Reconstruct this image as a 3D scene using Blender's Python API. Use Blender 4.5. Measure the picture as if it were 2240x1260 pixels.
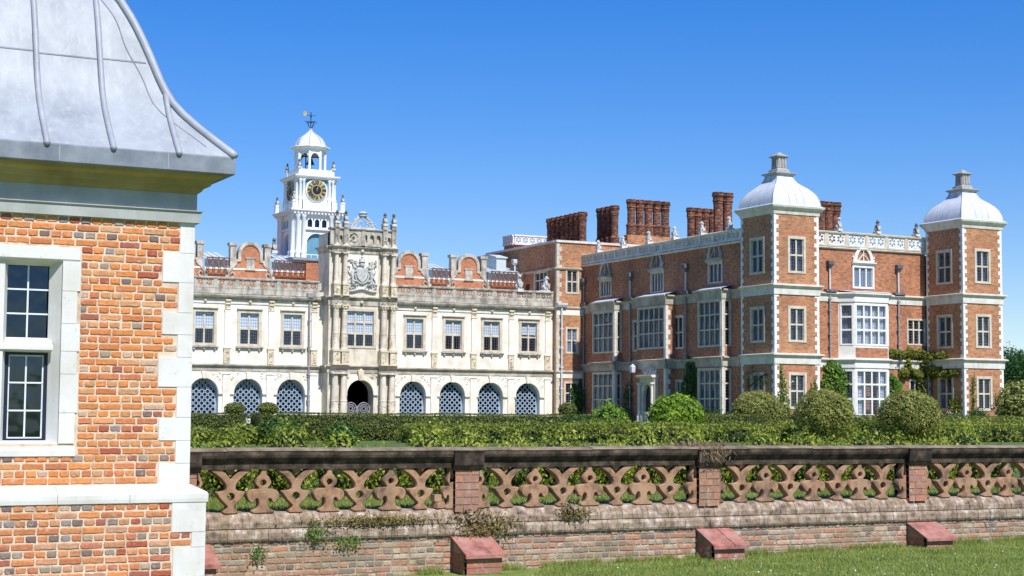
import bpy, math, random
import numpy as np
from mathutils import Vector, Matrix

# ------------------------------------------------------------------ scene, camera, sky, sun, exposure
scene = bpy.context.scene
for o in list(bpy.data.objects):
    bpy.data.objects.remove(o, do_unlink=True)
COL = scene.collection
random.seed(7)
rng = np.random.default_rng(11)
R = math.radians

F = 3560.0 / 2240.0
yaw, pit, roll = R(27.0), math.atan(273 / 3560), math.atan(0.0067)
cam_d = bpy.data.cameras.new('camera')
cam_d.sensor_width = 36.0
cam_d.lens = 36.0 * F
cam_d.clip_start = 0.1
cam_d.clip_end = 6000
cam = bpy.data.objects.new('camera', cam_d)
COL.objects.link(cam)
fw = Vector((math.sin(yaw) * math.cos(pit), math.cos(yaw) * math.cos(pit), math.sin(pit)))
r0 = Vector((math.cos(yaw), -math.sin(yaw), 0))
u0 = r0.cross(fw)
rv = r0 * math.cos(roll) + u0 * math.sin(roll)
uv = u0 * math.cos(roll) - r0 * math.sin(roll)
cam.matrix_world = Matrix(((rv.x, uv.x, -fw.x, 0), (rv.y, uv.y, -fw.y, 0), (rv.z, uv.z, -fw.z, 1.2), (0, 0, 0, 1)))
scene.camera = cam

SUN_EL, SUN_AZ = R(50.0), R(0.8)          # azimuth measured from straight south (-Y) towards east (+X)
world = bpy.data.worlds.new('World')
scene.world = world
world.use_nodes = True
wn = world.node_tree
wn.nodes.clear()
sky = wn.nodes.new('ShaderNodeTexSky')
sky.sky_type = 'NISHITA'
sky.sun_disc = False
sky.sun_elevation = SUN_EL
sky.sun_rotation = math.pi - SUN_AZ
sky.altitude = 0
sky.air_density = 1.0
sky.dust_density = 0.0
sky.ozone_density = 7.0
bg = wn.nodes.new('ShaderNodeBackground')
bg.inputs['Strength'].default_value = 0.125
wo = wn.nodes.new('ShaderNodeOutputWorld')
hs = wn.nodes.new('ShaderNodeHueSaturation')
hs.inputs['Saturation'].default_value = 1.62
hs.inputs['Hue'].default_value = 0.521
gm_ = wn.nodes.new('ShaderNodeGamma')
gm_.inputs['Gamma'].default_value = 0.68
wn.links.new(sky.outputs[0], gm_.inputs['Color'])
wn.links.new(gm_.outputs[0], hs.inputs['Color'])
hs.inputs['Value'].default_value = 1.75
wn.links.new(hs.outputs[0], bg.inputs['Color'])
wn.links.new(bg.outputs[0], wo.inputs['Surface'])

sd = bpy.data.lights.new('sun', 'SUN')
sd.energy = 5.0
sd.angle = R(0.5)
sd.color = (1.0, 0.965, 0.915)
sun = bpy.data.objects.new('sun', sd)
COL.objects.link(sun)
sdir = Vector((math.sin(SUN_AZ) * math.cos(SUN_EL), -math.cos(SUN_AZ) * math.cos(SUN_EL), math.sin(SUN_EL)))
sun.rotation_euler = sdir.to_track_quat('Z', 'Y').to_euler()
sun.location = (0, -20, 60)

scene.view_settings.view_transform = 'Standard'
scene.view_settings.look = 'None'
scene.view_settings.gamma = 1
scene.view_settings.exposure = 0.2
scene.render.engine = 'CYCLES'

# ------------------------------------------------------------------ materials
def nodes_of(m):
    m.use_nodes = True
    nt = m.node_tree
    nt.nodes.clear()
    out = nt.nodes.new('ShaderNodeOutputMaterial')
    b = nt.nodes.new('ShaderNodeBsdfPrincipled')
    nt.links.new(b.outputs[0], out.inputs['Surface'])
    return nt, b, out

def noise(nt, vec, scale, detail=4, rough=0.6):
    n = nt.nodes.new('ShaderNodeTexNoise')
    n.inputs['Scale'].default_value = scale
    n.inputs['Detail'].default_value = detail
    n.inputs['Roughness'].default_value = rough
    if vec is not None:
        nt.links.new(vec, n.inputs['Vector'])
    return n.outputs['Fac']

def ramp(nt, fac, stops):
    r = nt.nodes.new('ShaderNodeValToRGB')
    el = r.color_ramp.elements
    while len(el) > 1:
        el.remove(el[-1])
    el[0].position, el[0].color = stops[0][0], (*stops[0][1], 1)
    for p, c in stops[1:]:
        e = el.new(p)
        e.color = (*c, 1)
    nt.links.new(fac, r.inputs['Fac'])
    return r.outputs['Color']

def framp(nt, fac, a, b, lo=0.0, hi=1.0):
    r = nt.nodes.new('ShaderNodeMapRange')
    r.inputs['From Min'].default_value = a
    r.inputs['From Max'].default_value = b
    r.inputs['To Min'].default_value = lo
    r.inputs['To Max'].default_value = hi
    nt.links.new(fac, r.inputs['Value'])
    return r.outputs['Result']

def mixc(nt, fac, a, b, mode='MIX'):
    m = nt.nodes.new('ShaderNodeMix')
    m.data_type = 'RGBA'
    m.blend_type = mode
    for key, v in ((0, fac), (6, a), (7, b)):
        if isinstance(v, (int, float)):
            m.inputs[key].default_value = v
        elif isinstance(v, tuple):
            m.inputs[key].default_value = (*v, 1)
        else:
            nt.links.new(v, m.inputs[key])
    return m.outputs[2]

def vmul(nt, vec, s):
    m = nt.nodes.new('ShaderNodeVectorMath')
    m.operation = 'MULTIPLY'
    m.inputs[1].default_value = s
    nt.links.new(vec, m.inputs[0])
    return m.outputs[0]

def objvec(nt):
    # world position: the pieces keep different origins, the stains run on across them
    return nt.nodes.new('ShaderNodeNewGeometry').outputs['Position']

def bump(nt, b, height, strength=0.4, dist=0.02):
    n = nt.nodes.new('ShaderNodeBump')
    n.inputs['Strength'].default_value = strength
    n.inputs['Distance'].default_value = dist
    nt.links.new(height, n.inputs['Height'])
    nt.links.new(n.outputs[0], b.inputs['Normal'])

def mottled(name, stops, scale=2.0, rough=0.85, bscale=30, bstr=0.3, bdist=0.01, streak=None, sfac=0.6, svec=(2.2, 2.2, 0.25), stretch=(1, 1, 1), metal=0.0, spec=0.3, spots=None):
    m = bpy.data.materials.new(name)
    nt, b, out = nodes_of(m)
    v = objvec(nt)
    vv = vmul(nt, v, stretch) if stretch != (1, 1, 1) else v
    c = ramp(nt, noise(nt, vv, scale, 6), stops)
    if streak:
        f = noise(nt, vmul(nt, v, svec), 1.4, 5, 0.65)
        c = mixc(nt, framp(nt, f, 0.48, 0.72, 0, sfac), c, streak)
    if spots:
        f = noise(nt, v, spots[1], 4, 0.7)
        c = mixc(nt, framp(nt, f, spots[2], spots[2] + 0.1, 0, spots[3]), c, spots[0])
    nt.links.new(c, b.inputs['Base Color'])
    b.inputs['Roughness'].default_value = rough
    b.inputs['Metallic'].default_value = metal
    b.inputs['Specular IOR Level'].default_value = spec
    if bstr:
        bump(nt, b, noise(nt, v, bscale, 5), bstr, bdist)
    return m

def house_brick(name, ca, cb, cm, dark, blot=0.5):
    m = bpy.data.materials.new(name)
    nt, b, out = nodes_of(m)
    v = objvec(nt)
    s = nt.nodes.new('ShaderNodeSeparateXYZ')
    nt.links.new(v, s.inputs[0])
    a = nt.nodes.new('ShaderNodeMath')
    nt.links.new(s.outputs[0], a.inputs[0])
    nt.links.new(s.outputs[1], a.inputs[1])
    cv = nt.nodes.new('ShaderNodeCombineXYZ')
    nt.links.new(a.outputs[0], cv.inputs[0])
    nt.links.new(s.outputs[2], cv.inputs[1])
    br = nt.nodes.new('ShaderNodeTexBrick')
    nt.links.new(cv.outputs[0], br.inputs['Vector'])
    br.inputs['Color1'].default_value = (*ca, 1)
    br.inputs['Color2'].default_value = (*cb, 1)
    br.inputs['Mortar'].default_value = (*cm, 1)
    br.inputs['Scale'].default_value = 1.0
    br.inputs['Brick Width'].default_value = 0.24
    br.inputs['Row Height'].default_value = 0.08
    br.inputs['Mortar Size'].default_value = 0.007
    br.inputs['Bias'].default_value = 0.0
    f = noise(nt, v, 0.5, 4, 0.55)
    c = mixc(nt, framp(nt, f, 0.42, 0.64, 0, blot), br.outputs['Color'], dark)
    f2 = noise(nt, vmul(nt, v, (1, 1, 2.6)), 2.3, 5, 0.62)
    c = mixc(nt, framp(nt, f2, 0.44, 0.62, 0, 0.62), c, dark)
    f3 = noise(nt, vmul(nt, v, (1.1, 1.1, 2.9)), 2.9, 5, 0.62)
    c = mixc(nt, framp(nt, f3, 0.50, 0.66, 0, 0.6), c, (0.62, 0.29, 0.13))
    nt.links.new(c, b.inputs['Base Color'])
    b.inputs['Roughness'].default_value = 0.92
    b.inputs['Specular IOR Level'].default_value = 0.15
    bump(nt, b, br.outputs['Fac'], -0.4, 0.01)
    return m

def loose_brick(name, src, lime=(0.72, 0.62, 0.5), limef=0.55, lichen=0.0):
    # colour of each brick: object colour for single bricks, colour attribute for joined ones
    m = bpy.data.materials.new(name)
    nt, b, out = nodes_of(m)
    v = objvec(nt)
    if src == 'object':
        c = nt.nodes.new('ShaderNodeObjectInfo').outputs['Color']
    else:
        at = nt.nodes.new('ShaderNodeAttribute')
        at.attribute_name = 'brick_colour'
        c = at.outputs['Color']
    c = mixc(nt, framp(nt, noise(nt, v, 26, 5, 0.7), 0.4, 0.75, 0, 0.5), c, (0.16, 0.07, 0.05))
    c = mixc(nt, framp(nt, noise(nt, v, 9, 6, 0.75), 0.56, 0.72, 0, limef), c, lime)
    if lichen:
        c = mixc(nt, framp(nt, noise(nt, v, 7.5, 7, 0.8), 0.565, 0.62, 0, lichen), c, (0.55, 0.52, 0.47))
        c = mixc(nt, framp(nt, noise(nt, v, 1.3, 5, 0.7), 0.5, 0.62, 0, lichen * 0.7), c, (0.20, 0.17, 0.10))
    nt.links.new(c, b.inputs['Base Color'])
    b.inputs['Roughness'].default_value = 0.93
    b.inputs['Specular IOR Level'].default_value = 0.12
    bump(nt, b, noise(nt, v, 60, 5, 0.7), 0.6, 0.006)
    return m

def leaf_mat(name, stops, trans=0.3, rough=0.55):
    m = bpy.data.materials.new(name)
    nt, b, out = nodes_of(m)
    g = nt.nodes.new('ShaderNodeNewGeometry')
    v = g.outputs['Position']
    f = noise(nt, v, 1.6, 3)
    a = nt.nodes.new('ShaderNodeMath')
    a.operation = 'MULTIPLY_ADD'
    nt.links.new(g.outputs['Random Per Island'], a.inputs[0])
    a.inputs[1].default_value = 0.6
    a2 = nt.nodes.new('ShaderNodeMath')
    a2.operation = 'MULTIPLY_ADD'
    nt.links.new(f, a2.inputs[0])
    a2.inputs[1].default_value = 0.9
    a2.inputs[2].default_value = -0.25
    nt.links.new(a2.outputs[0], a.inputs[2])
    c = ramp(nt, a.outputs[0], stops)
    nt.links.new(c, b.inputs['Base Color'])
    b.inputs['Roughness'].default_value = rough
    b.inputs['Specular IOR Level'].default_value = 0.35
    t = nt.nodes.new('ShaderNodeBsdfTranslucent')
    nt.links.new(c, t.inputs['Color'])
    mx = nt.nodes.new('ShaderNodeMixShader')
    mx.inputs[0].default_value = trans
    nt.links.new(b.outputs[0], mx.inputs[1])
    nt.links.new(t.outputs[0], mx.inputs[2])
    nt.links.new(mx.outputs[0], out.inputs['Surface'])
    return m

def glass_mat(name, tint, fac):
    m = bpy.data.materials.new(name)
    nt, b, out = nodes_of(m)
    nt.nodes.remove(b)
    t = nt.nodes.new('ShaderNodeBsdfTransparent')
    t.inputs[0].default_value = (*tint, 1)
    g = nt.nodes.new('ShaderNodeBsdfGlossy')
    g.inputs['Color'].default_value = (0.62, 0.78, 1.0, 1)
    g.inputs['Roughness'].default_value = 0.06
    v = objvec(nt)
    bn = nt.nodes.new('ShaderNodeBump')
    bn.inputs['Strength'].default_value = 0.25
    bn.inputs['Distance'].default_value = 0.02
    nt.links.new(noise(nt, v, 3.0, 2), bn.inputs['Height'])
    nt.links.new(bn.outputs[0], g.inputs['Normal'])
    lw = nt.nodes.new('ShaderNodeLayerWeight')       # two-sided reflectance of a thin pane
    lw.inputs['Blend'].default_value = 0.5
    pw = nt.nodes.new('ShaderNodeMath')
    pw.operation = 'POWER'
    pw.inputs[1].default_value = 4.0
    nt.links.new(lw.outputs['Facing'], pw.inputs[0])
    ad = nt.nodes.new('ShaderNodeMath')
    ad.inputs[1].default_value = 0.06 + fac
    ad.use_clamp = True
    nt.links.new(pw.outputs[0], ad.inputs[0])
    mx = nt.nodes.new('ShaderNodeMixShader')
    nt.links.new(ad.outputs[0], mx.inputs[0])
    nt.links.new(t.outputs[0], mx.inputs[1])
    nt.links.new(g.outputs[0], mx.inputs[2])
    nt.links.new(mx.outputs[0], out.inputs['Surface'])
    return m

M = {}
M['cream'] = mottled('cream_stone', [(0.3, (0.66, 0.58, 0.46)), (0.5, (0.80, 0.75, 0.665)), (0.75, (0.84, 0.80, 0.735))], 0.9, 0.85, 18, 0.4, 0.012, streak=(0.48, 0.42, 0.33), sfac=0.35)
M['carved'] = mottled('carved_stone', [(0.3, (0.50, 0.42, 0.30)), (0.5, (0.70, 0.60, 0.43)), (0.75, (0.80, 0.73, 0.58))], 2.5, 0.85, 16, 0.9, 0.05, streak=(0.36, 0.31, 0.23), sfac=0.5)
M['weather'] = mottled('weathered_stone', [(0.3, (0.22, 0.20, 0.165)), (0.5, (0.47, 0.43, 0.36)), (0.72, (0.62, 0.58, 0.50))], 1.6, 0.9, 20, 0.5, 0.02, streak=(0.13, 0.12, 0.10), sfac=0.75)
M['wstone'] = mottled('white_stone', [(0.3, (0.70, 0.68, 0.62)), (0.6, (0.80, 0.79, 0.75)), (0.8, (0.84, 0.83, 0.80))], 3.0, 0.8, 35, 0.25, 0.006, streak=(0.62, 0.60, 0.55), sfac=0.3)
M['pavstone'] = mottled('pavilion_stone', [(0.3, (0.60, 0.575, 0.52)), (0.55, (0.70, 0.69, 0.655)), (0.8, (0.76, 0.755, 0.73))], 2.0, 0.8, 60, 0.25, 0.004, streak=(0.50, 0.46, 0.38), sfac=0.45, spots=((0.42, 0.38, 0.32), 14, 0.62, 0.5))
M['framestone'] = mottled('frame_stone', [(0.3, (0.46, 0.40, 0.31)), (0.55, (0.62, 0.55, 0.44)), (0.8, (0.70, 0.64, 0.53))], 2.0, 0.85, 30, 0.3, 0.01, streak=(0.32, 0.27, 0.2), sfac=0.4)
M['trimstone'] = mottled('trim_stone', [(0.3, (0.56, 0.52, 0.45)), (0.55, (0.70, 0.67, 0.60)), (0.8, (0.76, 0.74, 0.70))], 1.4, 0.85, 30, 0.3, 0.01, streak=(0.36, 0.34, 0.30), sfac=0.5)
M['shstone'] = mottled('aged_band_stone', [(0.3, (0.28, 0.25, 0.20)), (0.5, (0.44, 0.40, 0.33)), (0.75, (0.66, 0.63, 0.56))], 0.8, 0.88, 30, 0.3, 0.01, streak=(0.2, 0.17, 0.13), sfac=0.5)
M['whitepaint'] = mottled('white_paint', [(0.3, (0.76, 0.80, 0.80)), (0.7, (0.84, 0.86, 0.85))], 1.2, 0.5, 20, 0.05, 0.005, streak=(0.60, 0.68, 0.70), sfac=0.25)
M['greyblue'] = mottled('blue_grey_paint', [(0.3, (0.10, 0.26, 0.36)), (0.7, (0.14, 0.33, 0.44))], 1.5, 0.6, 20, 0.1)
M['lead'] = mottled('lead_sheet', [(0.30, (0.25, 0.275, 0.305)), (0.48, (0.31, 0.335, 0.365)), (0.7, (0.36, 0.39, 0.42))], 2.2, 0.5, 5, 0.3, 0.02, streak=(0.43, 0.455, 0.48), sfac=0.6, svec=(9, 9, 0.5), spec=0.4)
M['leadroll'] = mottled('lead_roll', [(0.3, (0.27, 0.29, 0.325)), (0.7, (0.40, 0.42, 0.455))], 4, 0.5, 10, 0.2, 0.01, spec=0.4)
M['leadband'] = mottled('lead_fascia', [(0.3, (0.13, 0.15, 0.18)), (0.55, (0.21, 0.235, 0.27)), (0.8, (0.32, 0.35, 0.39))], 3.0, 0.6, 14, 0.3, 0.01, streak=(0.26, 0.30, 0.34), sfac=0.5)
M['domelead'] = mottled('pale_dome_lead', [(0.3, (0.52, 0.55, 0.59)), (0.6, (0.65, 0.675, 0.71)), (0.8, (0.71, 0.73, 0.75))], 1.6, 0.5, 8, 0.15, 0.02, streak=(0.58, 0.60, 0.64), sfac=0.5, spec=0.4)
M['rooflead'] = mottled('roof_lead', [(0.3, (0.44, 0.50, 0.52)), (0.7, (0.62, 0.68, 0.69))], 1.0, 0.5, 8, 0.2, 0.02, streak=(0.3, 0.4, 0.4), sfac=0.4, spec=0.4)
M['copper'] = mottled('verdigris', [(0.3, (0.10, 0.24, 0.24)), (0.7, (0.20, 0.40, 0.38))], 3, 0.6, 20, 0.2)
M['brickA'] = house_brick('orange_house_brick', (0.56, 0.245, 0.105), (0.38, 0.165, 0.08), (0.54, 0.41, 0.29), (0.19, 0.095, 0.06), 0.45)
M['brickB'] = house_brick('wing_house_brick', (0.52, 0.195, 0.09), (0.35, 0.13, 0.072), (0.50, 0.36, 0.25), (0.16, 0.07, 0.05), 0.45)
M['brickG'] = house_brick('gable_brick', (0.52, 0.19, 0.08), (0.40, 0.14, 0.065), (0.50, 0.36, 0.26), (0.26, 0.10, 0.06), 0.4)
M['chimbrick'] = house_brick('chimney_brick', (0.19, 0.075, 0.055), (0.10, 0.045, 0.038), (0.20, 0.13, 0.10), (0.04, 0.028, 0.028), 0.75)
M['brick1'] = loose_brick('single_brick', 'object', limef=0.45)
M['brickN'] = loose_brick('joined_brick', 'attr', limef=0.45)
M['gbrick1'] = loose_brick('garden_brick', 'object', (0.56, 0.48, 0.40), 0.4, 0.75)
M['gbrickN'] = loose_brick('garden_brick_joined', 'attr', (0.56, 0.48, 0.40), 0.4, 0.75)
M['mortar'] = mottled('lime_mortar', [(0.32, (0.46, 0.34, 0.235)), (0.5, (0.68, 0.55, 0.41)), (0.75, (0.76, 0.66, 0.54))], 6, 0.95, 90, 0.8, 0.01)
M['gmortar'] = mottled('old_mortar', [(0.3, (0.18, 0.14, 0.09)), (0.55, (0.36, 0.29, 0.20)), (0.8, (0.54, 0.47, 0.36))], 4, 0.95, 70, 0.8, 0.01)
M['coping'] = mottled('lichen_coping', [(0.30, (0.09, 0.07, 0.05)), (0.42, (0.23, 0.17, 0.125)), (0.55, (0.37, 0.275, 0.20)), (0.7, (0.47, 0.38, 0.29))], 9.0, 0.95, 50, 0.7, 0.015, spots=((0.56, 0.53, 0.49), 9, 0.575, 0.8), streak=(0.22, 0.175, 0.07), sfac=0.5)
M['rail'] = mottled('blackened_rail', [(0.28, (0.016, 0.012, 0.009)), (0.44, (0.038, 0.028, 0.021)), (0.58, (0.09, 0.066, 0.049)), (0.78, (0.21, 0.15, 0.11))], 6.0, 0.95, 50, 0.7, 0.015, spots=((0.34, 0.30, 0.24), 16, 0.70, 0.6))
M['railtop'] = mottled('rail_top', [(0.3, (0.12, 0.09, 0.06)), (0.55, (0.26, 0.2, 0.14)), (0.8, (0.40, 0.35, 0.28))], 5.0, 0.95, 50, 0.7, 0.015)
M['terra'] = mottled('terracotta', [(0.30, (0.11, 0.07, 0.05)), (0.42, (0.24, 0.15, 0.095)), (0.52, (0.40, 0.215, 0.12)), (0.60, (0.36, 0.25, 0.165)), (0.72, (0.50, 0.25, 0.125))], 6.0, 0.93, 45, 0.6, 0.012, spots=((0.42, 0.37, 0.31), 8, 0.64, 0.5), streak=(0.16, 0.11, 0.08), sfac=0.5)
M['tile'] = mottled('red_tile', [(0.3, (0.20, 0.09, 0.075)), (0.48, (0.38, 0.15, 0.115)), (0.75, (0.48, 0.26, 0.21))], 6.0, 0.9, 60, 0.6, 0.012, spots=((0.20, 0.14, 0.13), 10, 0.56, 0.6), streak=(0.36, 0.28, 0.25), sfac=0.5)
M['dark'] = mottled('interior_shade', [(0.3, (0.018, 0.02, 0.026)), (0.7, (0.03, 0.034, 0.042))], 1.0, 0.9, 5, 0)  # near-black colour stands for the shade inside unlit rooms
M['iron'] = mottled('black_iron', [(0.3, (0.014, 0.016, 0.022)), (0.7, (0.03, 0.032, 0.04))], 6, 0.45, 40, 0.1)
M['navy'] = mottled('navy_casement', [(0.3, (0.012, 0.016, 0.03)), (0.7, (0.02, 0.026, 0.045))], 6, 0.4, 40, 0.1)
M['pipe'] = mottled('grey_lead_pipe', [(0.3, (0.20, 0.19, 0.21)), (0.7, (0.36, 0.35, 0.38))], 6, 0.55, 40, 0.1)
M['palepipe'] = mottled('pale_lead_pipe', [(0.3, (0.50, 0.51, 0.55)), (0.7, (0.68, 0.69, 0.72))], 6, 0.55, 40, 0.1)
M['hopper'] = mottled('dark_lead_hopper', [(0.3, (0.05, 0.05, 0.06)), (0.6, (0.16, 0.16, 0.18)), (0.8, (0.4, 0.41, 0.44))], 7, 0.55, 40, 0.1)
M['blind'] = mottled('white_blind', [(0.3, (0.76, 0.80, 0.84)), (0.7, (0.84, 0.86, 0.88))], 1, 0.8, 5, 0)
M['curtain'] = mottled('pale_curtain', [(0.3, (0.14, 0.14, 0.16)), (0.7, (0.26, 0.26, 0.28))], 2, 0.9, 5, 0)
M['netcurtain'] = mottled('net_curtain', [(0.3, (0.58, 0.60, 0.66)), (0.7, (0.72, 0.73, 0.77))], 2, 0.9, 5, 0)
M['lattice'] = mottled('pale_lattice', [(0.3, (0.24, 0.31, 0.42)), (0.7, (0.34, 0.42, 0.52))], 2, 0.6, 20, 0.1)
M['leadcame'] = mottled('lead_came', [(0.3, (0.16, 0.17, 0.20)), (0.7, (0.26, 0.27, 0.30))], 6, 0.6, 20, 0)
M['whitebar'] = mottled('white_glazing_bar', [(0.3, (0.60, 0.66, 0.72)), (0.7, (0.72, 0.76, 0.80))], 5, 0.6, 20, 0)
M['trellis'] = mottled('dark_red_trellis', [(0.3, (0.10, 0.045, 0.045)), (0.7, (0.20, 0.10, 0.09))], 4, 0.8, 20, 0.2)
M['gold'] = mottled('gilt', [(0.3, (0.42, 0.33, 0.14)), (0.7, (0.56, 0.46, 0.24))], 6, 0.4, 20, 0.1, metal=0.25)
M['black'] = mottled('black_dial', [(0.3, (0.012, 0.012, 0.018)), (0.7, (0.02, 0.02, 0.03))], 4, 0.5, 20, 0)
M['statue'] = mottled('statue_stone', [(0.3, (0.34, 0.34, 0.33)), (0.6, (0.55, 0.55, 0.53)), (0.8, (0.68, 0.68, 0.66))], 5, 0.85, 25, 0.6, 0.02)
M['dstatue'] = mottled('dark_statue_stone', [(0.3, (0.10, 0.105, 0.10)), (0.6, (0.22, 0.22, 0.20)), (0.8, (0.40, 0.40, 0.36))], 5, 0.85, 25, 0.6, 0.02)
M['wood'] = mottled('dark_red_timber', [(0.3, (0.07, 0.03, 0.03)), (0.7, (0.13, 0.06, 0.05))], 4, 0.7, 30, 0.2)
M['bark'] = mottled('bark', [(0.3, (0.06, 0.045, 0.03)), (0.7, (0.16, 0.12, 0.085))], 6, 0.95, 20, 0.8, 0.03)
M['core_shade'] = mottled('dark_branch_core', [(0.3, (0.012, 0.022, 0.008)), (0.7, (0.03, 0.05, 0.016))], 6, 0.95, 20, 0.8, 0.03)  # dark colour stands for the shade inside hedges and bushes
M['glass'] = glass_mat('window_glass', (0.50, 0.56, 0.64), 0.02)
M['clearglass'] = glass_mat('clear_window_glass', (0.86, 0.9, 0.95), 0.02)
M['darkglass'] = glass_mat('dark_window_glass', (0.14, 0.24, 0.38), 0.02)
M['finial'] = mottled('grey_finial_stone', [(0.3, (0.26, 0.26, 0.25)), (0.6, (0.38, 0.37, 0.34)), (0.8, (0.5, 0.48, 0.44))], 3.0, 0.85, 30, 0.4, 0.02)
M['porch'] = mottled('porch_stone', [(0.3, (0.48, 0.41, 0.31)), (0.5, (0.68, 0.60, 0.48)), (0.75, (0.77, 0.71, 0.60))], 1.3, 0.85, 18, 0.4, 0.015, streak=(0.30, 0.27, 0.21), sfac=0.5)
M['frieze'] = mottled('grey_frieze_stone', [(0.3, (0.30, 0.32, 0.30)), (0.6, (0.42, 0.44, 0.42)), (0.8, (0.50, 0.51, 0.48))], 2.0, 0.8, 40, 0.2, 0.005, streak=(0.24, 0.26, 0.24), sfac=0.4)  # weathered grey stone, darkened further for the shade under the eaves
M['ochre'] = mottled('ochre_lichen_stone', [(0.3, (0.24, 0.19, 0.07)), (0.6, (0.38, 0.31, 0.13)), (0.8, (0.42, 0.38, 0.24))], 2.0, 0.8, 40, 0.3, 0.005)
M['yew'] = leaf_mat('yew_leaf', [(0.1, (0.065, 0.080, 0.011)), (0.45, (0.13, 0.15, 0.020)), (0.8, (0.22, 0.235, 0.035))], 0.2)
M['privet'] = leaf_mat('privet_leaf', [(0.1, (0.065, 0.095, 0.012)), (0.45, (0.165, 0.215, 0.026)), (0.8, (0.36, 0.39, 0.055))], 0.32)
M['box'] = leaf_mat('box_leaf', [(0.1, (0.12, 0.17, 0.02)), (0.45, (0.33, 0.40, 0.045)), (0.85, (0.58, 0.60, 0.09))], 0.45)
M['holly'] = leaf_mat('variegated_holly_leaf', [(0.1, (0.10, 0.12, 0.018)), (0.45, (0.25, 0.265, 0.048)), (0.85, (0.48, 0.46, 0.13))], 0.3)
M['bush'] = leaf_mat('green_bush_leaf', [(0.1, (0.02, 0.06, 0.012)), (0.5, (0.05, 0.125, 0.02)), (0.85, (0.11, 0.21, 0.035))], 0.3)
M['lime'] = leaf_mat('lime_leaf', [(0.1, (0.08, 0.17, 0.012)), (0.5, (0.20, 0.34, 0.025)), (0.85, (0.38, 0.5, 0.05))], 0.4)
M['vine'] = leaf_mat('vine_leaf', [(0.1, (0.035, 0.09, 0.012)), (0.5, (0.11, 0.22, 0.024)), (0.85, (0.25, 0.38, 0.05))], 0.35)
M['wist'] = leaf_mat('wisteria_leaf', [(0.1, (0.06, 0.09, 0.012)), (0.5, (0.16, 0.19, 0.025)), (0.85, (0.33, 0.30, 0.05))], 0.4)
M['tree'] = leaf_mat('tree_leaf', [(0.1, (0.012, 0.05, 0.012)), (0.5, (0.03, 0.10, 0.018)), (0.85, (0.075, 0.17, 0.03))], 0.3)
M['moss'] = leaf_mat('wall_plant_leaf', [(0.1, (0.10, 0.09, 0.025)), (0.5, (0.22, 0.17, 0.05)), (0.85, (0.34, 0.26, 0.10))], 0.3)
M['dry'] = leaf_mat('dry_grass_blade', [(0.1, (0.15, 0.11, 0.055)), (0.5, (0.28, 0.21, 0.12)), (0.85, (0.40, 0.32, 0.20))], 0.3)
M['rose'] = leaf_mat('rose_petal', [(0.1, (0.55, 0.48, 0.3)), (0.5, (0.75, 0.68, 0.5)), (0.85, (0.8, 0.76, 0.66))], 0.3)
M['blade'] = leaf_mat('grass_blade', [(0.1, (0.14, 0.20, 0.035)), (0.45, (0.28, 0.36, 0.075)), (0.8, (0.45, 0.49, 0.15))], 0.4)
M['lawn'] = mottled('lawn', [(0.3, (0.12, 0.18, 0.035)), (0.5, (0.20, 0.27, 0.055)), (0.75, (0.28, 0.33, 0.09))], 3.5, 0.95, 60, 0.9, 0.03, spots=((0.28, 0.26, 0.11), 1.1, 0.6, 0.4))
M['terrace'] = mottled('terrace_turf', [(0.3, (0.07, 0.115, 0.022)), (0.5, (0.10, 0.155, 0.032)), (0.75, (0.13, 0.18, 0.042))], 1.5, 0.95, 60, 0.9, 0.03)
M['gravel'] = mottled('gravel', [(0.3, (0.12, 0.10, 0.08)), (0.7, (0.20, 0.17, 0.14))], 12, 0.95, 80, 0.6, 0.02)
M['daisy'] = mottled('daisy_white', [(0.3, (0.75, 0.75, 0.72)), (0.7, (0.82, 0.82, 0.8))], 5, 0.8, 5, 0)

# ------------------------------------------------------------------ mesh helpers
def SF(Y0):                     # frame of a south-facing wall: (along, out, up)
    return lambda u, n, z: (u, Y0 - n, z)
def WF(X0):                     # frame of a west-facing wall
    return lambda u, n, z: (X0 - n, u, z)
IDN = lambda u, n, z: (u, n, z)

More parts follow.
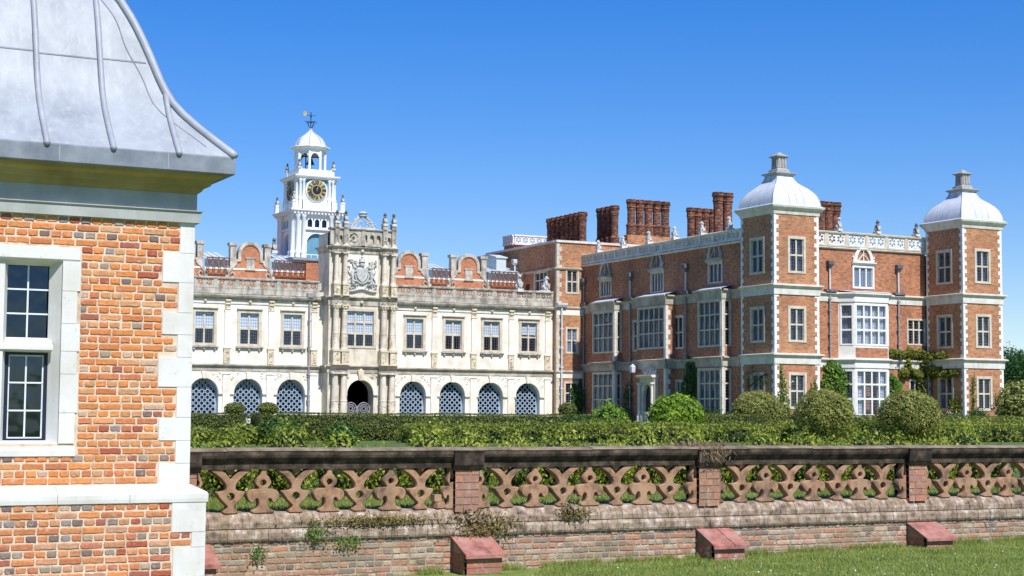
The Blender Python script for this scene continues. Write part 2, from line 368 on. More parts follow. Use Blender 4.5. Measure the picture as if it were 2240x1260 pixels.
class MB:
    def __init__(s, T=IDN):
        s.v, s.f, s.T = [], [], T
    def add(s, vs, fs):
        b = len(s.v)
        s.v += [s.T(*p) for p in vs]
        s.f += [tuple(b + i for i in f) for f in fs]
    def box(s, a, b, c, d, e, f):
        s.add([(a, c, e), (b, c, e), (b, d, e), (a, d, e), (a, c, f), (b, c, f), (b, d, f), (a, d, f)],
              [(0, 3, 2, 1), (4, 5, 6, 7), (0, 1, 5, 4), (1, 2, 6, 5), (2, 3, 7, 6), (3, 0, 4, 7)])
        return s
    def quad(s, p):
        s.add(p, [tuple(range(len(p)))])
        return s
    def prof(s, u0, u1, pts, miter0=0, miter1=0):
        """moulding: profile of (n, z) points run from u0 to u1; miter lengthens each end by n"""
        n = len(pts)
        vs = [(u0 - miter0 * p[0], p[0], p[1]) for p in pts] + [(u1 + miter1 * p[0], p[0], p[1]) for p in pts]
        fs = [(i, (i + 1) % n, n + (i + 1) % n, n + i) for i in range(n)]
        fs += [tuple(range(n)), tuple(range(2 * n - 1, n - 1, -1))]
        s.add(vs, fs)
        return s
    def lathe(s, cu, cn, pts, seg=12, rot=0.0, square=False):
        k = len(pts)
        vs = []
        for r, z in pts:
            for i in range(seg):
                a = rot + 2 * math.pi * i / seg
                vs.append((cu + r * math.cos(a), cn + r * math.sin(a), z))
        fs = []
        for j in range(k - 1):
            for i in range(seg):
                i2 = (i + 1) % seg
                fs.append((j * seg + i, j * seg + i2, (j + 1) * seg + i2, (j + 1) * seg + i))
        fs.append(tuple(range(seg - 1, -1, -1)))
        fs.append(tuple((k - 1) * seg + i for i in range(seg)))
        s.add(vs, fs)
        return s
    def sq(s, cu, cn, pts):     # square-plan turned profile, half side r
        return s.lathe(cu, cn, [(r * math.sqrt(2), z) for r, z in pts], 4, math.pi / 4)
    def tube(s, pts, r, seg=6, closed=False):
        pts = [Vector(p) for p in pts]
        n = len(pts)
        vs = []
        up = Vector((0.13, 0.21, 0.97))
        for i, p in enumerate(pts):
            a = pts[(i - 1) % n] if (closed or i > 0) else p
            b = pts[(i + 1) % n] if (closed or i < n - 1) else p
            t = (b - a).normalized()
            x = t.cross(up)
            if x.length < 1e-3:
                x = t.cross(Vector((1, 0, 0)))
            x.normalize()
            y = t.cross(x)
            rr = r[i] if isinstance(r, (list, tuple)) else r
            for k in range(seg):
                q = 2 * math.pi * k / seg
                vs.append(tuple(p + x * (rr * math.cos(q)) + y * (rr * math.sin(q))))
        fs = []
        for i in range(n if closed else n - 1):
            j = (i + 1) % n
            for k in range(seg):
                k2 = (k + 1) % seg
                fs.append((i * seg + k, i * seg + k2, j * seg + k2, j * seg + k))
        if not closed:
            fs.append(tuple(range(seg - 1, -1, -1)))
            fs.append(tuple((n - 1) * seg + k for k in range(seg)))
        s.add(vs, fs)
        return s
    def ball(s, c, r, seg=8, rings=6, sc=(1, 1, 1)):
        vs = [(c[0], c[1], c[2] - r * sc[2])]
        for j in range(1, rings):
            t = -math.pi / 2 + math.pi * j / rings
            for i in range(seg):
                a = 2 * math.pi * i / seg
                vs.append((c[0] + r * sc[0] * math.cos(t) * math.cos(a), c[1] + r * sc[1] * math.cos(t) * math.sin(a), c[2] + r * sc[2] * math.sin(t)))
        vs.append((c[0], c[1], c[2] + r * sc[2]))
        fs = []
        for i in range(seg):
            fs.append((0, 1 + (i + 1) % seg, 1 + i))
            fs.append((len(vs) - 1, 1 + (rings - 2) * seg + i, 1 + (rings - 2) * seg + (i + 1) % seg))
        for j in range(rings - 2):
            for i in range(seg):
                i2 = (i + 1) % seg
                fs.append((1 + j * seg + i, 1 + j * seg + i2, 1 + (j + 1) * seg + i2, 1 + (j + 1) * seg + i))
        s.add(vs, fs)
        return s
    def ext(s, loops, n0, n1, bev=0.0):
        """flat outline with holes in the (u, z) plane, made solid from n0 to n1"""
        me = outline(loops, abs(n1 - n0) / 2 - bev, bev)
        mid = (n0 + n1) / 2
        vs = [(v.co.x, mid + v.co.z, v.co.y) for v in me.vertices]
        s.add(vs, [tuple(p.vertices) for p in me.polygons])
        bpy.data.meshes.remove(me)
        return s
    def mesh(s, name):
        me = bpy.data.meshes.new(name)
        me.from_pydata(s.v, [], s.f)
        me.update()
        return me

def outline(loops, half, bev=0.0):
    cu = bpy.data.curves.new('tmp', 'CURVE')
    cu.dimensions = '2D'
    cu.fill_mode = 'BOTH'
    cu.extrude = max(half, 0.0)
    cu.bevel_depth = bev
    cu.bevel_resolution = 0
    for lp in loops:
        sp = cu.splines.new('POLY')
        sp.points.add(len(lp) - 1)
        for i, p in enumerate(lp):
            sp.points[i].co = (p[0], p[1], 0, 1)
        sp.use_cyclic_u = True
    ob = bpy.data.objects.new('tmp', cu)
    COL.objects.link(ob)
    dg = bpy.context.evaluated_depsgraph_get()
    me = bpy.data.meshes.new_from_object(ob.evaluated_get(dg))
    bpy.data.objects.remove(ob)
    bpy.data.curves.remove(cu)
    return me

def circle(cx, cz, r, n=14, a0=0.0, a1=None, rz=None):
    if a1 is None:
        return [(cx + r * math.cos(2 * math.pi * i / n), cz + (rz or r) * math.sin(2 * math.pi * i / n)) for i in range(n)]
    return [(cx + r * math.cos(a0 + (a1 - a0) * i / n), cz + (rz or r) * math.sin(a0 + (a1 - a0) * i / n)) for i in range(n + 1)]

def smooth_loop(pts, k=3):
    n = len(pts)
    out = []
    for i in range(n):
        p0, p1, p2, p3 = (Vector(pts[(i + j) % n]) for j in (-1, 0, 1, 2))
        for t in range(k):
            t /= k
            out.append(tuple(0.5 * ((2 * p1) + (p2 - p0) * t + (2 * p0 - 5 * p1 + 4 * p2 - p3) * t * t + (3 * p1 - p0 - 3 * p2 + p3) * t ** 3)))
    return out

def link(name, me, mat, parent=None, smooth=False, kind=None):
    o = bpy.data.objects.new(name, me)
    COL.objects.link(o)
    if mat is not None and len(me.materials) == 0:
        me.materials.append(M[mat])
    if smooth:
        me.polygons.foreach_set('use_smooth', [True] * len(me.polygons))
    if parent is not None:
        o.parent = parent
        if parent.parent is None and parent.type == 'EMPTY':
            o.matrix_parent_inverse = Matrix.Translation(-parent.location)
    if kind:
        o['kind'] = kind
    return o

def P(name, mb, mat, parent=None, smooth=False, kind=None):
    return link(name, mb.mesh(name), mat, parent, smooth, kind)

def autosmooth(o, ang=40):
    me = o.data
    me.polygons.foreach_set('use_smooth', [True] * len(me.polygons))
    me.set_sharp_from_angle(angle=R(ang))
    return o

def tag(o, label, cat, group=None):
    o['label'] = label
    o['category'] = cat
    if group:
        o['group'] = group
    return o

def root(name, loc, label, cat, group=None):
    o = bpy.data.objects.new(name, None)
    o.location = loc
    o.empty_display_size = 0.3
    COL.objects.link(o)
    return tag(o, label, cat, group)

def wall_open(mb, u0, u1, z0, z1, opens, depth=0.4, n=0.0):
    """wall face with rectangular openings and their reveals"""
    us = sorted({u0, u1, *[x for o in opens for x in o[:2] if u0 < x < u1]})
    zs = sorted({z0, z1, *[x for o in opens for x in o[2:4] if z0 < x < z1]})
    for a, b in zip(us[:-1], us[1:]):
        for c, d in zip(zs[:-1], zs[1:]):
            mu, mz = (a + b) / 2, (c + d) / 2
            if any(o[0] < mu < o[1] and o[2] < mz < o[3] for o in opens):
                continue
            mb.quad([(a, n, c), (b, n, c), (b, n, d), (a, n, d)])
    for a, b, c, d in opens:
        k = n - depth
        mb.quad([(a, n, c), (a, n, d), (a, k, d), (a, k, c)])
        mb.quad([(b, n, c), (b, k, c), (b, k, d), (b, n, d)])
        mb.quad([(a, n, d), (b, n, d), (b, k, d), (a, k, d)])
        mb.quad([(a, n, c), (a, k, c), (b, k, c), (b, n, c)])

def split(a, b, n):
    return [a + (b - a) * i / n for i in range(n + 1)]

def window(par, T, u0, u1, z0, z1, nx, rows, fmat='framestone', surr=0.2, proud=0.05, n0=0.0, depth=0.2, mull=0.11,
           cols=None, curt=None, blind_rows=(), glass='glass', lead=True, sill=True, hood=False, name='window'):
    """stone mullioned window standing in an opening; panes, leading, curtains are its sub-parts"""
    m = MB(T)
    e = 0.012
    o = surr
    m.box(u0 - o, u0 + e, n0 - 0.06, n0 + proud, z0, z1)
    m.box(u1 - e, u1 + o, n0 - 0.06, n0 + proud, z0, z1)
    m.box(u0 - o - 0.003, u1 + o + 0.003, n0 - 0.06, n0 + proud + 0.003, z1 - e, z1 + o)
    m.box(u0 - o - 0.003, u1 + o + 0.003, n0 - 0.06, n0 + proud + 0.003, z0 - o * 0.7, z0 + e)
    if hood:
        m.prof(u0 - o - 0.06, u1 + o + 0.06, [(n0, z1 + o), (n0 + proud + 0.12, z1 + o + 0.02), (n0 + proud + 0.14, z1 + o + 0.09), (n0, z1 + o + 0.16)])
    us = cols or split(u0, u1, nx)
    bdrop = random.choice((0.02, 0.03, 0.05, 0.1, 0.16))
    zs = rows
    h = mull / 2
    for u in us[1:-1]:
        m.box(u - h, u + h, n0 - depth, n0 - depth + 0.14, z0, z1)
    for z in zs[1:-1]:
        m.box(u0, u1, n0 - depth + 0.004, n0 - depth + 0.134, z - h, z + h)
    m.box(u0 - e, u0 + 0.05, n0 - depth - 0.01, n0 - depth + 0.12, z0, z1)
    m.box(u1 - 0.05, u1 + e, n0 - depth - 0.01, n0 - depth + 0.12, z0, z1)
    m.box(u0, u1, n0 - depth - 0.01, n0 - depth + 0.12, z1 - 0.05, z1 + e)
    m.box(u0, u1, n0 - depth - 0.01, n0 - depth + 0.12, z0 - e, z0 + 0.05)
    w = P(name, m, fmat, par)
    lb = MB(T)
    for i in range(len(us) - 1):
        for j in range(len(zs) - 1):
            a, b, c, d = us[i], us[i + 1], zs[j], zs[j + 1]
            k = n0 - depth + 0.05
            tl = random.uniform(-0.012, 0.012)
            t2 = random.uniform(-0.008, 0.008)
            P('pane', MB(T).quad([(a, k + tl, c), (b, k - tl, c), (b, k - tl + t2, d), (a, k + tl + t2, d)]), glass, w)
            if lead:
                q = max(2, round((b - a) / 0.2))
                for t in split(a, b, q)[1:-1]:
                    lb.box(t - 0.006, t + 0.006, k + 0.013, k + 0.03, c, d)
                q = max(2, round((d - c) / 0.24))
                for t in split(c, d, q)[1:-1]:
                    lb.box(a, b, k + 0.012, k + 0.031, t - 0.006, t + 0.006)
            if j in blind_rows:
                lo = c + (d - c) * bdrop if j == min(blind_rows) else c
                P('blind', MB(T).quad([(a, k - 0.03, lo), (b, k - 0.03, lo + random.uniform(-0.01, 0.01)), (b, k - 0.03, d), (a, k - 0.03, d)]), 'blind', w)
    if lead:
        P('leading', lb, 'leadcame', w)
    if curt:
        kind, cover = curt
        for s in (0, 1):
            cm = MB(T)
            wd = (u1 - u0) * cover / 2
            a = u0 if s == 0 else u1 - wd
            q = max(6, int(wd / 0.09))
            pts = [(a + wd * i / q, n0 - depth - 0.16 + 0.035 * math.sin(i * 2.1 + s) + 0.015 * math.sin(i * 5.3)) for i in range(q + 1)]
            for (p, r_) in zip(pts[:-1], pts[1:]):
                cm.quad([(p[0], p[1], z0), (r_[0], r_[1], z0), (r_[0], r_[1], z1), (p[0], p[1], z1)])
            P('curtain', cm, kind, w)
    return w

# ---- leaves
def leaf_mesh(name, pts, nrm, size, mat, aspect=0.55, tilt=0.8, core=None, up=0.0):
    n = len(pts)
    d = nrm + rng.normal(0, tilt, (n, 3)) * 0.7
    d /= np.linalg.norm(d, axis=1)[:, None] + 1e-9
    t = rng.normal(0, 1, (n, 3))
    if up:
        t += np.array([0, 0, up])
    t -= d * np.sum(t * d, axis=1)[:, None]
    t /= np.linalg.norm(t, axis=1)[:, None] + 1e-9
    b = np.cross(d, t)
    s = (size * rng.uniform(0.6, 1.35, n))[:, None]
    V = np.empty((n, 4, 3))
    V[:, 0] = pts - t * s * 0.5
    V[:, 1] = pts + b * s * aspect * 0.5 - t * s * 0.05
    V[:, 2] = pts + t * s * 0.5 + d * s * 0.12
    V[:, 3] = pts - b * s * aspect * 0.5 - t * s * 0.05
    V = V.reshape(-1, 3)
    cv, cf = (core.v, core.f) if core else ([], [])
    nv = n * 4
    me = bpy.data.meshes.new(name)
    me.vertices.add(nv + len(cv))
    allv = np.concatenate([V, np.array(cv, float).reshape(-1, 3)]) if cv else V
    me.vertices.foreach_set('co', allv.astype(np.float32).ravel())
    lt = [4] * n + [len(f) for f in cf]
    li = list(range(nv)) + [nv + i for f in cf for i in f]
    me.loops.add(len(li))
    me.loops.foreach_set('vertex_index', li)
    me.polygons.add(len(lt))
    st = np.concatenate([[0], np.cumsum(lt)[:-1]])
    me.polygons.foreach_set('loop_start', st.astype(np.int32))
    me.polygons.foreach_set('loop_total', np.array(lt, np.int32))
    me.materials.append(M[mat])
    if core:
        me.materials.append(M['core_shade'])
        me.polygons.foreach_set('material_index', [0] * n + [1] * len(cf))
    me.update()
    me.validate()
    return me

def lump(p, f, a, ph=0.0):
    return a * (np.sin(p[:, 0] * f + ph) * np.cos(p[:, 1] * f * 1.3 + ph * 2) + 0.6 * np.sin(p[:, 0] * f * 2.7 + p[:, 2] * f * 2.1 + 1.3 + ph) + 0.4 * np.sin(p[:, 2] * f * 4.1 + p[:, 0] * f * 3.7))

def hedge_points(x0, x1, y0, y1, z0, z1, dens, rough=0.03, f=1.5):
    L = []
    def face(n, fn, nr):
        a = rng.uniform(0, 1, (n, 2))
        L.append((np.stack(fn(a[:, 0], a[:, 1]), 1), np.tile(np.array(nr, float), (n, 1))))
    o = lambda a: np.zeros_like(a)
    face(int((x1 - x0) * (z1 - z0) * dens), lambda a, b: (x0 + a * (x1 - x0), o(a) + y0, z0 + b * (z1 - z0)), (0, -1, 0.15))
    face(int((x1 - x0) * (y1 - y0) * dens * 0.8), lambda a, b: (x0 + a * (x1 - x0), y0 + b * (y1 - y0), o(a) + z1), (0, 0, 1))
    face(int((y1 - y0) * (z1 - z0) * dens), lambda a, b: (o(a) + x0, y0 + a * (y1 - y0), z0 + b * (z1 - z0)), (-1, 0, 0.15))
    face(int((y1 - y0) * (z1 - z0) * dens), lambda a, b: (o(a) + x1, y0 + a * (y1 - y0), z0 + b * (z1 - z0)), (1, 0, 0.15))
    face(int((x1 - x0) * (z1 - z0) * dens * 0.2), lambda a, b: (x0 + a * (x1 - x0), o(a) + y1, z0 + b * (z1 - z0)), (0, 1, 0.15))
    p = np.concatenate([l[0] for l in L])
    n = np.concatenate([l[1] for l in L])
    p = p + n * (lump(p, f, rough) + rng.normal(0, rough * 0.8, len(p)))[:, None]
    return p, n

def ball_points(c, r, n, rough=0.06, f=3.0, zmin=None):
    d = rng.normal(0, 1, (n, 3))
    d /= np.linalg.norm(d, axis=1)[:, None]
    r = np.array(r, float) * np.ones(3)
    k = 1 + lump(d * 2.0, f, rough) + rng.normal(0, rough * 0.5, n) - np.abs(rng.normal(0, rough * 0.6, n))
    p = np.array(c) + d * r * k[:, None]
    if zmin is not None:
        ok = p[:, 2] > zmin
        p, d = p[ok], d[ok]
    return p, d

# ------------------------------------------------------------------ the ground
def lawn_z(x, y):
    return -0.79 + 0.0125 * (x - 5) + 0.004 * (18 - y) * 0 + 0.012 * math.sin(x * 1.7) * math.cos(y * 1.3)

g = MB()
g.quad([(-900, 18.42, 0), (1500, 18.42, 0), (1500, 2500, 0), (-900, 2500, 0)])
gg = P('garden_ground', g, 'terrace', None, kind='structure')
g = MB()
nx, ny = 90, 40
xs = [-300] + [-25 + 75 * i / nx for i in range(nx - 1)] + [400, 401]
xs = xs[:nx + 1]
ys = [-400] + [-12 + 30.4 * j / (ny - 1) for j in range(ny)]
vs = [(x, y, lawn_z(x, y)) for y in ys for x in xs]
fs = [(j * (nx + 1) + i, j * (nx + 1) + i + 1, (j + 1) * (nx + 1) + i + 1, (j + 1) * (nx + 1) + i) for j in range(ny) for i in range(nx)]
g.add(vs, fs)
P('lower_lawn', g, 'lawn', None, smooth=True, kind='structure')
P('garden_path', MB().quad([(-20, 119.5, 0.004), (68.5, 119.5, 0.004), (68.5, 123.5, 0.004), (-20, 123.5, 0.004)]), 'gravel', None, kind='structure')

# ------------------------------------------------------------------ mouldings
CORN = [(0, 0), (0.10, 0), (0.12, 0.10), (0.30, 0.20), (0.34, 0.32), (0.34, 0.40), (0, 0.46)]
def mould(prof, n=0.0, z=0.0, k=1.0, kn=1.0):
    return [(n + a * kn, z + b * k) for a, b in prof]

def pierced_panel(m, u0, u1, z0, z1, n0, n1):
    """openwork strapwork panel: circles, lozenges and crescents cut through a slab"""
    uc, zc = (u0 + u1) / 2, (z0 + z1) / 2
    h = (z1 - z0) / 2
    loops = [[(u0, z0), (u1, z0), (u1, z1), (u0, z1)]]
    k = max(1, round((u1 - u0) / (2 * h)))
    w = (u1 - u0) / k / 2
    for i in range(k):
        c = u0 + w * (2 * i + 1)
        rr = min(w, h)
        for q in range(6):
            a = 2 * math.pi * (q + 0.5) / 6
            loops.append(petal(c, zc, rr * 0.24, rr * 0.90, a, rr * 0.26))
        for su in (-1, 1):
            for sz in (-1, 1):
                p = (c + su * w * 0.86, zc + sz * h * 0.84)
                loops.append([(p[0], p[1]), (p[0] - su * w * 0.26, p[1]), (p[0], p[1] - sz * h * 0.30)])
    m.ext(loops, n0, n1)

def petal(cx, cz, r0_, r1_, a, w):
    pts = []
    for i in range(8):
        t = 2 * math.pi * i / 8
        r_ = (r0_ + r1_) / 2 + (r1_ - r0_) / 2 * math.cos(t)
        s_ = w * math.sin(t)
        pts.append((cx + r_ * math.cos(a) - s_ * math.sin(a), cz + r_ * math.sin(a) + s_ * math.cos(a)))
    return pts

def balustrade(par, T, u0, u1, z0, z1, nb, mat, n0=0.0, th=0.22, post=0.3, postmat=None, double=True):
    postmat = postmat or mat
    P('balustrade_rail', MB(T).prof(u0, u1, [(n0 - 0.06, z1 - 0.16), (n0 + th + 0.06, z1 - 0.16), (n0 + th + 0.09, z1 - 0.05), (n0 + th, z1), (n0, z1), (n0 - 0.09, z1 - 0.05)]), postmat, par)
    P('balustrade_base', MB(T).box(u0, u1, n0 - 0.03, n0 + th + 0.03, z0, z0 + 0.14), postmat, par)
    xs = split(u0, u1, nb)
    for i, x in enumerate(xs):
        P('balustrade_post', MB(T).box(x - post / 2, x + post / 2, n0 - 0.01, n0 + th + 0.015, z0 + 0.14, z1 - 0.16), postmat, par)
    for a, b in zip(xs[:-1], xs[1:]):
        m = MB(T)
        pierced_panel(m, a + post / 2, b - post / 2, z0 + 0.14, z1 - 0.16, n0 + 0.06, n0 + th - 0.05)
        P('pierced_panel', m, mat, par)

def carving(m, u0, u1, z0, z1, n, k=8, s=0.1):
    """small scrolls and bosses standing off a face"""
    for i in range(k):
        u, z = random.uniform(u0 + s, u1 - s), random.uniform(z0 + s, z1 - s)
        if i % 2:
            m.tube([(u + s * 0.8 * math.cos(t), n + 0.02, z + s * 0.8 * math.sin(t)) for t in split(random.uniform(0, 6), random.uniform(7, 10), 7)], s * 0.28, 5)
        else:
            m.ball((u, n, z), s * 0.62, 6, 5)

def pilaster(par, T, u, w, z0, z1, n, mat, ped=0.0, cap=0.7):
    m = MB(T)
    zb = z0 + ped
    m.box(u - w / 2, u + w / 2, n - 0.05, n + 0.14, zb + 0.1, z1 - cap)
    m.prof(u - w / 2, u + w / 2, [(n - 0.05, z1 - cap), (n + 0.16, z1 - cap), (n + 0.2, z1 - cap + 0.06), (n + 0.15, z1 - cap + 0.1), (n - 0.05, z1 - cap + 0.1)], 0.2, 0.2)
    m.prof(u - w / 2, u + w / 2, [(n - 0.05, zb), (n + 0.2, zb), (n + 0.2, zb + 0.06), (n + 0.15, zb + 0.1), (n - 0.05, zb + 0.1)], 0.3, 0.3)
    p = P('pilaster', m, mat, par)
    if cap > 0.35:
        c = MB(T)
        c.box(u - w / 2, u + w / 2, n - 0.05, n + 0.16, z1 - cap + 0.1, z1)
        c.tube([(u - w * 0.5, n + 0.2, z1 - 0.1), (u + w * 0.5, n + 0.2, z1 - 0.1)], 0.09, 7)
        c.tube([(u - w * 0.42, n + 0.2, z1 - 0.38), (u + w * 0.42, n + 0.2, z1 - 0.38)], 0.07, 7)
        carving(c, u - w / 2, u + w / 2, z1 - cap + 0.1, z1, n + 0.17, 6, 0.08)
        P('capital', c, 'carved', p)
    if ped:
        c = MB(T)
        c.box(u - w * 0.58, u + w * 0.58, n - 0.05, n + 0.18, z0, zb - 0.09)
        c.box(u - w * 0.68, u + w * 0.68, n - 0.05, n + 0.23, zb - 0.09, zb - 0.003)
        carving(c, u - w * 0.5, u + w * 0.5, z0 + 0.05, zb - 0.12, n + 0.19, 8, 0.1)
        P('pedestal', c, 'carved', p)
    return p

# ------------------------------------------------------------------ stone gallery range
YS = 127.5
rng_root = root('stone_gallery_range', (52, YS, 0), 'long cream stone range with arcade of latticed arches and mullioned windows above', 'building')
T = SF(YS)
WX = [37.28, 41.02, 44.70, 55.66, 59.30, 62.99, 66.68]
AX = [37.32, 41.0, 44.66, 55.56, 59.25, 62.92, 66.57]
RL, RR = 31.0, 69.06
opens = [(x - 0.78, x + 0.78, 6.6, 9.15) for x in WX]
aw, asp, atop = 1.22, 2.62, 3.84
aop = [(x - aw, x + aw, 0.25, atop) for x in AX]
m = MB(T)
wall_open(m, RL, RR, 4.9, 10.2, opens, 0.45)
for a, b, c, d in []:
    pass
us = sorted({RL, RR, *[x for o in aop for x in o[:2]]})
wall_open(m, RL, RR, 0, 4.45, aop, 0.004)
for x in AX:                           # spandrels fill the square opening up to the arch
    N = 16
    arc = [(x + aw * math.cos(math.pi * i / N), asp + (atop - asp) * math.sin(math.pi * i / N)) for i in range(N + 1)]
    for i in range(N):
        (p, q), (r_, s_) = arc[i], arc[i + 1]
        m.quad([(p, 0, q), (r_, 0, s_), (r_, 0, atop), (p, 0, atop)])
        m.quad([(p, 0, q), (r_, 0, s_), (r_, -0.75, s_), (p, -0.75, q)])
    for s_ in (-1, 1):
        m.quad([(x + s_ * aw, 0, 0.25), (x + s_ * aw, 0, asp), (x + s_ * aw, -0.75, asp), (x + s_ * aw, -0.75, 0.25)])
    m.quad([(x - aw, 0, 0.25), (x + aw, 0, 0.25), (x + aw, -0.75, 0.25), (x - aw, -0.75, 0.25)])
m.box(RL, RR, -8, -0.76, 10.2, 10.95)
P('wall', m, 'cream', rng_root)
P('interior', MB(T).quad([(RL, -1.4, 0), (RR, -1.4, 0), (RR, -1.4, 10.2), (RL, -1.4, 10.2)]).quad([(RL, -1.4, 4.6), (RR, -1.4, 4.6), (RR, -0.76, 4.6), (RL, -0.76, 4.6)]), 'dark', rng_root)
P('string_course', MB(T).prof(RL, RR, [(-0.1, 4.42), (0.05, 4.42), (0.06, 4.72), (0.16, 4.76), (0.26, 4.86), (0.26, 4.95), (-0.1, 5.02)]), 'shstone', rng_root)
P('architrave', MB(T).prof(RL, RR, [(-0.1, 9.86), (0.07, 9.86), (0.08, 9.98), (0.04, 10.0), (0.04, 10.2), (-0.1, 10.2)]), 'cream', rng_root)
P('cornice', MB(T).prof(RL, RR, [(-0.1, 10.2), (0.1, 10.2), (0.14, 10.3), (0.36, 10.38), (0.42, 10.5), (0.42, 10.58), (-0.1, 10.66)]), 'weather', rng_root)
P('parapet_course', MB(T).box(RL, RR, -0.2, 0.13, 10.663, 11.1), 'weather', rng_root)
balustrade(rng_root, T, RL, 46.95, 11.1, 12.0, 9, 'weather', -0.12, 0.24, 0.34)
balustrade(rng_root, T, 53.5, RR - 0.02, 11.1, 12.0, 8, 'weather', -0.12, 0.24, 0.34)
P('plinth', MB(T).prof(RL, RR, [(0.0, 0), (0.14, 0), (0.14, 0.5), (0.0, 0.58)]), 'cream', rng_root)
for x in WX:
    o = (x - 0.78, x + 0.78)
    window(rng_root, T, o[0], o[1], 6.6, 9.15, 2, [6.6, 7.86, 9.15], 'framestone', 0.24, 0.07, 0, 0.24, 0.14, blind_rows=(1,), glass='clearglass', hood=True)
    s = MB(T)
    s.prof(o[0] - 0.35, o[1] + 0.35, [(0, 6.2), (0.12, 6.22), (0.22, 6.3), (0.22, 6.4), (0, 6.43)])
    for k in (-0.85, 0, 0.85):
        s.ball((x + k, 0.1, 6.14), 0.1, 6, 5)
    P('window_sill', s, 'weather', rng_root)
for x in AX:
    N = 18
    ring = [(x + (aw + 0.30) * math.cos(math.pi * i / N), asp + (atop - asp + 0.30) * math.sin(math.pi * i / N)) for i in range(N + 1)]
    ring += [(x + (aw - 0.01) * math.cos(math.pi * i / N), asp + (atop - asp - 0.01) * math.sin(math.pi * i / N)) for i in range(N, -1, -1)]
    a = P('archivolt', MB(T).ext([ring], -0.02, 0.09, 0.03), 'cream', rng_root)
    P('keystone', MB(T).ext([[(x - 0.13, atop - 0.05), (x + 0.13, atop - 0.05), (x + 0.2, atop + 0.5), (x - 0.2, atop + 0.5)]], -0.02, 0.2, 0.02), 'cream', a)
    im = MB(T)
    for s_ in (-1, 1):
        u = x + s_ * (aw + 0.2)
        im.prof(u - 0.21, u + 0.21, [(-0.02, asp - 0.16), (0.08, asp - 0.16), (0.15, asp - 0.06), (0.15, asp - 0.01), (-0.02, asp - 0.01)])
    P('impost', im, 'cream', a)
    c = MB(T)
    for s_ in (-1, 1):
        for k in range(9):
            u = x + s_ * random.uniform(0.75, 1.58)
            z = random.uniform(3.4, 4.3)
            if math.hypot(u - x, (z - asp) * 1.0) < aw + 0.42:
                continue
            if k % 2:
                c.ball((u, 0.0, z), 0.09, 6, 5)
            else:
                c.tube([(u + 0.1 * math.cos(t), 0.02, z + 0.1 * math.sin(t)) for t in split(0, 5, 6)], 0.035, 5)
    P('spandrel_carving', c, 'cream', rng_root)
    # lattice screen: crossing diagonals with rings at the crossings, cut to the arch
    l = MB(T)
    def top_at(u):
        k = 1 - ((u - x) / aw) ** 2
        return asp + (atop - asp) * math.sqrt(max(k, 0))
    nn = -0.52
    N = 14
    edge = [(x - aw - 0.02, 0.25), (x + aw + 0.02, 0.25)] + [(x + (aw + 0.02) * math.cos(math.pi * i / N), asp + (atop - asp + 0.02) * math.sin(math.pi * i / N)) for i in range(N + 1)]
    loops = [edge]
    st = 0.47
    for j in range(16):
        for i in range(-4, 5):
            cz = 0.40 + j * st * 0.5
            cu = x + i * st + (st / 2 if j % 2 else 0)
            if abs(cu - x) < aw - 0.12 and cz < top_at(abs(cu - x) + 0.1 + x) - 0.14:
                loops.append(circle(cu, cz, 0.142, 8))
            eu = cu + st / 2
            if abs(eu - x) < aw - 0.06 and cz < top_at(abs(eu - x) + 0.04 + x) - 0.07:
                loops.append(circle(eu, cz, 0.058, 4))
    l.ext(loops, nn - 0.03, nn + 0.02)
    P('lattice_screen', l, 'lattice', rng_root)
    P('glazing', MB(T).quad([(x - aw, -0.70, 0.2), (x + aw, -0.70, 0.2), (x + aw, -0.70, atop), (x - aw, -0.70, atop)]), 'darkglass', rng_root)
PX = [35.45, 39.15, 42.83, 46.55, 57.48, 61.22, 64.88, 68.5]
for x in PX:
    pilaster(rng_root, T, x, 0.46, 5.0, 10.2, 0.0, 'cream', 1.3, 0.85)
    pilaster(rng_root, T, x, 0.6, 0.58, 4.42, 0.0, 'cream', 0.0, 0.3)
for x in WX:
    P('frieze_boss', MB(T).ball((x, 0.1, 10.05), 0.14, 8, 6), 'carved', rng_root)
# rainwater pipe beside the porch
pm = MB(T)
pm.tube([(46.1, 0.2, 0.1), (46.1, 0.2, 10.6)], 0.07, 8)
pm.box(45.85, 46.35, 0.05, 0.42, 10.5, 10.95)
for z in (2, 4.2, 6.4, 8.6):
    pm.box(45.98, 46.22, 0.02, 0.29, z, z + 0.12)
P('rainwater_pipe', pm, 'pipe', rng_root)

# ------------------------------------------------------------------ porch
YP = 126.2
CX = 50.22
por = root('entrance_porch', (CX, YP, 0), 'tall cream stone porch with paired columns, carved coat of arms and round arch', 'porch')
T = SF(YP)
x0, x1 = 47.35, 53.1
yb = -2.6
WU0, WU1 = 48.95, 51.36
m = MB(T)
wall_open(m, x0, x1, 5.0, 10.4, [(WU0, WU1, 6.62, 9.55)], 0.45)
wall_open(m, x0, x1, 0, 5.0, [(CX - 1.2, CX + 1.2, 0.0, 3.86)], 0.004)
m.quad([(x0, 0, 10.4), (x1, 0, 10.4), (x1, 0, 16.0), (x0, 0, 16.0)])
N = 16
pasp = 2.66
arc = [(CX + 1.2 * math.cos(math.pi * i / N), pasp + 1.2 * math.sin(math.pi * i / N)) for i in range(N + 1)]
for i in range(N):
    (p, q), (r_, s_) = arc[i], arc[i + 1]
    m.quad([(p, 0, q), (r_, 0, s_), (r_, 0, 3.86), (p, 0, 3.86)])
    m.quad([(p, 0, q), (r_, 0, s_), (r_, -1.2, s_), (p, -1.2, q)])
for s_ in (-1.2, 1.2):
    m.quad([(CX + s_, 0, 0), (CX + s_, 0, pasp), (CX + s_, -1.2, pasp), (CX + s_, -1.2, 0)])
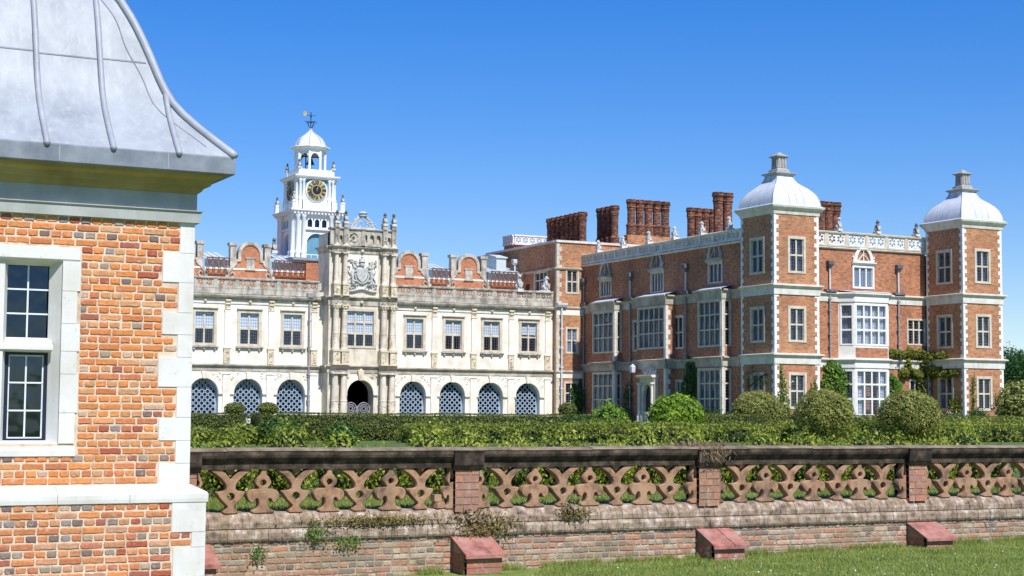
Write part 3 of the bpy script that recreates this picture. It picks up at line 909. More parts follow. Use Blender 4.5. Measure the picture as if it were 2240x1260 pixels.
for u in (x0, x1):
    m.quad([(u, 0, 0), (u, 0, 16.0), (u, yb, 16.0), (u, yb, 0)])
m.quad([(x0, 0, 16.0), (x1, 0, 16.0), (x1, yb, 16.0), (x0, yb, 16.0)])
m.quad([(x0, yb, 10.5), (x1, yb, 10.5), (x1, yb, 16.0), (x0, yb, 16.0)])
P('wall', m, 'porch', por)
P('interior', MB(T).quad([(x0 + 0.02, -1.3, 0), (x1 - 0.02, -1.3, 0), (x1 - 0.02, -1.3, 10.3), (x0 + 0.02, -1.3, 10.3)]), 'dark', por)
window(por, T, WU0, WU1, 6.62, 9.55, 3, [6.62, 7.68, 8.62, 9.55], 'framestone', 0.22, 0.06, 0, 0.24, 0.15, blind_rows=(1, 2), glass='clearglass')
N = 20
ring = [(CX + 1.5 * math.cos(math.pi * i / N), pasp + 1.5 * math.sin(math.pi * i / N)) for i in range(N + 1)]
ring += [(CX + 1.19 * math.cos(math.pi * i / N), pasp + 1.19 * math.sin(math.pi * i / N)) for i in range(N, -1, -1)]
a = P('archivolt', MB(T).ext([ring], -0.02, 0.1, 0.03), 'cream', por)
P('keystone', MB(T).ext([[(CX - 0.15, 3.8), (CX + 0.15, 3.8), (CX + 0.26, 4.6), (CX - 0.26, 4.6)]], -0.02, 0.28, 0.03), 'carved', a)
for s_ in (-1, 1):
    u = CX + s_ * 1.36
    P('impost', MB(T).prof(u - 0.2, u + 0.2, [(-0.02, 2.5), (0.1, 2.5), (0.17, 2.6), (0.17, 2.65), (-0.02, 2.65)]), 'cream', a)
c = MB(T)
for k in range(16):
    s_ = -1 if k % 2 else 1
    c.ball((CX + s_ * random.uniform(1.0, 1.5), 0.02, random.uniform(3.95, 4.4)), 0.09, 6, 5)
P('spandrel_carving', c, 'carved', por)
# iron gates within the arch
gm = MB(T)
for s_ in (-1, 1):
    cx_ = CX + s_ * 0.58
    for rr in (0.52, 0.34, 0.16):
        gm.tube([(cx_ + rr * math.cos(t), -0.6, 1.45 + rr * 1.0 * math.sin(t)) for t in split(0, 2 * math.pi, 16)[:-1]], 0.045, 5, True)
    for k in range(8):
        t = math.pi * k / 4
        gm.tube([(cx_ + 0.16 * math.cos(t), -0.6, 1.45 + 0.16 * math.sin(t)), (cx_ + 0.52 * math.cos(t + 0.3), -0.6, 1.45 + 0.52 * math.sin(t + 0.3))], 0.025, 5)
    for u in (cx_ - 0.55, cx_ + 0.55):
        gm.tube([(u, -0.6, 0.02), (u, -0.6, 1.7)], 0.04, 5)
    gm.tube([(cx_ - 0.55, -0.6, 0.1), (cx_ + 0.55, -0.6, 0.1)], 0.04, 5)
    gm.tube([(cx_ - 0.55, -0.6, 0.55), (cx_ + 0.55, -0.6, 0.55)], 0.03, 5)
P('iron_gate', gm, 'pipe', por)
CUS = (47.85, 48.62, 52.12, 52.92)
def column(par, u, n, z0, z1, r, cap, mat='porch'):
    h = z1 - z0
    k = P('column', MB(T).lathe(u, n, [(r * 1.35, z0), (r * 1.35, z0 + 0.1), (r * 1.12, z0 + 0.18), (r * 1.05, z0 + 0.24), (r * 1.05, z0 + h * 0.36), (r * 1.14, z0 + h * 0.365), (r * 1.14, z0 + h * 0.38), (r, z0 + h * 0.385), (r * 0.85, z1 - cap), (r * 1.0, z1 - cap + 0.04), (r * 0.86, z1 - cap + 0.09)], 16), mat, par)
    autosmooth(k, 35)
    c = MB(T)
    c.lathe(u, n, [(r * 0.86, z1 - cap + 0.05), (r * 1.0, z1 - cap * 0.5), (r * 1.3, z1 - 0.12), (r * 1.3, z1 - 0.1)], 12)
    c.box(u - r * 1.35, u + r * 1.35, n - r * 1.35, n + r * 1.35, z1 - 0.1, z1)
    if cap > 0.3:
        for q in range(8):
            t = math.pi * q / 4
            c.ball((u + r * 1.08 * math.cos(t), n + r * 1.08 * math.sin(t), z1 - cap * 0.45), r * 0.33, 6, 5)
            if q % 2:
                c.ball((u + r * 1.4 * math.cos(t), n + r * 1.4 * math.sin(t), z1 - 0.2), r * 0.36, 6, 5)
    P('capital', c, 'carved' if cap > 0.3 else mat, k)
    d = MB(T)
    for q in range(14):
        t = random.uniform(0, 2 * math.pi)
        d.ball((u + r * 1.05 * math.cos(t), n + r * 1.05 * math.sin(t), random.uniform(z0 + 0.35, z0 + h * 0.34)), r * 0.2, 5, 4)
    P('column_carving', d, mat, k)
def pedestal(par, u, n, z0, z1, w):
    c = MB(T)
    c.box(u - w, u + w, n - w - 0.2, n + w, z0 + 0.1, z1 - 0.12)
    c.box(u - w * 1.2, u + w * 1.2, n - w * 1.2 - 0.2, n + w * 1.2, z1 - 0.12, z1)
    c.box(u - w * 1.2, u + w * 1.2, n - w * 1.2 - 0.2, n + w * 1.2, z0, z0 + 0.1)
    carving(c, u - w, u + w, z0 + 0.12, z1 - 0.14, n + w, 8, 0.1)
    P('pedestal', c, 'carved', par)
cn = 0.38
for u in CUS:
    pedestal(por, u, cn, 0.0, 0.7, 0.33)
    column(por, u, cn, 0.7, 4.4, 0.29, 0.24)
    pedestal(por, u, cn, 5.02, 6.25, 0.32)
    column(por, u, cn, 6.25, 10.0, 0.26, 0.55)
    pedestal(por, u, cn, 10.75, 11.75, 0.26)
    column(por, u, cn, 11.75, 14.35, 0.2, 0.26)
for z, hh, mt, ext in ((4.4, 0.62, 'shstone', 0.0), (10.0, 0.75, 'weather', 0.0), (14.35, 0.55, 'weather', 0.0)):
    e = MB(T)
    e.prof(x0 - 0.02, x1 + 0.02, mould([(0, 0), (0.06, 0), (0.08, 0.55), (0.2, 0.7), (0.3, 0.85), (0.3, 0.97), (0, 1.0)], 0.0, z, hh), 1, 1)
    e2 = MB(WF(x0 - 0.02))
    e2.prof(YP, YP + 2.6, mould([(0, 0), (0.06, 0), (0.08, 0.55), (0.2, 0.7), (0.3, 0.85), (0.3, 0.97), (0, 1.0)], 0.0, z, hh))
    P('entablature', e, mt, por)
    P('entablature', e2, mt, por)
    for a_, b_ in ((CUS[0] - 0.38, CUS[1] + 0.38), (CUS[2] - 0.38, CUS[3] + 0.38)):
        q = MB(T)
        q.prof(a_, b_, mould([(0, 0.004), (0.36, 0.004), (0.38, 0.5), (0.5, 0.7), (0.62, 0.86), (0.62, 1.02), (0, 1.05)], cn - 0.4, z, hh), 0, 0)
        carving(q, a_, b_, z + 0.05, z + hh * 0.6, cn + 0.0, 14, 0.09)
        P('entablature_break', q, mt, por)
    P('frieze_boss', MB(T).ball((CX, 0.14, z + hh * 0.35), 0.15, 8, 6), 'carved', por)
# pediments above the upper columns, cresting
for u in CUS:
    P('small_pediment', MB(T).ext([[(u - 0.26, 14.92), (u + 0.26, 14.92), (u, 15.15)]], cn - 0.1, cn + 0.2, 0.01), 'cream', por)
# top pierced parapet
pz0, pz1 = 14.95, 16.25
pl = MB(T)
lo = [[(x0 - 0.05, pz0), (x1 + 0.05, pz0), (x1 + 0.05, pz1), (x0 - 0.05, pz1)]]
for k, u in enumerate([48.9, 49.5, 50.1, 50.7, 51.3]):
    if k == 1:
        continue
    lo.append([(u + 0.1, pz0 + 0.3), (u + 0.46, pz0 + 0.3), *circle(u + 0.28, pz1 - 0.5, 0.18, 6, 0, math.pi)])
lo.append([(48.95 + 0.5 * math.cos(t) + 0.5, 15.5 + 0.42 * math.sin(t)) for t in split(0.4, 5.9, 12)] + [(49.45 + 0.2 * math.cos(t), 15.5 + 0.2 * math.sin(t)) for t in split(5.6, 0.7, 10)])
lo.append([(48.1, 15.2), (48.36, 15.2), *circle(48.23, 15.65, 0.13, 6, 0, math.pi)])
lo.append([(52.36, 15.2), (52.66, 15.2), *circle(52.51, 15.65, 0.15, 6, 0, math.pi)])
pl.ext(lo[:1] + [l for l in lo[1:] if l is not lo[-3]], 0.1, 0.32)
P('pierced_parapet', pl, 'weather', por)
P('parapet_backing', MB(T).box(x0, x1, -0.4, 0.06, 14.95, 16.1), 'carved', por)
sc = MB(T)
sc.tube([(49.35 + (0.08 + 0.045 * t) * math.cos(t), 0.36, 15.6 + (0.08 + 0.045 * t) * math.sin(t)) for t in split(0, 8, 22)], 0.055, 5)
sc.box(50.05, 50.35, 0.2, 0.42, 15.0, 16.2)
P('parapet_scroll', sc, 'weather', por)
P('parapet_rail', MB(T).prof(x0 - 0.05, x1 + 0.05, [(-0.4, 16.253), (0.4, 16.253), (0.46, 16.36), (0.4, 16.42), (-0.4, 16.42)]), 'weather', por)
for u in CUS:
    q = MB(T)
    q.box(u - 0.2, u + 0.2, 0.3, 0.52, 14.95, 16.25)
    q.box(u - 0.2, u + 0.2, 0.05, 0.5, 16.42, 16.75)
    carving(q, u - 0.2, u + 0.2, 15.0, 16.2, 0.53, 6, 0.09)
    P('parapet_pier', q, 'weather', por)
# carved arms: shield, helm, crest, two supporters, mantling
arms = MB(T)
ac = (50.2, 12.55)
arms.ext([smooth_loop([(ac[0] - 0.42, 13.0), (ac[0], 13.06), (ac[0] + 0.42, 13.0), (ac[0] + 0.42, 12.4), (ac[0], 11.95), (ac[0] - 0.42, 12.4)], 3)], 0.0, 0.26, 0.05)
arms.tube([(ac[0] + 0.6 * math.cos(t), 0.16, 12.5 + 0.66 * math.sin(t)) for t in split(0, 2 * math.pi, 20)[:-1]], 0.08, 6, True)
arms.ball((ac[0], 0.14, 13.4), 0.24, 8, 6)
arms.lathe(ac[0], 0.14, [(0.26, 13.6), (0.3, 13.66), (0.2, 13.7), (0.26, 13.9), (0.1, 13.98)], 8)
arms.ball((ac[0], 0.14, 14.06), 0.11, 7, 5)
for s_ in (-1, 1):
    body = [(ac[0] + s_ * 0.62, 11.6), (ac[0] + s_ * 0.86, 11.9), (ac[0] + s_ * 0.82, 12.3), (ac[0] + s_ * 0.86, 12.7), (ac[0] + s_ * 0.74, 13.0)]
    arms.tube([(p[0], 0.14, p[1]) for p in body], [0.1, 0.17, 0.14, 0.2, 0.15], 7)
    arms.ball((ac[0] + s_ * 0.68, 0.2, 13.16), 0.18, 7, 6)
    arms.tube([(ac[0] + s_ * 0.8, 0.2, 12.75), (ac[0] + s_ * 0.5, 0.26, 12.9)], 0.08, 5)
    arms.tube([(ac[0] + s_ * 0.85, 0.2, 12.1), (ac[0] + s_ * 0.5, 0.26, 12.0)], 0.09, 5)
    for k in range(9):
        t = random.uniform(0, 6)
        cu, cz = ac[0] + s_ * random.uniform(0.35, 1.25), random.uniform(13.1, 13.75)
        arms.tube([(cu + (0.05 + 0.03 * q) * math.cos(t + q), 0.12, cz + (0.05 + 0.03 * q) * math.sin(t + q)) for q in split(0, 4, 7)], 0.055, 5)
    for k in range(7):
        cu, cz = ac[0] + s_ * random.uniform(0.3, 1.3), random.uniform(11.3, 11.75)
        arms.tube([(cu + (0.06 + 0.03 * q) * math.cos(q), 0.12, cz + (0.06 + 0.03 * q) * math.sin(q)) for q in split(0, 4, 7)], 0.055, 5)
    arms.tube([(ac[0] + s_ * (1.1 + 0.12 * math.sin(q * 2)), 0.1, 11.8 + q * 0.28) for q in split(0, 4.2, 10)], 0.07, 5)
arms.tube([(ac[0] + 1.3 * q, 0.14, 11.28 + 0.1 * math.cos(q * 4)) for q in split(-1, 1, 12)], 0.1, 6)
P('carved_arms', arms, 'statue', por, True)
P('arms_panel', MB(T).box(ac[0] - 1.45, ac[0] + 1.45, -0.02, 0.03, 11.1, 14.2), 'cream', por)
# openwork crest with crown on the parapet
cr = MB(T)
for s_ in (-1, 1):
    cr.tube([(CX + s_ * (1.05 - 0.95 * t), 0.1, 16.45 + 1.0 * math.sin(t * 1.5) ** 1.0) for t in split(0, 1, 8)], 0.08, 5)
    cr.tube([(CX + s_ * (0.75 - 0.6 * t), 0.1, 16.45 + 0.65 * math.sin(t * 1.5)) for t in split(0, 1, 8)], 0.06, 5)
    for k in range(5):
        cu, cz = CX + s_ * (1.1 - 0.22 * k), 16.75 + 0.19 * k
        cr.tube([(cu + s_ * (0.05 + 0.03 * q) * math.cos(q), 0.1, cz + (0.05 + 0.03 * q) * math.sin(q)) for q in split(0, 4.5, 7)], 0.05, 5)
        cr.ball((CX + s_ * random.uniform(0.1, 0.8), 0.1, random.uniform(16.55, 17.2)), 0.09, 6, 5)
cr.lathe(CX, 0.1, [(0.3, 17.45), (0.38, 17.5), (0.3, 17.56), (0.42, 17.72), (0.2, 17.86), (0.05, 17.9)], 10)
cr.box(CX - 1.1, CX + 1.1, 0.02, 0.2, 16.42, 16.55)
P('crest_with_crown', cr, 'statue', por)

# ------------------------------------------------------------------ main block behind the range, with shaped gables
YG = 133.3
mb_root = root('brick_main_block', (52, YG, 0), 'red brick main house behind the stone range with shaped gables and lead roofs', 'building')
T = SF(YG)
P('wall', MB(T).box(28, 69.0, -14, 0, 10.9, 13.15).box(47.7, 49.3, 0.004, 0.5, 11, 14.15), 'brickG', mb_root)
P('stone_band', MB(T).box(28, 69.0, -0.05, 0.06, 13.15, 13.3), 'wstone', mb_root)
for gx in (36.95, 42.84, 57.57, 63.46):
    z0 = 12.0
    pr = [(2.1, z0), (2.08, 12.6), (2.0, 12.95), (1.75, 13.3), (1.5, 13.55), (1.32, 13.75), (1.28, 13.95), (1.0, 13.97), (1.0, 14.5)]
    arc = [(1.0 * math.cos(t), 14.5 + 1.0 * math.sin(t)) for t in split(0, math.pi, 14)]
    half = pr[:-1] + arc
    lp = [(gx + a, b) for a, b in half] + [(gx - a, b) for a, b in reversed(pr[:-1])]
    gb = P('gable', MB(T).ext([lp], -0.4, 0.02), 'brickG', mb_root)
    cp = MB(T)
    path = lp
    def inset(q, d):
        res = []
        for i, p in enumerate(q):
            a = Vector(q[max(i - 1, 0)]); b = Vector(q[min(i + 1, len(q) - 1)])
            t = (b - a).normalized()
            nrm = Vector((t.y, -t.x))
            res.append((p[0] + nrm.x * d, p[1] + nrm.y * d))
        return res
    cp.ext([inset(path, 0.07) + list(reversed(inset(path, -0.17)))], -0.45, 0.14, 0.03)
    P('coping', cp, 'weather', gb)
    pn = MB(T)
    pn.box(gx - 0.36, gx + 0.36, 0.0, 0.1, 13.25, 14.15)
    pn.box(gx - 0.46, gx + 0.46, 0.0, 0.16, 14.15, 14.25)
    pn.box(gx - 0.46, gx + 0.46, 0.0, 0.16, 13.15, 13.25)
    P('stone_panel', pn, 'weather', gb)
    for s_ in (-1, 1):
        u = gx + s_ * 1.52
        P('gable_post', MB(T).box(u - 0.26, u + 0.26, -0.42, 0.1, 13.5, 15.2).box(u - 0.36, u + 0.36, -0.5, 0.18, 15.2, 15.45), 'weather', gb)
        c = MB(T)
        c.tube([(gx + s_ * (1.62 + (0.07 + 0.05 * q) * math.cos(q)), 0.12, 12.75 + (0.07 + 0.05 * q) * math.sin(q)) for q in split(0, 5, 9)], 0.07, 5)
        P('scroll', c, 'weather', gb)
for a, b in ((38.9, 40.9), (44.8, 45.2), (45.2, 47.7), (52.8, 55.6), (59.55, 61.5), (65.5, 68.9)):
    t = MB(T)
    n_ = max(1, int((b - a) / 0.42))
    w_ = (b - a) / n_
    for k in range(n_):
        u = a + k * w_
        t.tube([(u, 0.52, 13.32), (u + w_, 0.52, 14.0)], 0.035, 4)
        t.tube([(u + w_, 0.55, 13.32), (u, 0.55, 14.0)], 0.035, 4)
        t.tube([(u + w_ / 2 + 0.13 * math.cos(q), 0.54, 13.66 + 0.2 * math.sin(q)) for q in split(0, 6.28, 8)[:-1]], 0.03, 4, True)
    t.box(a, b, 0.5, 0.62, 14.0, 14.1)
    t.box(a, b, 0.5, 0.62, 13.26, 13.34)
    P('trellis_parapet', t, 'trellis', mb_root)
    q = MB(T)
    q.quad([(a, 0.35, 13.95), (b, 0.35, 13.95), (b, -3.5, 14.9), (a, -3.5, 14.9)])
    for k in range(int((b - a) / 0.6) + 1):
        u = a + 0.3 + k * 0.6
        if u < b:
            q.tube([(u, 0.36, 13.99), (u, -3.5, 14.94)], 0.05, 5)
    q.quad([(a, -0.1, 13.3), (b, -0.1, 13.3), (b, -0.1, 14.05), (a, -0.1, 14.05)])
    P('lead_roof', q, 'rooflead', mb_root)
rd = MB(T)
rd.prof(46.5, 49.4, [(-3, 14.15), (0.62, 14.15), (0.66, 14.22), (0.0, 14.5), (-3, 14.5)])
P('low_roof', rd, 'leadband', mb_root)
tm = MB(SF(134.5))
tm.box(66.9, 67.9, -4, 0, 13, 15.5)
tm.prof(66.8, 68.0, [(-4, 15.5), (0.12, 15.5), (0.12, 15.6), (-1.5, 15.95), (-4, 15.95)])
P('roof_dormer', tm, 'rooflead', mb_root)

# ------------------------------------------------------------------ clock tower
YC = 136.5
KX = 50.1
ct = root('clock_tower', (KX, 138.85, 13), 'white timber clock tower with gilt dial, open belfry, lead cupola and weathervane', 'clock tower')
KY = YC + 2.35
def stage(hw, z0, z1, opens, T, name, mat='whitepaint'):
    m = MB(T)
    wall_open(m, -hw, hw, z0, z1, opens, 0.3)
    return P(name, m, mat, ct)
frames = []
for k in range(4):                      # south, west, north, east faces share one recipe
    def fr(hw, k=k):
        def T_(u, n, z):
            d = hw + n
            return [(KX + u, KY - d, z), (KX - d, KY - u, z), (KX - u, KY + d, z), (KX + d, KY + u, z)][k]
        return T_
    frames.append(fr)
for k in range(4):
    hw = 2.05
    T = frames[k](hw)
    aw2, sp, tp = 0.95, 16.1, 17.05
    m = MB(T)
    wall_open(m, -hw, hw, 12.5, 18.7, [(-aw2, aw2, 14.3, tp), (-0.95, -0.4, 17.55, 18.4), (-0.27, 0.27, 17.55, 18.4), (0.4, 0.95, 17.55, 18.4)], 0.3)
    N = 12
    arc = [(aw2 * math.cos(math.pi * i / N), sp + (tp - sp) * math.sin(math.pi * i / N)) for i in range(N + 1)]
    for i in range(N):
        (p, q), (r_, s_) = arc[i], arc[i + 1]
        m.quad([(p, 0, q), (r_, 0, s_), (r_, 0, tp), (p, 0, tp)])
        m.quad([(p, 0, q), (r_, 0, s_), (r_, -0.3, s_), (p, -0.3, q)])
    P('lower_stage', m, 'whitepaint', ct)
    P('arch_shutter', MB(T).quad([(-aw2, -0.29, 14.3), (aw2, -0.29, 14.3), (aw2, -0.29, tp), (-aw2, -0.29, tp)]), 'greyblue', ct)
    for a, b in ((-0.95, -0.4), (-0.27, 0.27), (0.4, 0.95)):
        w = MB(T)
        w.ext([[(a, 17.55), (b, 17.55), (b, 18.4), (a, 18.4)], [(a + 0.05, 17.6), (b - 0.05, 17.6), *circle((a + b) / 2, 18.1, (b - a) / 2 - 0.05, 6, 0, math.pi)]], -0.1, 0.03)
        w_ = P('louvre_window', w, 'whitepaint', ct)
        P('pane', MB(T).quad([(a, -0.2, 17.55), (b, -0.2, 17.55), (b, -0.2, 18.4), (a, -0.2, 18.4)]), 'darkglass', w_)
    P('ledge', MB(T).box(-1.2, 1.2, 0.0, 0.2, 17.36, 17.5), 'whitepaint', ct)
    rl = MB(T)
    rl.tube([(-1.2, 0.25, 15.1), (1.2, 0.25, 15.1)], 0.04, 5)
    for u in split(-1.2, 1.2, 4):
        rl.tube([(u, 0.25, 14.3), (u, 0.25, 15.1)], 0.035, 5)
    P('railing', rl, 'whitepaint', ct)
    for u in (-1.85, -1.3, 1.3, 1.85):
        c = MB(T).lathe(u, 0.16, [(0.24, 12.6), (0.24, 15.2), (0.26, 15.2), (0.26, 15.35), (0.2, 15.4), (0.17, 18.4), (0.24, 18.5), (0.24, 18.7)], 10)
        autosmooth(P('column', c, 'whitepaint', ct), 35)
    P('cornice', MB(T).prof(-hw, hw, [(-0.3, 18.7), (0.3, 18.7), (0.34, 18.82), (0.48, 18.9), (0.58, 19.02), (0.58, 19.1), (-0.5, 19.14)], 1, 1), 'whitepaint', ct)
    dn = MB(T)
    for u in split(-hw - 0.2, hw + 0.2, 14):
        dn.box(u - 0.07, u + 0.07, 0.34, 0.46, 18.72, 18.86)
    P('dentils', dn, 'whitepaint', ct)
    # clock stage
    hw = 1.66
    T = frames[k](hw)
    P('clock_stage', MB(T).quad([(-hw, 0, 19.1), (hw, 0, 19.1), (hw, 0, 21.95), (-hw, 0, 21.95)]), 'whitepaint', ct)
    P('frieze_panel', MB(T).box(-1.06, 1.06, 0.0, 0.03, 21.2, 21.93), 'greyblue', ct)
    bw = MB(T)
    bw.ext([[(-1.06, 19.2), (1.06, 19.2), (1.06, 19.95), *[(1.06 - 0.212 * q, 19.95 - 0.16 * math.sin(math.pi * q / 10)) for q in range(1, 10)], (-1.06, 19.95)]], 0.0, 0.06)
    P('apron_panel', bw, 'whitepaint', ct)
    for u in (-1.54, -1.22, 1.22, 1.54):
        c = MB(T).lathe(u, 0.14, [(0.17, 19.14), (0.17, 20.1), (0.2, 20.1), (0.2, 20.2), (0.14, 20.25), (0.12, 21.7), (0.18, 21.8), (0.18, 21.95)], 10)
        autosmooth(P('column', c, 'whitepaint', ct), 35)
        P('column_plinth', MB(T).box(u - 0.2, u + 0.2, 0.0, 0.34, 19.14, 19.98), 'whitepaint', ct)
    P('cornice', MB(T).prof(-hw, hw, [(-0.3, 21.95), (0.26, 21.95), (0.3, 22.03), (0.42, 22.1), (0.48, 22.2), (0.48, 22.28), (-0.5, 22.32)], 1, 1), 'whitepaint', ct)
    P('attic', MB(T).box(-hw - 0.1 + 0.2, hw - 0.1, -0.2, 0.02, 22.3, 22.86), 'whitepaint', ct)
    P('attic_post', MB(T).box(-hw + 0.0, -hw + 0.3, -0.25, 0.06, 22.3, 22.95), 'whitepaint', ct)
    # dial
    if k < 2:
        D = frames[k](hw)
        cz = 20.98
        dial = P('clock_dial', MB(D).ext([circle(0, cz, 1.0, 28)], 0.0, 0.16, 0.03), 'whitepaint', ct)
        P('dial_face', MB(D).ext([circle(0, cz, 0.92, 28)], 0.16, 0.2), 'black', dial)
        P('chapter_ring', MB(D).ext([circle(0, cz, 0.92, 28), circle(0, cz, 0.42, 20)], 0.2, 0.225), 'gold', dial)
        num = ['XII', 'I', 'II', 'III', 'IV', 'V', 'VI', 'VII', 'VIII', 'IX', 'X', 'XI']
        nm = MB(D)
        for i, t in enumerate(num):
            a = math.pi / 2 - 2 * math.pi * i / 12
            er, et = (math.cos(a), math.sin(a)), (math.sin(a), -math.cos(a))
            wd = {'I': 0.09, 'V': 0.17, 'X': 0.17}
            tot = sum(wd[q] for q in t)
            sc_ = min(1.0, 0.40 / tot)
            p = -tot * sc_ / 2
            def st(x1_, y1_, x2_, y2_, th):
                A = Vector((x1_, y1_)); B = Vector((x2_, y2_))
                d = (B - A).normalized(); nn_ = Vector((-d.y, d.x)) * th / 2
                pts = [A + nn_, B + nn_, B - nn_, A - nn_]
                nm.quad([(q.x * et[0] + q.y * er[0], 0.232, cz + q.x * et[1] + q.y * er[1]) for q in pts])
            for q in t:
                w = wd[q] * sc_
                c0, c1, i0, i1 = p + w * 0.12, p + w * 0.88, 0.49, 0.87
                mid = p + w / 2
                if q == 'I':
                    st(mid, i0, mid, i1, 0.07)
                elif q == 'V':
                    st(mid, i0, c0, i1, 0.075); st(mid, i0, c1, i1, 0.055)
                else:
                    st(c0, i0, c1, i1, 0.055); st(c1, i0, c0, i1, 0.075)
                p += w
        P('numerals', nm, 'black', dial)
        hd = MB(D)
        for ang, L, w in ((0.22, 0.5, 0.1), (0.55, 0.42, 0.05)):
            e = (math.sin(ang), math.cos(ang))
            hd.quad([(-e[1] * w / 2 - e[0] * 0.1, 0.25, cz + e[0] * w / 2 - e[1] * 0.1), (e[0] * L, 0.25, cz + e[1] * L), (e[1] * w / 2 - e[0] * 0.1, 0.25, cz - e[0] * w / 2 - e[1] * 0.1)])
        P('clock_hands', hd, 'gold', dial)
P('stage_floor', MB().box(KX - 2.1, KX + 2.1, KY - 2.1, KY + 2.1, 18.95, 19.12).box(KX - 1.75, KX + 1.75, KY - 1.75, KY + 1.75, 22.24, 22.34), 'whitepaint', ct)
# octagonal belfry
bf = MB()
ro = 1.33
for i in range(8):
    a = math.pi / 8 + math.pi / 4 * i
    p = (KX + ro * math.cos(a), KY + ro * math.sin(a))
    bf.tube([(p[0], p[1], 22.3), (p[0], p[1], 24.75)], 0.12, 6)
P('belfry_posts', bf, 'whitepaint', ct)
for i in range(8):
    a0, a1 = math.pi / 8 + math.pi / 4 * i, math.pi / 8 + math.pi / 4 * (i + 1)
    A = Vector((KX + ro * math.cos(a0), KY + ro * math.sin(a0)))
    B = Vector((KX + ro * math.cos(a1), KY + ro * math.sin(a1)))
    L = (B - A).length
    d = (B - A) / L
    nn_ = Vector((d.y, -d.x))
    Tb = lambda u, n, z, A=A, d=d, nn_=nn_: (A.x + d.x * u + nn_.x * n, A.y + d.y * u + nn_.y * n, z)
    h = L / 2
    P('belfry_arch', MB(Tb).ext([[(0, 24.75), (0, 24.1), (0.16, 24.1), *[(h - (h - 0.16) * math.cos(t), 24.1 + (h - 0.16) * 0.95 * math.sin(t)) for t in split(0.2, math.pi - 0.2, 8)], (L - 0.16, 24.1), (L, 24.1), (L, 24.75)]], -0.08, 0.04), 'whitepaint', ct)
    P('belfry_sill', MB(Tb).box(0, L, -0.1, 0.06, 22.3, 22.7), 'whitepaint', ct)
bl = MB()
bl.lathe(KX, KY, [(0.42, 23.55), (0.36, 23.6), (0.26, 23.85), (0.2, 24.05), (0.05, 24.1)], 12)
bl.tube([(KX - 1.1, KY, 24.25), (KX + 1.1, KY, 24.25)], 0.07, 5)
bl.tube([(KX - 0.6, KY - 0.5, 22.8), (KX - 0.6, KY - 0.5, 24.4)], 0.06, 5)
bl.tube([(KX, KY, 24.05), (KX, KY, 24.3)], 0.06, 5)
P('bell', bl, 'iron', ct)
P('belfry_ceiling', MB().lathe(KX, KY, [(1.3, 24.7), (1.3, 24.75)], 8, math.pi / 8), 'dark', ct)
P('belfry_cornice', MB().lathe(KX, KY, [(1.4, 24.72), (1.5, 24.82), (1.72, 24.92), (1.8, 25.02), (1.78, 25.08), (1.3, 25.1)], 8, math.pi / 8), 'whitepaint', ct)
cup = [(1.4, 25.08), (1.38, 25.25), (1.3, 25.5), (1.13, 25.8), (0.88, 26.05), (0.6, 26.25), (0.36, 26.42), (0.18, 26.6), (0.08, 26.85)]
P('cupola', MB().lathe(KX, KY, cup, 8, math.pi / 8), 'domelead', ct)
rb = MB()
for i in range(8):
    a = math.pi / 8 + math.pi / 4 * i
    rb.tube([(KX + (r_ + 0.01) * math.cos(a), KY + (r_ + 0.01) * math.sin(a), z) for r_, z in cup], 0.035, 5)
P('cupola_ribs', rb, 'leadroll', ct)
wv = MB()
wv.tube([(KX, KY, 26.7), (KX, KY, 28.35)], 0.04, 6)
wv.ball((KX, KY, 27.95), 0.09, 8, 6)
wv.ball((KX, KY, 27.4), 0.1, 8, 6)
for a in (0.0, math.pi / 2):
    e = (math.cos(a + 0.3), math.sin(a + 0.3))
    wv.tube([(KX - e[0] * 0.68, KY - e[1] * 0.68, 27.45), (KX + e[0] * 0.68, KY + e[1] * 0.68, 27.45)], 0.03, 5)
    for s_ in (-1, 1):
        wv.tube([(KX + s_ * e[0] * q * 0.4, KY + s_ * e[1] * q * 0.4, 26.85 + 0.55 * q ** 2) for q in split(0.2, 1, 5)], 0.025, 5)
wv.tube([(KX - 0.5, KY + 0.15, 28.1), (KX + 0.42, KY - 0.12, 28.02)], 0.025, 5)
vane = P('weathervane', wv, 'iron', ct)
P('vane_flag', MB(SF(KY + 0.12)).ext([smooth_loop([(KX - 0.68, 28.0), (KX - 0.4, 28.0), (KX - 0.34, 28.15), (KX - 0.42, 28.36), (KX - 0.55, 28.42), (KX - 0.68, 28.3)], 3)], -0.02, 0.02), 'gold', vane)
for sx in (-1, 1):
    for sy in (-1, 1):
        q = MB()
        q.sq(KX + sx * 2.3, KY + sy * 2.3, [(0.22, 19.1), (0.22, 19.2), (0.17, 19.22), (0.17, 19.75), (0.22, 19.78), (0.22, 19.85)])
        P('corner_pedestal', q, 'whitepaint', ct)

# ------------------------------------------------------------------ quoins
def quoins(par, T, u, side, z0, z1, n=0.0, w=(0.24, 0.42), h=0.35, mat='wstone', ret=None):
    """alternating corner stones, one object each; side +1 grows to the right of u"""
    z, k = z0, 0
    while z < z1 - 0.05:
        t = min(z + h, z1)
        ww = w[k % 2]
        m = MB(T)
        a, b = (u - 0.012, u + ww) if side > 0 else (u - ww, u + 0.012)
        m.box(a, b, n - 0.3 if ret is None else n - ret[(k + 1) % 2], n + 0.015 + 0.002 * (k % 2), z + 0.006, t - 0.006)
        P('quoin', m, mat, par)
        z, k = t, k + 1

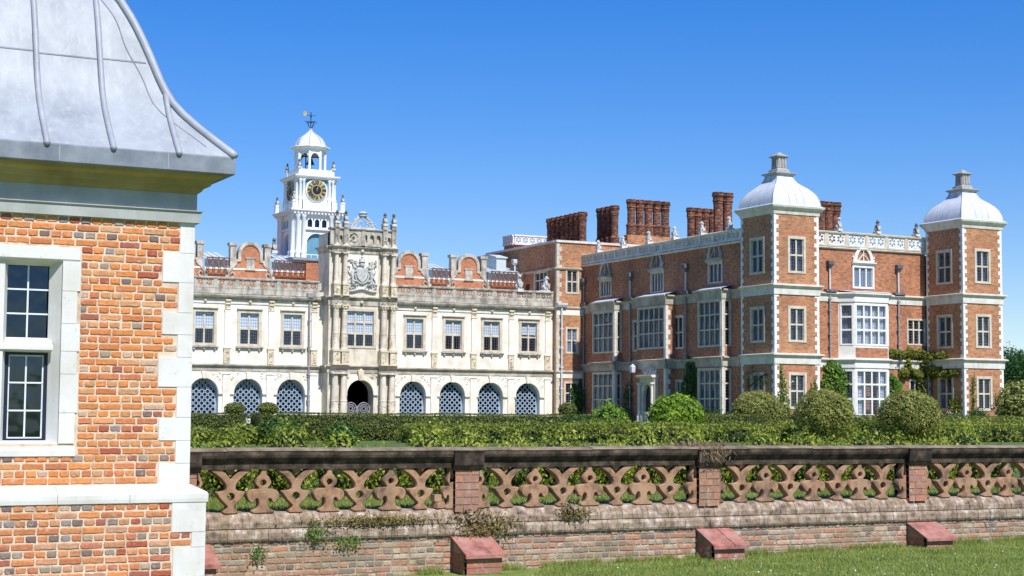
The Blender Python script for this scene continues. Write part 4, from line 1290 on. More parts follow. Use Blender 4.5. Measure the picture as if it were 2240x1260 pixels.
# ------------------------------------------------------------------ corner block at the end of the range
YB = 126.8
XB = 69.06
cb = root('brick_corner_block', (XB, YB, 0), 'brick corner block with pale quoins between the stone range and the long wing', 'building')
T = SF(YB)
wins = [(70.12, 71.16, 11.95, 13.9), (70.14, 71.14, 6.6, 8.7), (70.0, 71.16, 2.1, 3.85)]
m = MB(T)
wall_open(m, XB, 71.9, 0, 16.4, wins, 0.4)
m.quad([(71.9, 0, 14), (90, 0, 14), (90, 0, 16.4), (71.9, 0, 16.4)])
Tw = WF(XB)
ww_ = [(128.6, 130.9, 12.3, 13.9), (134.6, 136.6, 13.0, 14.6)]
m.T = Tw
wall_open(m, YB, 141.0, 0, 16.4, ww_, 0.4)
m.T = IDN
m.quad([(XB, YB, 16.35), (90, YB, 16.35), (90, 141, 16.35), (XB, 141, 16.35)])
P('wall', m, 'brickA', cb)
P('interior', MB(T).quad([(XB + 0.5, -0.9, 0), (72, -0.9, 0), (72, -0.9, 16), (XB + 0.5, -0.9, 16)]).quad([(XB + 0.9, -1, 10), (XB + 0.9, -12, 10), (XB + 0.9, -12, 16.3), (XB + 0.9, -1, 16.3)]), 'dark', cb)
for a, b, c, d in wins:
    window(cb, T, a, b, c, d, 2, [c, (c + d) / 2, d], 'framestone', 0.17, 0.04, 0, 0.18, 0.12, curt=('curtain', 0.8) if c > 5 else None, blind_rows=(1, 0) if 5 < c < 8 else ())
window(cb, Tw, 128.6, 130.9, 12.3, 13.9, 3, [12.3, 13.2, 13.9], 'framestone', 0.18, 0.05, 0, 0.18, 0.12)
window(cb, Tw, 134.6, 136.6, 13.0, 14.6, 3, [13.0, 13.9, 14.6], 'framestone', 0.18, 0.05, 0, 0.18, 0.12)
P('doorway', MB(Tw).box(132.0, 132.7, -0.02, 0.03, 11, 13.0), 'iron', cb)
quoins(cb, T, XB, 1, 0.0, 16.4, 0, (0.28, 0.5), 0.4, 'framestone')
cp = MB(T)
cp.box(XB - 0.1, 90, -0.4, 0.12, 16.4, 16.6)
cp.T = Tw
cp.box(YB + 0.4, 141, -0.4, 0.12, 16.403, 16.597)
P('coping', cp, 'trimstone', cb)
for z in (13.95, 10.45, 4.75):
    s = MB(T)
    s.prof(XB, 71.9, [(-0.05, z), (0.1, z), (0.16, z + 0.1), (0.16, z + 0.18), (-0.05, z + 0.24)], 1, 0)
    s.T = Tw
    if z > 12:
        s.prof(YB, 141, [(-0.05, z), (0.1, z), (0.16, z + 0.1), (0.16, z + 0.18), (-0.05, z + 0.24)])
    P('string_course', s, 'shstone', cb)
P('stone_frieze', MB(T).box(XB + 0.02, 71.85, -0.02, 0.04, 9.9, 10.45).box(XB + 0.02, 71.85, -0.02, 0.04, 4.3, 4.75), 'cream', cb)
pm = MB(T)
pm.tube([(69.5, 0.2, 0.1), (69.5, 0.2, 10.5)], 0.08, 8)
pm.prof(69.0, 70.0, [(0.02, 10.55), (0.3, 10.6), (0.4, 10.8), (0.4, 10.95), (0.02, 10.98)])
for z in (1.5, 3.3, 5.2, 6.9, 8.6):
    pm.box(69.36, 69.64, 0.02, 0.3, z, z + 0.13)
P('rainwater_pipe', pm, 'palepipe', cb)
pm = MB(Tw)
pm.tube([(134.5, 0.25, 11), (134.5, 0.25, 15.0)], 0.08, 8)
pm.sq(134.5, 0.25, [(0.1, 14.9), (0.24, 15.1), (0.26, 15.4), (0.2, 15.45)])
P('rainwater_pipe', pm, 'palepipe', cb)
# pierced white turret on the roof behind
tr = MB(SF(141.0))
tr.box(72.05, 75.9, -2.2, 0, 14, 17.6)
rt = P('roof_turret', tr, 'brickA', cb)
tp_ = MB(SF(141.0))
pierced_panel(tp_, 72.05, 75.9, 17.7, 18.45, 0, 0.15)
tp_.box(72.0, 76.0, -0.05, 0.22, 18.45, 18.58)
tp_.box(72.0, 76.0, -0.05, 0.22, 17.6, 17.7)
P('turret_balustrade', tp_, 'wstone', rt)
tp_ = MB(WF(72.05))
pierced_panel(tp_, 141.0, 143.2, 17.7, 18.45, 0, 0.15)
tp_.box(141.05, 143.2, -0.05, 0.2, 18.453, 18.577)
tp_.box(141.05, 143.2, -0.05, 0.2, 17.603, 17.697)
P('turret_balustrade', tp_, 'wstone', rt)

# ------------------------------------------------------------------ brick wing
XW, YW0, YW1 = 71.8, 102.3, 126.78
wg = root('brick_wing', (XW, 102.6, 0), 'long three-storey red brick wing with bay windows and pierced stone balustrade', 'building')
T = WF(XW)
up = [(121.95, 123.75, 11.45, 12.75), (113.5, 115.3, 11.3, 12.85), (105.0, 106.75, 11.5, 12.95)]
side = [(110.55, 111.95, 6.55, 9.0), (117.2, 118.1, 6.55, 8.95), (110.5, 111.5, 1.3, 3.8)]
m = MB(T)
wall_open(m, YW0, YW1, 0, 14.4, up + side, 0.4)
XS0, XS1, YW = 76.0, 90.1, 102.6
T2 = SF(YW)
sw = [(82.78, 84.68, 11.35, 12.95), (88.25, 90.0, 6.95, 8.9), (88.4, 90.0, 2.3, 4.0)]
m.T = T2
wall_open(m, XS0, XS1, 0, 14.4, sw, 0.4)
m.T = IDN
m.quad([(XW, YW, 14.2), (92, YW, 14.2), (92, 140, 14.2), (XW, 140, 14.2)])
m.quad([(92, YW, 0), (92, 140, 0), (92, 140, 14.4), (92, YW, 14.4)])
P('wall', m, 'brickB', wg)
P('interior', MB().quad([(XW + 1, 103.6, 0), (XW + 1, 127, 0), (XW + 1, 127, 14), (XW + 1, 103.6, 14)]).quad([(XW + 1, 103.6, 0), (91, 103.6, 0), (91, 103.6, 14), (XW + 1, 103.6, 14)]), 'dark', wg)

def head_pediment(par, T, uc, w, z, mat, ogee=True):
    """openwork pediment over an upper window: arch with tracery, side scrolls and finial"""
    h = w * 0.78 if ogee else w * 0.62
    outer = [(uc - w / 2, z)]
    for t in split(0, 1, 8):
        outer.append((uc - w / 2 * math.cos(t * math.pi / 2) ** 0.9, z + h * math.sin(t * math.pi / 2) ** 1.1))
    outer += [(2 * uc - a, b) for a, b in reversed(outer[:-1])]
    inner = [(uc + (a - uc) * 0.72, z + 0.02 + (b - z) * 0.78 + 0.06) for a, b in outer]
    p = P('pediment', MB(T).ext([outer, inner], 0.0, 0.14, 0.02), mat, par)
    t_ = MB(T)
    t_.tube([(uc, 0.07, z + 0.05), (uc, 0.07, z + h * 0.85)], 0.05, 5)
    t_.tube([(uc - w * 0.28, 0.07, z + 0.12), (uc, 0.07, z + h * 0.55), (uc + w * 0.28, 0.07, z + 0.12)], 0.045, 5)
    t_.ball((uc, 0.07, z + h + 0.05), 0.09, 7, 5)
    t_.tube([(uc, 0.07, z + h + 0.1), (uc, 0.07, z + h + 0.42)], [0.06, 0.015], 5)
    for s_ in (-1, 1):
        t_.ball((uc + s_ * w * 0.5, 0.08, z + 0.12), 0.12, 7, 5)
        t_.ball((uc + s_ * w * 0.54, 0.08, z + 0.36), 0.08, 7, 5)
        t_.tube([(uc + s_ * w * 0.54, 0.08, z + 0.4), (uc + s_ * w * 0.54, 0.08, z + 0.6)], [0.05, 0.01], 5)
    P('tracery', t_, mat, p)
    P('window_head', MB(T).prof(uc - w * 0.62, uc + w * 0.62, [(0, z - 0.24), (0.1, z - 0.24), (0.16, z - 0.12), (0.24, z - 0.08), (0.24, z - 0.003), (0, z - 0.003)]), mat, p)

for a, b, c, d in up:
    window(wg, T, a, b, c, d, 4 if a > 110 else 3, [c, d], 'framestone', 0.13, 0.04, 0, 0.16, 0.1, curt=('curtain', 0.7))
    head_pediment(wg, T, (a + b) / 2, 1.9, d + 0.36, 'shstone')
for a, b, c, d in side:
    window(wg, T, a, b, c, d, 2, [c, (c + d) / 2, d], 'framestone', 0.16, 0.04, 0, 0.16, 0.12, curt=('curtain', 0.6))
BAND = [(-0.05, 0), (0.07, 0), (0.08, 0.5), (0.16, 0.62), (0.28, 0.72), (0.28, 0.82), (-0.05, 0.9)]
for z, k in ((10.05, 1.0), (4.85, 1.0)):
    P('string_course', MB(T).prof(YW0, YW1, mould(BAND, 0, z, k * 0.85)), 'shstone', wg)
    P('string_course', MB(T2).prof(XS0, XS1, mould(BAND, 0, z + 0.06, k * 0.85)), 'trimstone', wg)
for T_, a, b in ((T, YW0, YW1), (T2, XS0, XS1)):
    P('parapet_string', MB(T_).prof(a, b, [(-0.1, 14.3), (0.12, 14.3), (0.18, 14.38), (0.18, 14.45), (-0.1, 14.5)]), 'trimstone', wg)
balustrade(wg, T, YW0, YW1, 14.5, 15.4, 13, 'trimstone', -0.12, 0.24, 0.3)
balustrade(wg, T2, XS0, XS1, 14.5, 15.7, 7, 'wstone', -0.12, 0.24, 0.36, 'framestone')

def west_bay(u0, u1, pj, z0, z1, mat_, curtain, ground=True, nl=4):
    """rectangular bay on the west wall: lit south return, west front of lights"""
    b = MB(T)
    zw = [(6.5, 9.9), (1.15, 4.6)] if ground else [(6.6, 9.85)]
    Tf = WF(XW - pj)
    b.T = Tf
    wall_open(b, u0, u1, z0, z1, [(u0 + 0.3, u1 - 0.3, c, d) for c, d in zw], 0.3)
    Tr = SF(u0)                                    # south return, running in X
    b.T = Tr
    wall_open(b, XW - pj, XW, z0, z1, [(XW - pj + 0.27, XW - 0.12, c, d) for c, d in zw] if ground else [], 0.25)
    b.T = IDN
    b.quad([(XW - pj, u1, z0), (XW, u1, z0), (XW, u1, z1), (XW - pj, u1, z1)])
    by = P('bay', b, 'brickB', wg)
    for c, d in zw:
        rows = [c, c + (d - c) * 0.36, c + (d - c) * 0.70, d]
        window(wg, Tf, u0 + 0.3, u1 - 0.3, c, d, nl, rows, mat_, 0.16, 0.04, 0, 0.16, 0.11, curt=curtain)
        if ground:
            window(wg, Tr, XW - pj + 0.27, XW - 0.12, c, d, 1, rows, mat_, 0.13, 0.03, 0, 0.14, 0.11, glass='darkglass')
    quoins(wg, Tr, XW - pj, 1, z0, z1, 0, (0.22, 0.26) if ground else (0.24, 0.44), 0.4, 'trimstone')
    for z in (4.85, 10.05):
        e = MB(Tf)
        e.prof(u0 - 0.0, u1, mould(BAND, 0.012, z + 0.01, 0.9), 1, 1)
        e.T = Tr
        e.prof(XW - pj, XW, mould(BAND, 0.012, z + 0.012, 0.9), 0, 0)
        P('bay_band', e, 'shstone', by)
    r_ = MB(Tf)
    r_.quad([(u0 - 0.3, 0.3, z1), (u1 - 0.4, 0.3, z1), (u1 + 0.05, -pj, z1 + 0.3), (u0 - 0.3, -pj, z1 + 0.3)])
    r_.box(u0 - 0.3, u1 - 0.4, 0.24, 0.32, z1 - 0.1, z1)
    P('lead_roof', r_, 'domelead', by)
west_bay(120.1, 124.0, 0.72, 0, 10.85, 'framestone', ('curtain', 0.7))
west_bay(103.75, 107.2, 0.85, 0, 10.85, 'framestone', ('curtain', 0.8))
west_bay(111.6, 116.1, 0.95, 0, 10.85, 'framestone', ('curtain', 0.7), False, 5)
# doorway in the middle bay
Td = WF(XW - 0.95)
dc = 113.9
dm = MB(Td)
arch = [(dc - 0.62, 0.3), (dc + 0.62, 0.3), (dc + 0.62, 2.6), *[(dc + 0.62 * math.cos(t), 2.6 + 1.0 * math.sin(t)) for t in split(0.1, math.pi - 0.1, 10)], (dc - 0.62, 2.6)]
dm.ext([[(dc - 1.15, 0), (dc + 1.15, 0), (dc + 1.15, 4.15), (dc - 1.15, 4.15)], arch], -0.1, 0.35, 0.02)
door = P('doorway', dm, 'framestone', wg)
P('door_leaf', MB(Td).box(dc - 0.61, dc + 0.61, 0.02, 0.06, 0.3, 3.7), 'iron', door)
for s_ in (-1, 1):
    P('door_column', MB(Td).lathe(dc + s_ * 1.0, 0.5, [(0.2, 0), (0.2, 1.0), (0.13, 1.05), (0.11, 3.5), (0.2, 3.6), (0.2, 3.75)], 10), 'trimstone', door)
P('door_hood', MB(Td).prof(dc - 1.25, dc + 1.25, [(0, 4.15), (0.62, 4.15), (0.74, 4.28), (0.74, 4.34), (0, 4.4)]), 'trimstone', door)
cr = MB(Td)
cr.box(dc - 1.0, dc + 1.0, 0.0, 0.12, 4.4, 5.0)
carving(cr, dc - 0.95, dc + 0.95, 4.42, 5.05, 0.2, 26, 0.13)
P('door_crest', cr, 'statue', door)
st = MB(Td)
for k in range(3):
    st.box(dc - 1.4 + 0.2 * k, dc + 1.4 - 0.2 * k, 0, 1.3 - 0.3 * k, 0.1 * k, 0.1 * k + 0.1)
st.sq(dc - 1.2, 1.0, [(0.24, 0.3), (0.24, 0.5), (0.2, 0.52), (0.2, 1.2), (0.26, 1.25), (0.26, 1.35)])
P('door_steps', st, 'trimstone', door)
ln = MB(Td)
ln.sq(116.0, 0.45, [(0.05, 4.55), (0.16, 4.62), (0.2, 5.1), (0.1, 5.2), (0.02, 5.3)])
ln.tube([(116.0, 0.45, 5.28), (116.0, 0.0, 5.35)], 0.03, 5)
P('lantern', ln, 'palepipe', wg)

def downpipe(par, T, u, z0, z1, zt, mlow, mup, n=0.14):
    a = MB(T)
    a.tube([(u, n, z0), (u, n, z1)], 0.075, 8)
    for z in split(z0 + 0.8, z1 - 0.5, 4):
        a.box(u - 0.14, u + 0.14, 0.01, n + 0.1, z, z + 0.13)
    d = P('downpipe', a, mlow, par)
    h = MB(T)
    h.prof(u - 0.5, u + 0.5, [(0.01, z1 - 0.1), (0.2, z1 - 0.06), (0.38, z1 + 0.12), (0.38, z1 + 0.3), (0.01, z1 + 0.32)])
    P('hopper', h, 'hopper', d)
    b = MB(T)
    b.tube([(u, n, z1 + 0.2), (u, n, zt)], 0.075, 8)
    P('upper_pipe', b, mup, d)
    h = MB(T)
    h.sq(u, n, [(0.08, zt - 0.3), (0.2, zt - 0.05), (0.26, zt), (0.26, zt + 0.3), (0.2, zt + 0.34)])
    P('rain_head', h, 'hopper', d)
downpipe(wg, T, 118.5, 0.2, 10.75, 12.8, 'pipe', 'palepipe')
downpipe(wg, T, 109.9, 0.2, 10.75, 12.9, 'pipe', 'palepipe')
downpipe(wg, T, 126.5, 0.2, 10.75, 12.9, 'pipe', 'pipe')
downpipe(wg, T2, 80.3, 5.7, 10.75, 13.0, 'pipe', 'palepipe')
downpipe(wg, T2, 87.2, 4.9, 10.75, 13.0, 'pipe', 'palepipe')

# south front of the wing
for a, b, c, d in sw:
    if c > 10:
        window(wg, T2, a, b, c, d, 3, [c, d], 'wstone', 0.14, 0.05, 0, 0.16, 0.12, blind_rows=(0,))
        head_pediment(wg, T2, (a + b) / 2, 1.95, d + 0.42, 'wstone', False)
    else:
        window(wg, T2, a, b, c, d, 3, [c, (c + d) / 2 + 0.2, d] if c > 5 else [c, d], 'framestone', 0.12, 0.04, 0, 0.16, 0.12, curt=('curtain', 0.4))
# canted bay
by0, by1, pj = 81.2, 85.9, 0.95
ca = 0.85
cb_ = MB(SF(YW - pj))
Tf = SF(YW - pj)
fz = [(6.75, 9.85), (1.2, 4.65)]
wall_open(cb_, by0 + ca, by1 - ca + 0.35, 0, 10.85, [(by0 + ca + 0.2, by1 - ca + 0.15, c, d) for c, d in fz], 0.2)
def cant(left):
    A = Vector((by0, YW)) if left else Vector((by1 - ca + 0.35, YW - pj))
    B = Vector((by0 + ca, YW - pj)) if left else Vector((by1 + 0.35, YW))
    L = (B - A).length
    d = (B - A) / L
    n = Vector((d.y, -d.x))
    return (lambda u, q, z: (A.x + d.x * u + n.x * q, A.y + d.y * u + n.y * q, z)), L
Tl, L = cant(True)
Tr_, L2 = cant(False)
for Tq, LL in ((Tl, L), (Tr_, L2)):
    cb_.T = Tq
    wall_open(cb_, 0, LL, 0, 10.85, [(0.22, LL - 0.2, c, d) for c, d in fz], 0.2)
sb = P('canted_bay', cb_, 'wstone', wg)
for c, d in fz:
    rows = [c, c + (d - c) * 0.37, c + (d - c) * 0.70, d]
    ck = ('netcurtain', 1.0) if c > 5 else ('netcurtain', 0.55)
    window(wg, Tf, by0 + ca + 0.2, by1 - ca + 0.15, c, d, 4, rows, 'wstone', 0.12, 0.03, 0, 0.14, 0.14, curt=ck, glass='clearglass')
    window(wg, Tl, 0.22, L - 0.2, c, d, 1, rows, 'wstone', 0.1, 0.03, 0, 0.14, 0.14, curt=ck)
    window(wg, Tr_, 0.22, L2 - 0.2, c, d, 1, rows, 'wstone', 0.1, 0.03, 0, 0.14, 0.14, curt=ck)
bi = MB(Tf)
for zz in (5.6, ):
    bi.prof(by0 + ca + 0.06, by1 - ca + 0.29, [(0, 5.7), (0.012, 5.7), (0.012, 6.5), (0, 6.5)])
P('brick_apron', bi, 'brickB', sb)
for z in (4.91, 10.11):
    e = MB(Tf)
    e.prof(by0 + ca, by1 - ca + 0.35, mould(BAND, 0.01, z, 0.86), 0.5, 0.5)
    e.T = Tl
    e.prof(0, L, mould(BAND, 0.01, z - 0.002, 0.86), 0, 0.3)
    e.T = Tr_
    e.prof(0, L2, mould(BAND, 0.01, z - 0.002, 0.86), 0.3, 0)
    P('bay_band', e, 'wstone', sb)
P('lead_roof', MB().quad([(by0 - 0.1, YW, 11.05), (by0 + ca - 0.1, YW - pj - 0.25, 10.86), (by1 - ca + 0.45, YW - pj - 0.25, 10.86), (by1 + 0.5, YW, 11.05)]), 'domelead', sb)

# ------------------------------------------------------------------ corner towers
def tower(x0, label, name='corner_tower'):
    x1, y0, y1 = x0 + 4.1, 98.1, 102.32
    r = root(name, (x0, y0, 0), label, 'tower', 'square corner towers of the brick wing')
    T, Tw, Te = SF(y0), WF(x0), (lambda u, n, z: (x1 + n, u, z))
    xc = (x0 + x1) / 2
    yc = (y0 + y1) / 2
    zz = [(11.85, 14.3), (6.7, 9.08), (1.75, 4.14)]
    m = MB(T)
    wall_open(m, x0, x1, 0, 16.1, [(xc - 0.63, xc + 0.63, c, d) for c, d in zz], 0.4)
    m.T = Tw
    wall_open(m, y0, y1, 0, 16.1, [(yc - 0.72, yc + 0.72, c, d) for c, d in zz], 0.4)
    m.T = IDN
    m.quad([(x1, y0, 0), (x1, y1, 0), (x1, y1, 16.1), (x1, y0, 16.1)])
    m.quad([(x0, y1, 14.3), (x1, y1, 14.3), (x1, y1, 16.1), (x0, y1, 16.1)])
    P('wall', m, 'brickA', r)
    P('interior', MB().box(x0 + 0.9, x1 - 0.3, y0 + 0.9, y1 - 0.3, 0, 16), 'dark', r)
    for i, (c, d) in enumerate(zz):
        window(r, T, xc - 0.63, xc + 0.63, c, d, 2, [c, (c + d) / 2, d], 'framestone', 0.2, 0.05, 0, 0.18, 0.13, curt=('curtain', 0.75) if i < 2 else ('curtain', 0.4))
        window(r, Tw, yc - 0.72, yc + 0.72, c, d, 2, [c, (c + d) / 2, d], 'framestone', 0.2, 0.05, 0, 0.18, 0.13, curt=('curtain', 0.5))
    for c, d in zz:
        P('relieving_arch', MB(T).ext([[(xc - 0.85, d + 0.2), (xc + 0.85, d + 0.2), (xc + 1.0, d + 0.52), *[(xc + 1.0 - 2.0 * q / 8, d + 0.52 + 0.1 * math.sin(math.pi * q / 8)) for q in range(1, 8)], (xc - 1.0, d + 0.52)]], -0.01, 0.012), 'brickG', r)
    segs = [(0.0, 5.0), (5.75, 10.1), (10.85, 16.1)]
    for a, b in segs:
        quoins(r, T, x0, 1, a, b, 0, (0.2, 0.4), 0.32, 'wstone', (0.2, 0.36))
        quoins(r, T, x1, -1, a, b, 0, (0.2, 0.4), 0.32, 'wstone')
        quoins(r, Tw, y1, -1, a, b, 0, (0.15, 0.3), 0.32, 'wstone')
    for z in (4.95, 10.1):
        e = MB(T)
        e.prof(x0, x1, mould(BAND, 0.01, z, 0.9), 1, 1)
        P('string_course', e, 'trimstone', r)
        e = MB(Tw)
        e.prof(y0, y1, mould(BAND, 0.01, z, 0.9), 1, 0)
        P('string_course', e, 'trimstone', r)
        e = MB(Te)
        e.prof(y0, y1, mould(BAND, 0.01, z, 0.9), 1, 0)
        P('string_course', e, 'trimstone', r)
    EV = [(-0.1, 16.1), (0.06, 16.1), (0.1, 16.3), (0.2, 16.42), (0.34, 16.6), (0.38, 16.74), (-0.1, 16.8)]
    for Tq, a, b in ((T, x0, x1), (Tw, y0, y1), (Te, y0, y1)):
        P('eaves_cornice', MB(Tq).prof(a, b, EV, 1, 1), 'trimstone', r)
    hx = 2.06
    prof = [(2.36, 16.75), (2.34, 16.8), (2.2, 16.86), (2.2, 17.0), (2.14, 17.3), (2.0, 17.65), (1.78, 17.98), (1.5, 18.26), (1.2, 18.5), (0.98, 18.7), (0.82, 18.95), (0.74, 19.2), (0.72, 19.32)]
    N = 16
    d = MB()
    d.sq(xc, yc, prof)
    dome = P('ogee_dome', d, 'domelead', r)
    autosmooth(dome, 32)
    rb = MB()
    for s_ in (-1, 1):
        for q in (-1, 1):
            rb.tube([(xc + s_ * (w + 0.01), yc + q * (w + 0.01), z) for w, z in prof[2:]], 0.03, 5)
    for off in (-0.66, 0.66, 0.0):
        pts = [(w, z) for w, z in prof[2:] if w > abs(off) + 0.05]
        rb.tube([(xc + off, yc - w - 0.01, z) for w, z in pts], 0.017, 5)
        rb.tube([(xc - w - 0.01, yc + off, z) for w, z in pts], 0.017, 5)
    P('lead_rolls', rb, 'lead', dome)
    f = MB()
    f.sq(xc, yc, [(0.72, 19.26), (0.84, 19.3), (0.96, 19.4), (0.96, 19.45), (0.66, 19.52), (0.58, 19.56), (0.55, 19.72), (0.45, 19.78), (0.41, 19.84), (0.39, 20.62), (0.44, 20.68), (0.56, 20.74), (0.56, 20.79), (0.26, 20.95), (0.04, 21.13)])
    fin = P('finial', f, 'finial', dome)
    fl = MB()
    for s_ in (-0.26, 0, 0.26):
        fl.box(xc + s_ - 0.06, xc + s_ + 0.06, yc - 0.45, yc - 0.40, 19.9, 20.6)
        fl.box(xc - 0.45, xc - 0.40, yc + s_ - 0.06, yc + s_ + 0.06, 19.9, 20.6)
    P('finial_flutes', fl, 'finial', fin)
    return r
t1 = tower(71.75, 'square brick tower with white ogee dome and pale quoins, nearer of the two')
t2 = tower(90.0, 'square brick tower with white ogee dome at the far right end of the wing')

# ------------------------------------------------------------------ chimney stacks
def chimneys(pts, z0, zb, zt, r, label, base=None):
    ro = root('chimney_stack', (pts[0][0], pts[0][1], z0), label, 'chimney', 'brick chimney stacks of the wing')
    if base:
        P('stack_base', MB().box(*base), 'brickA', ro)
    for (x, y) in pts:
        h = zt - z0
        pr = [(r * 1.25, z0), (r * 1.25, zb), (r * 1.35, zb + 0.06), (r * 1.35, zb + 0.18), (r * 1.05, zb + 0.3), (r, zb + 0.35), (r, zt - 1.0)]
        s = P('chimney_shaft', MB().lathe(x, y, pr, 10, 0.3), 'chimbrick', ro)
        c = [(r, zt - 1.0), (r * 1.1, zt - 0.95), (r * 1.05, zt - 0.86), (r * 1.22, zt - 0.72), (r * 1.1, zt - 0.62), (r * 1.12, zt - 0.45), (r * 1.36, zt - 0.3), (r * 1.36, zt - 0.2), (r * 1.2, zt - 0.16), (r * 1.3, zt - 0.06), (r * 1.22, zt), (r * 0.9, zt)]
        P('chimney_cap', MB().lathe(x, y, c, 10, 0.3), 'chimbrick', s)
    return ro
chimneys([(76.0, 134.4 + 0.92 * i) for i in range(8)], 16.3, 17.3, 20.35, 0.36, 'long row of eight dark brick chimney shafts at the left end of the roofs')
chimneys([(80.0, 135.2 + 0.9 * i) for i in range(4)], 16.3, 18.0, 21.3, 0.37, 'group of four narrow brick chimney shafts, second stack from the left')
chimneys([(77.65 + 0.92 * i, 128.2) for i in range(5)], 16.3, 18.4, 20.95, 0.38, 'five dark red chimney shafts in a row, third stack from the left', (76.95, 82.1, 127.7, 128.8, 16.36, 17.6))
chimneys([(77.5 + 0.74 * i, 118.0) for i in range(4)], 14.2, 15.4, 19.05, 0.33, 'short row of dark chimney shafts just left of the tallest pair')
chimneys([(76.25 + 0.94 * i, 112.0) for i in range(2)], 14.2, 15.6, 19.6, 0.4, 'tall pair of chimney shafts left of the nearer domed tower')
chimneys([(85.3 + 0.8 * i, 110.0) for i in range(3)], 14.2, 15.6, 19.2, 0.38, 'three dark chimney shafts right of the nearer domed tower')

# ------------------------------------------------------------------ small statues of seated beasts with shields
def beast_mesh():
    m = MB()
    m.tube([(0, 0.12, 0.12), (0, 0.1, 0.3), (0, -0.02, 0.52), (0, -0.08, 0.7), (0, -0.06, 0.84)], [0.16, 0.19, 0.17, 0.14, 0.1], 8)
    m.ball((0, -0.12, 0.95), 0.15, 8, 6)
    m.ball((0, -0.26, 0.91), 0.075, 7, 5)
    m.ball((0, -0.04, 0.86), 0.17, 8, 6)
    for s in (-1, 1):
        m.tube([(s * 0.1, -0.1, 0.62), (s * 0.11, -0.2, 0.34), (s * 0.11, -0.2, 0.06)], [0.08, 0.06, 0.055], 6)
        m.ball((s * 0.11, -0.25, 0.06), 0.065, 6, 5)
        m.tube([(s * 0.14, 0.14, 0.3), (s * 0.18, -0.02, 0.2), (s * 0.17, -0.1, 0.06)], [0.13, 0.11, 0.06], 6)
        m.ball((s * 0.11, -0.07, 1.08), 0.045, 6, 5)
    m.tube([(0, 0.22, 0.1), (0, 0.34, 0.2), (0.02, 0.36, 0.45), (0, 0.28, 0.62)], [0.05, 0.04, 0.035, 0.05], 6)
    me = m.mesh('beast_tmp')
    ob = bpy.data.objects.new('beast_tmp', me)
    COL.objects.link(ob)
    md = ob.modifiers.new('remesh', 'REMESH')
    md.mode = 'VOXEL'
    md.voxel_size = 0.03
    dg = bpy.context.evaluated_depsgraph_get()
    out = bpy.data.meshes.new_from_object(ob.evaluated_get(dg))
    bpy.data.objects.remove(ob)
    out.name = 'beast'
    out.polygons.foreach_set('use_smooth', [True] * len(out.polygons))
    return out
BEAST = beast_mesh()
BEAST.materials.clear()
BEAST.materials.append(M['statue'])
BEASTD = BEAST.copy()
BEASTD.materials.clear()
BEASTD.materials.append(M['dstatue'])
SH = MB().ext([smooth_loop([(-0.16, 0.5), (0.16, 0.5), (0.15, 0.25), (0, 0.1), (-0.15, 0.25)], 2)], -0.34, -0.29, 0.01).mesh('shield')
SH.materials.append(M['statue'])
PL = MB().box(-0.24, 0.24, -0.32, 0.36, -0.2, 0.03).mesh('plinth')
PL.materials.append(M['trimstone'])
def beast(x, y, z, label, rz=0.0, s=1.0, dark=False, group=None):
    r = root('beast_statue', (x, y, z), label, 'statue', group)
    r.rotation_euler.z = rz
    r.scale = (s, s, s)
    for nm, me in (('body', BEASTD if dark else BEAST), ('shield', SH), ('plinth', PL)):
        o = bpy.data.objects.new(nm, me)
        COL.objects.link(o)
        o.parent = r
    return r
W_ = ['first', 'second', 'third', 'fourth', 'fifth', 'sixth']
for i, yy in enumerate((124.2, 120.0, 115.8, 111.8, 107.8, 104.0)):
    beast(71.9, yy, 15.55, 'small pale beast statue on the shaded wing balustrade, %s from the left' % W_[i], R(-90), 0.85, False, 'beasts on the wing balustrade')
for i, xx in enumerate((81.3, 85.2, 89.2)):
    beast(xx, 102.6, 15.9, 'small stone beast on the south balustrade between the towers, %s from the left' % W_[i], 0, 0.85, i > 0, 'beasts on the wing balustrade')
for i, u in enumerate(CUS):
    beast(u, YP - 0.28, 16.92, 'dark stone beast holding a shield on top of the porch, %s from the left' % W_[i], 0, 0.85, True, 'beasts on the porch')
beast(65.7, 127.6, 12.1, 'pale stone beast standing on the stone range balustrade near the corner block', 0, 1.2)
beast(68.4, 127.7, 12.1, 'stone beast on the balustrade end against the brick corner block', 0.6, 1.15)
for i, (sx, sy) in enumerate(((-1, -1), (1, -1), (-1, 1))):
    beast(KX + sx * 2.3, KY + sy * 2.3, 19.95, 'small grey beast on a white pedestal at the %s corner of the clock stage' % ('front left', 'front right', 'rear left')[i], 0, 0.66, i > 0, 'beasts on the clock tower')
    beast(KX + sx * 1.62, KY + sy * 1.62, 23.05, 'tiny grey beast beside the belfry at its %s corner' % ('front left', 'front right', 'rear left')[i], 0, 0.62, True, 'beasts on the clock tower')
beast(45.5, 135.0, 15.1, 'dark green figure standing on the roof left of the clock tower', 0, 1.05, True)

# ------------------------------------------------------------------ climbing plants and shrubs by the house
def plant(name, me, label, cat, group=None):
    o = bpy.data.objects.new(name, me)
    COL.objects.link(o)
    return tag(o, label, cat, group)

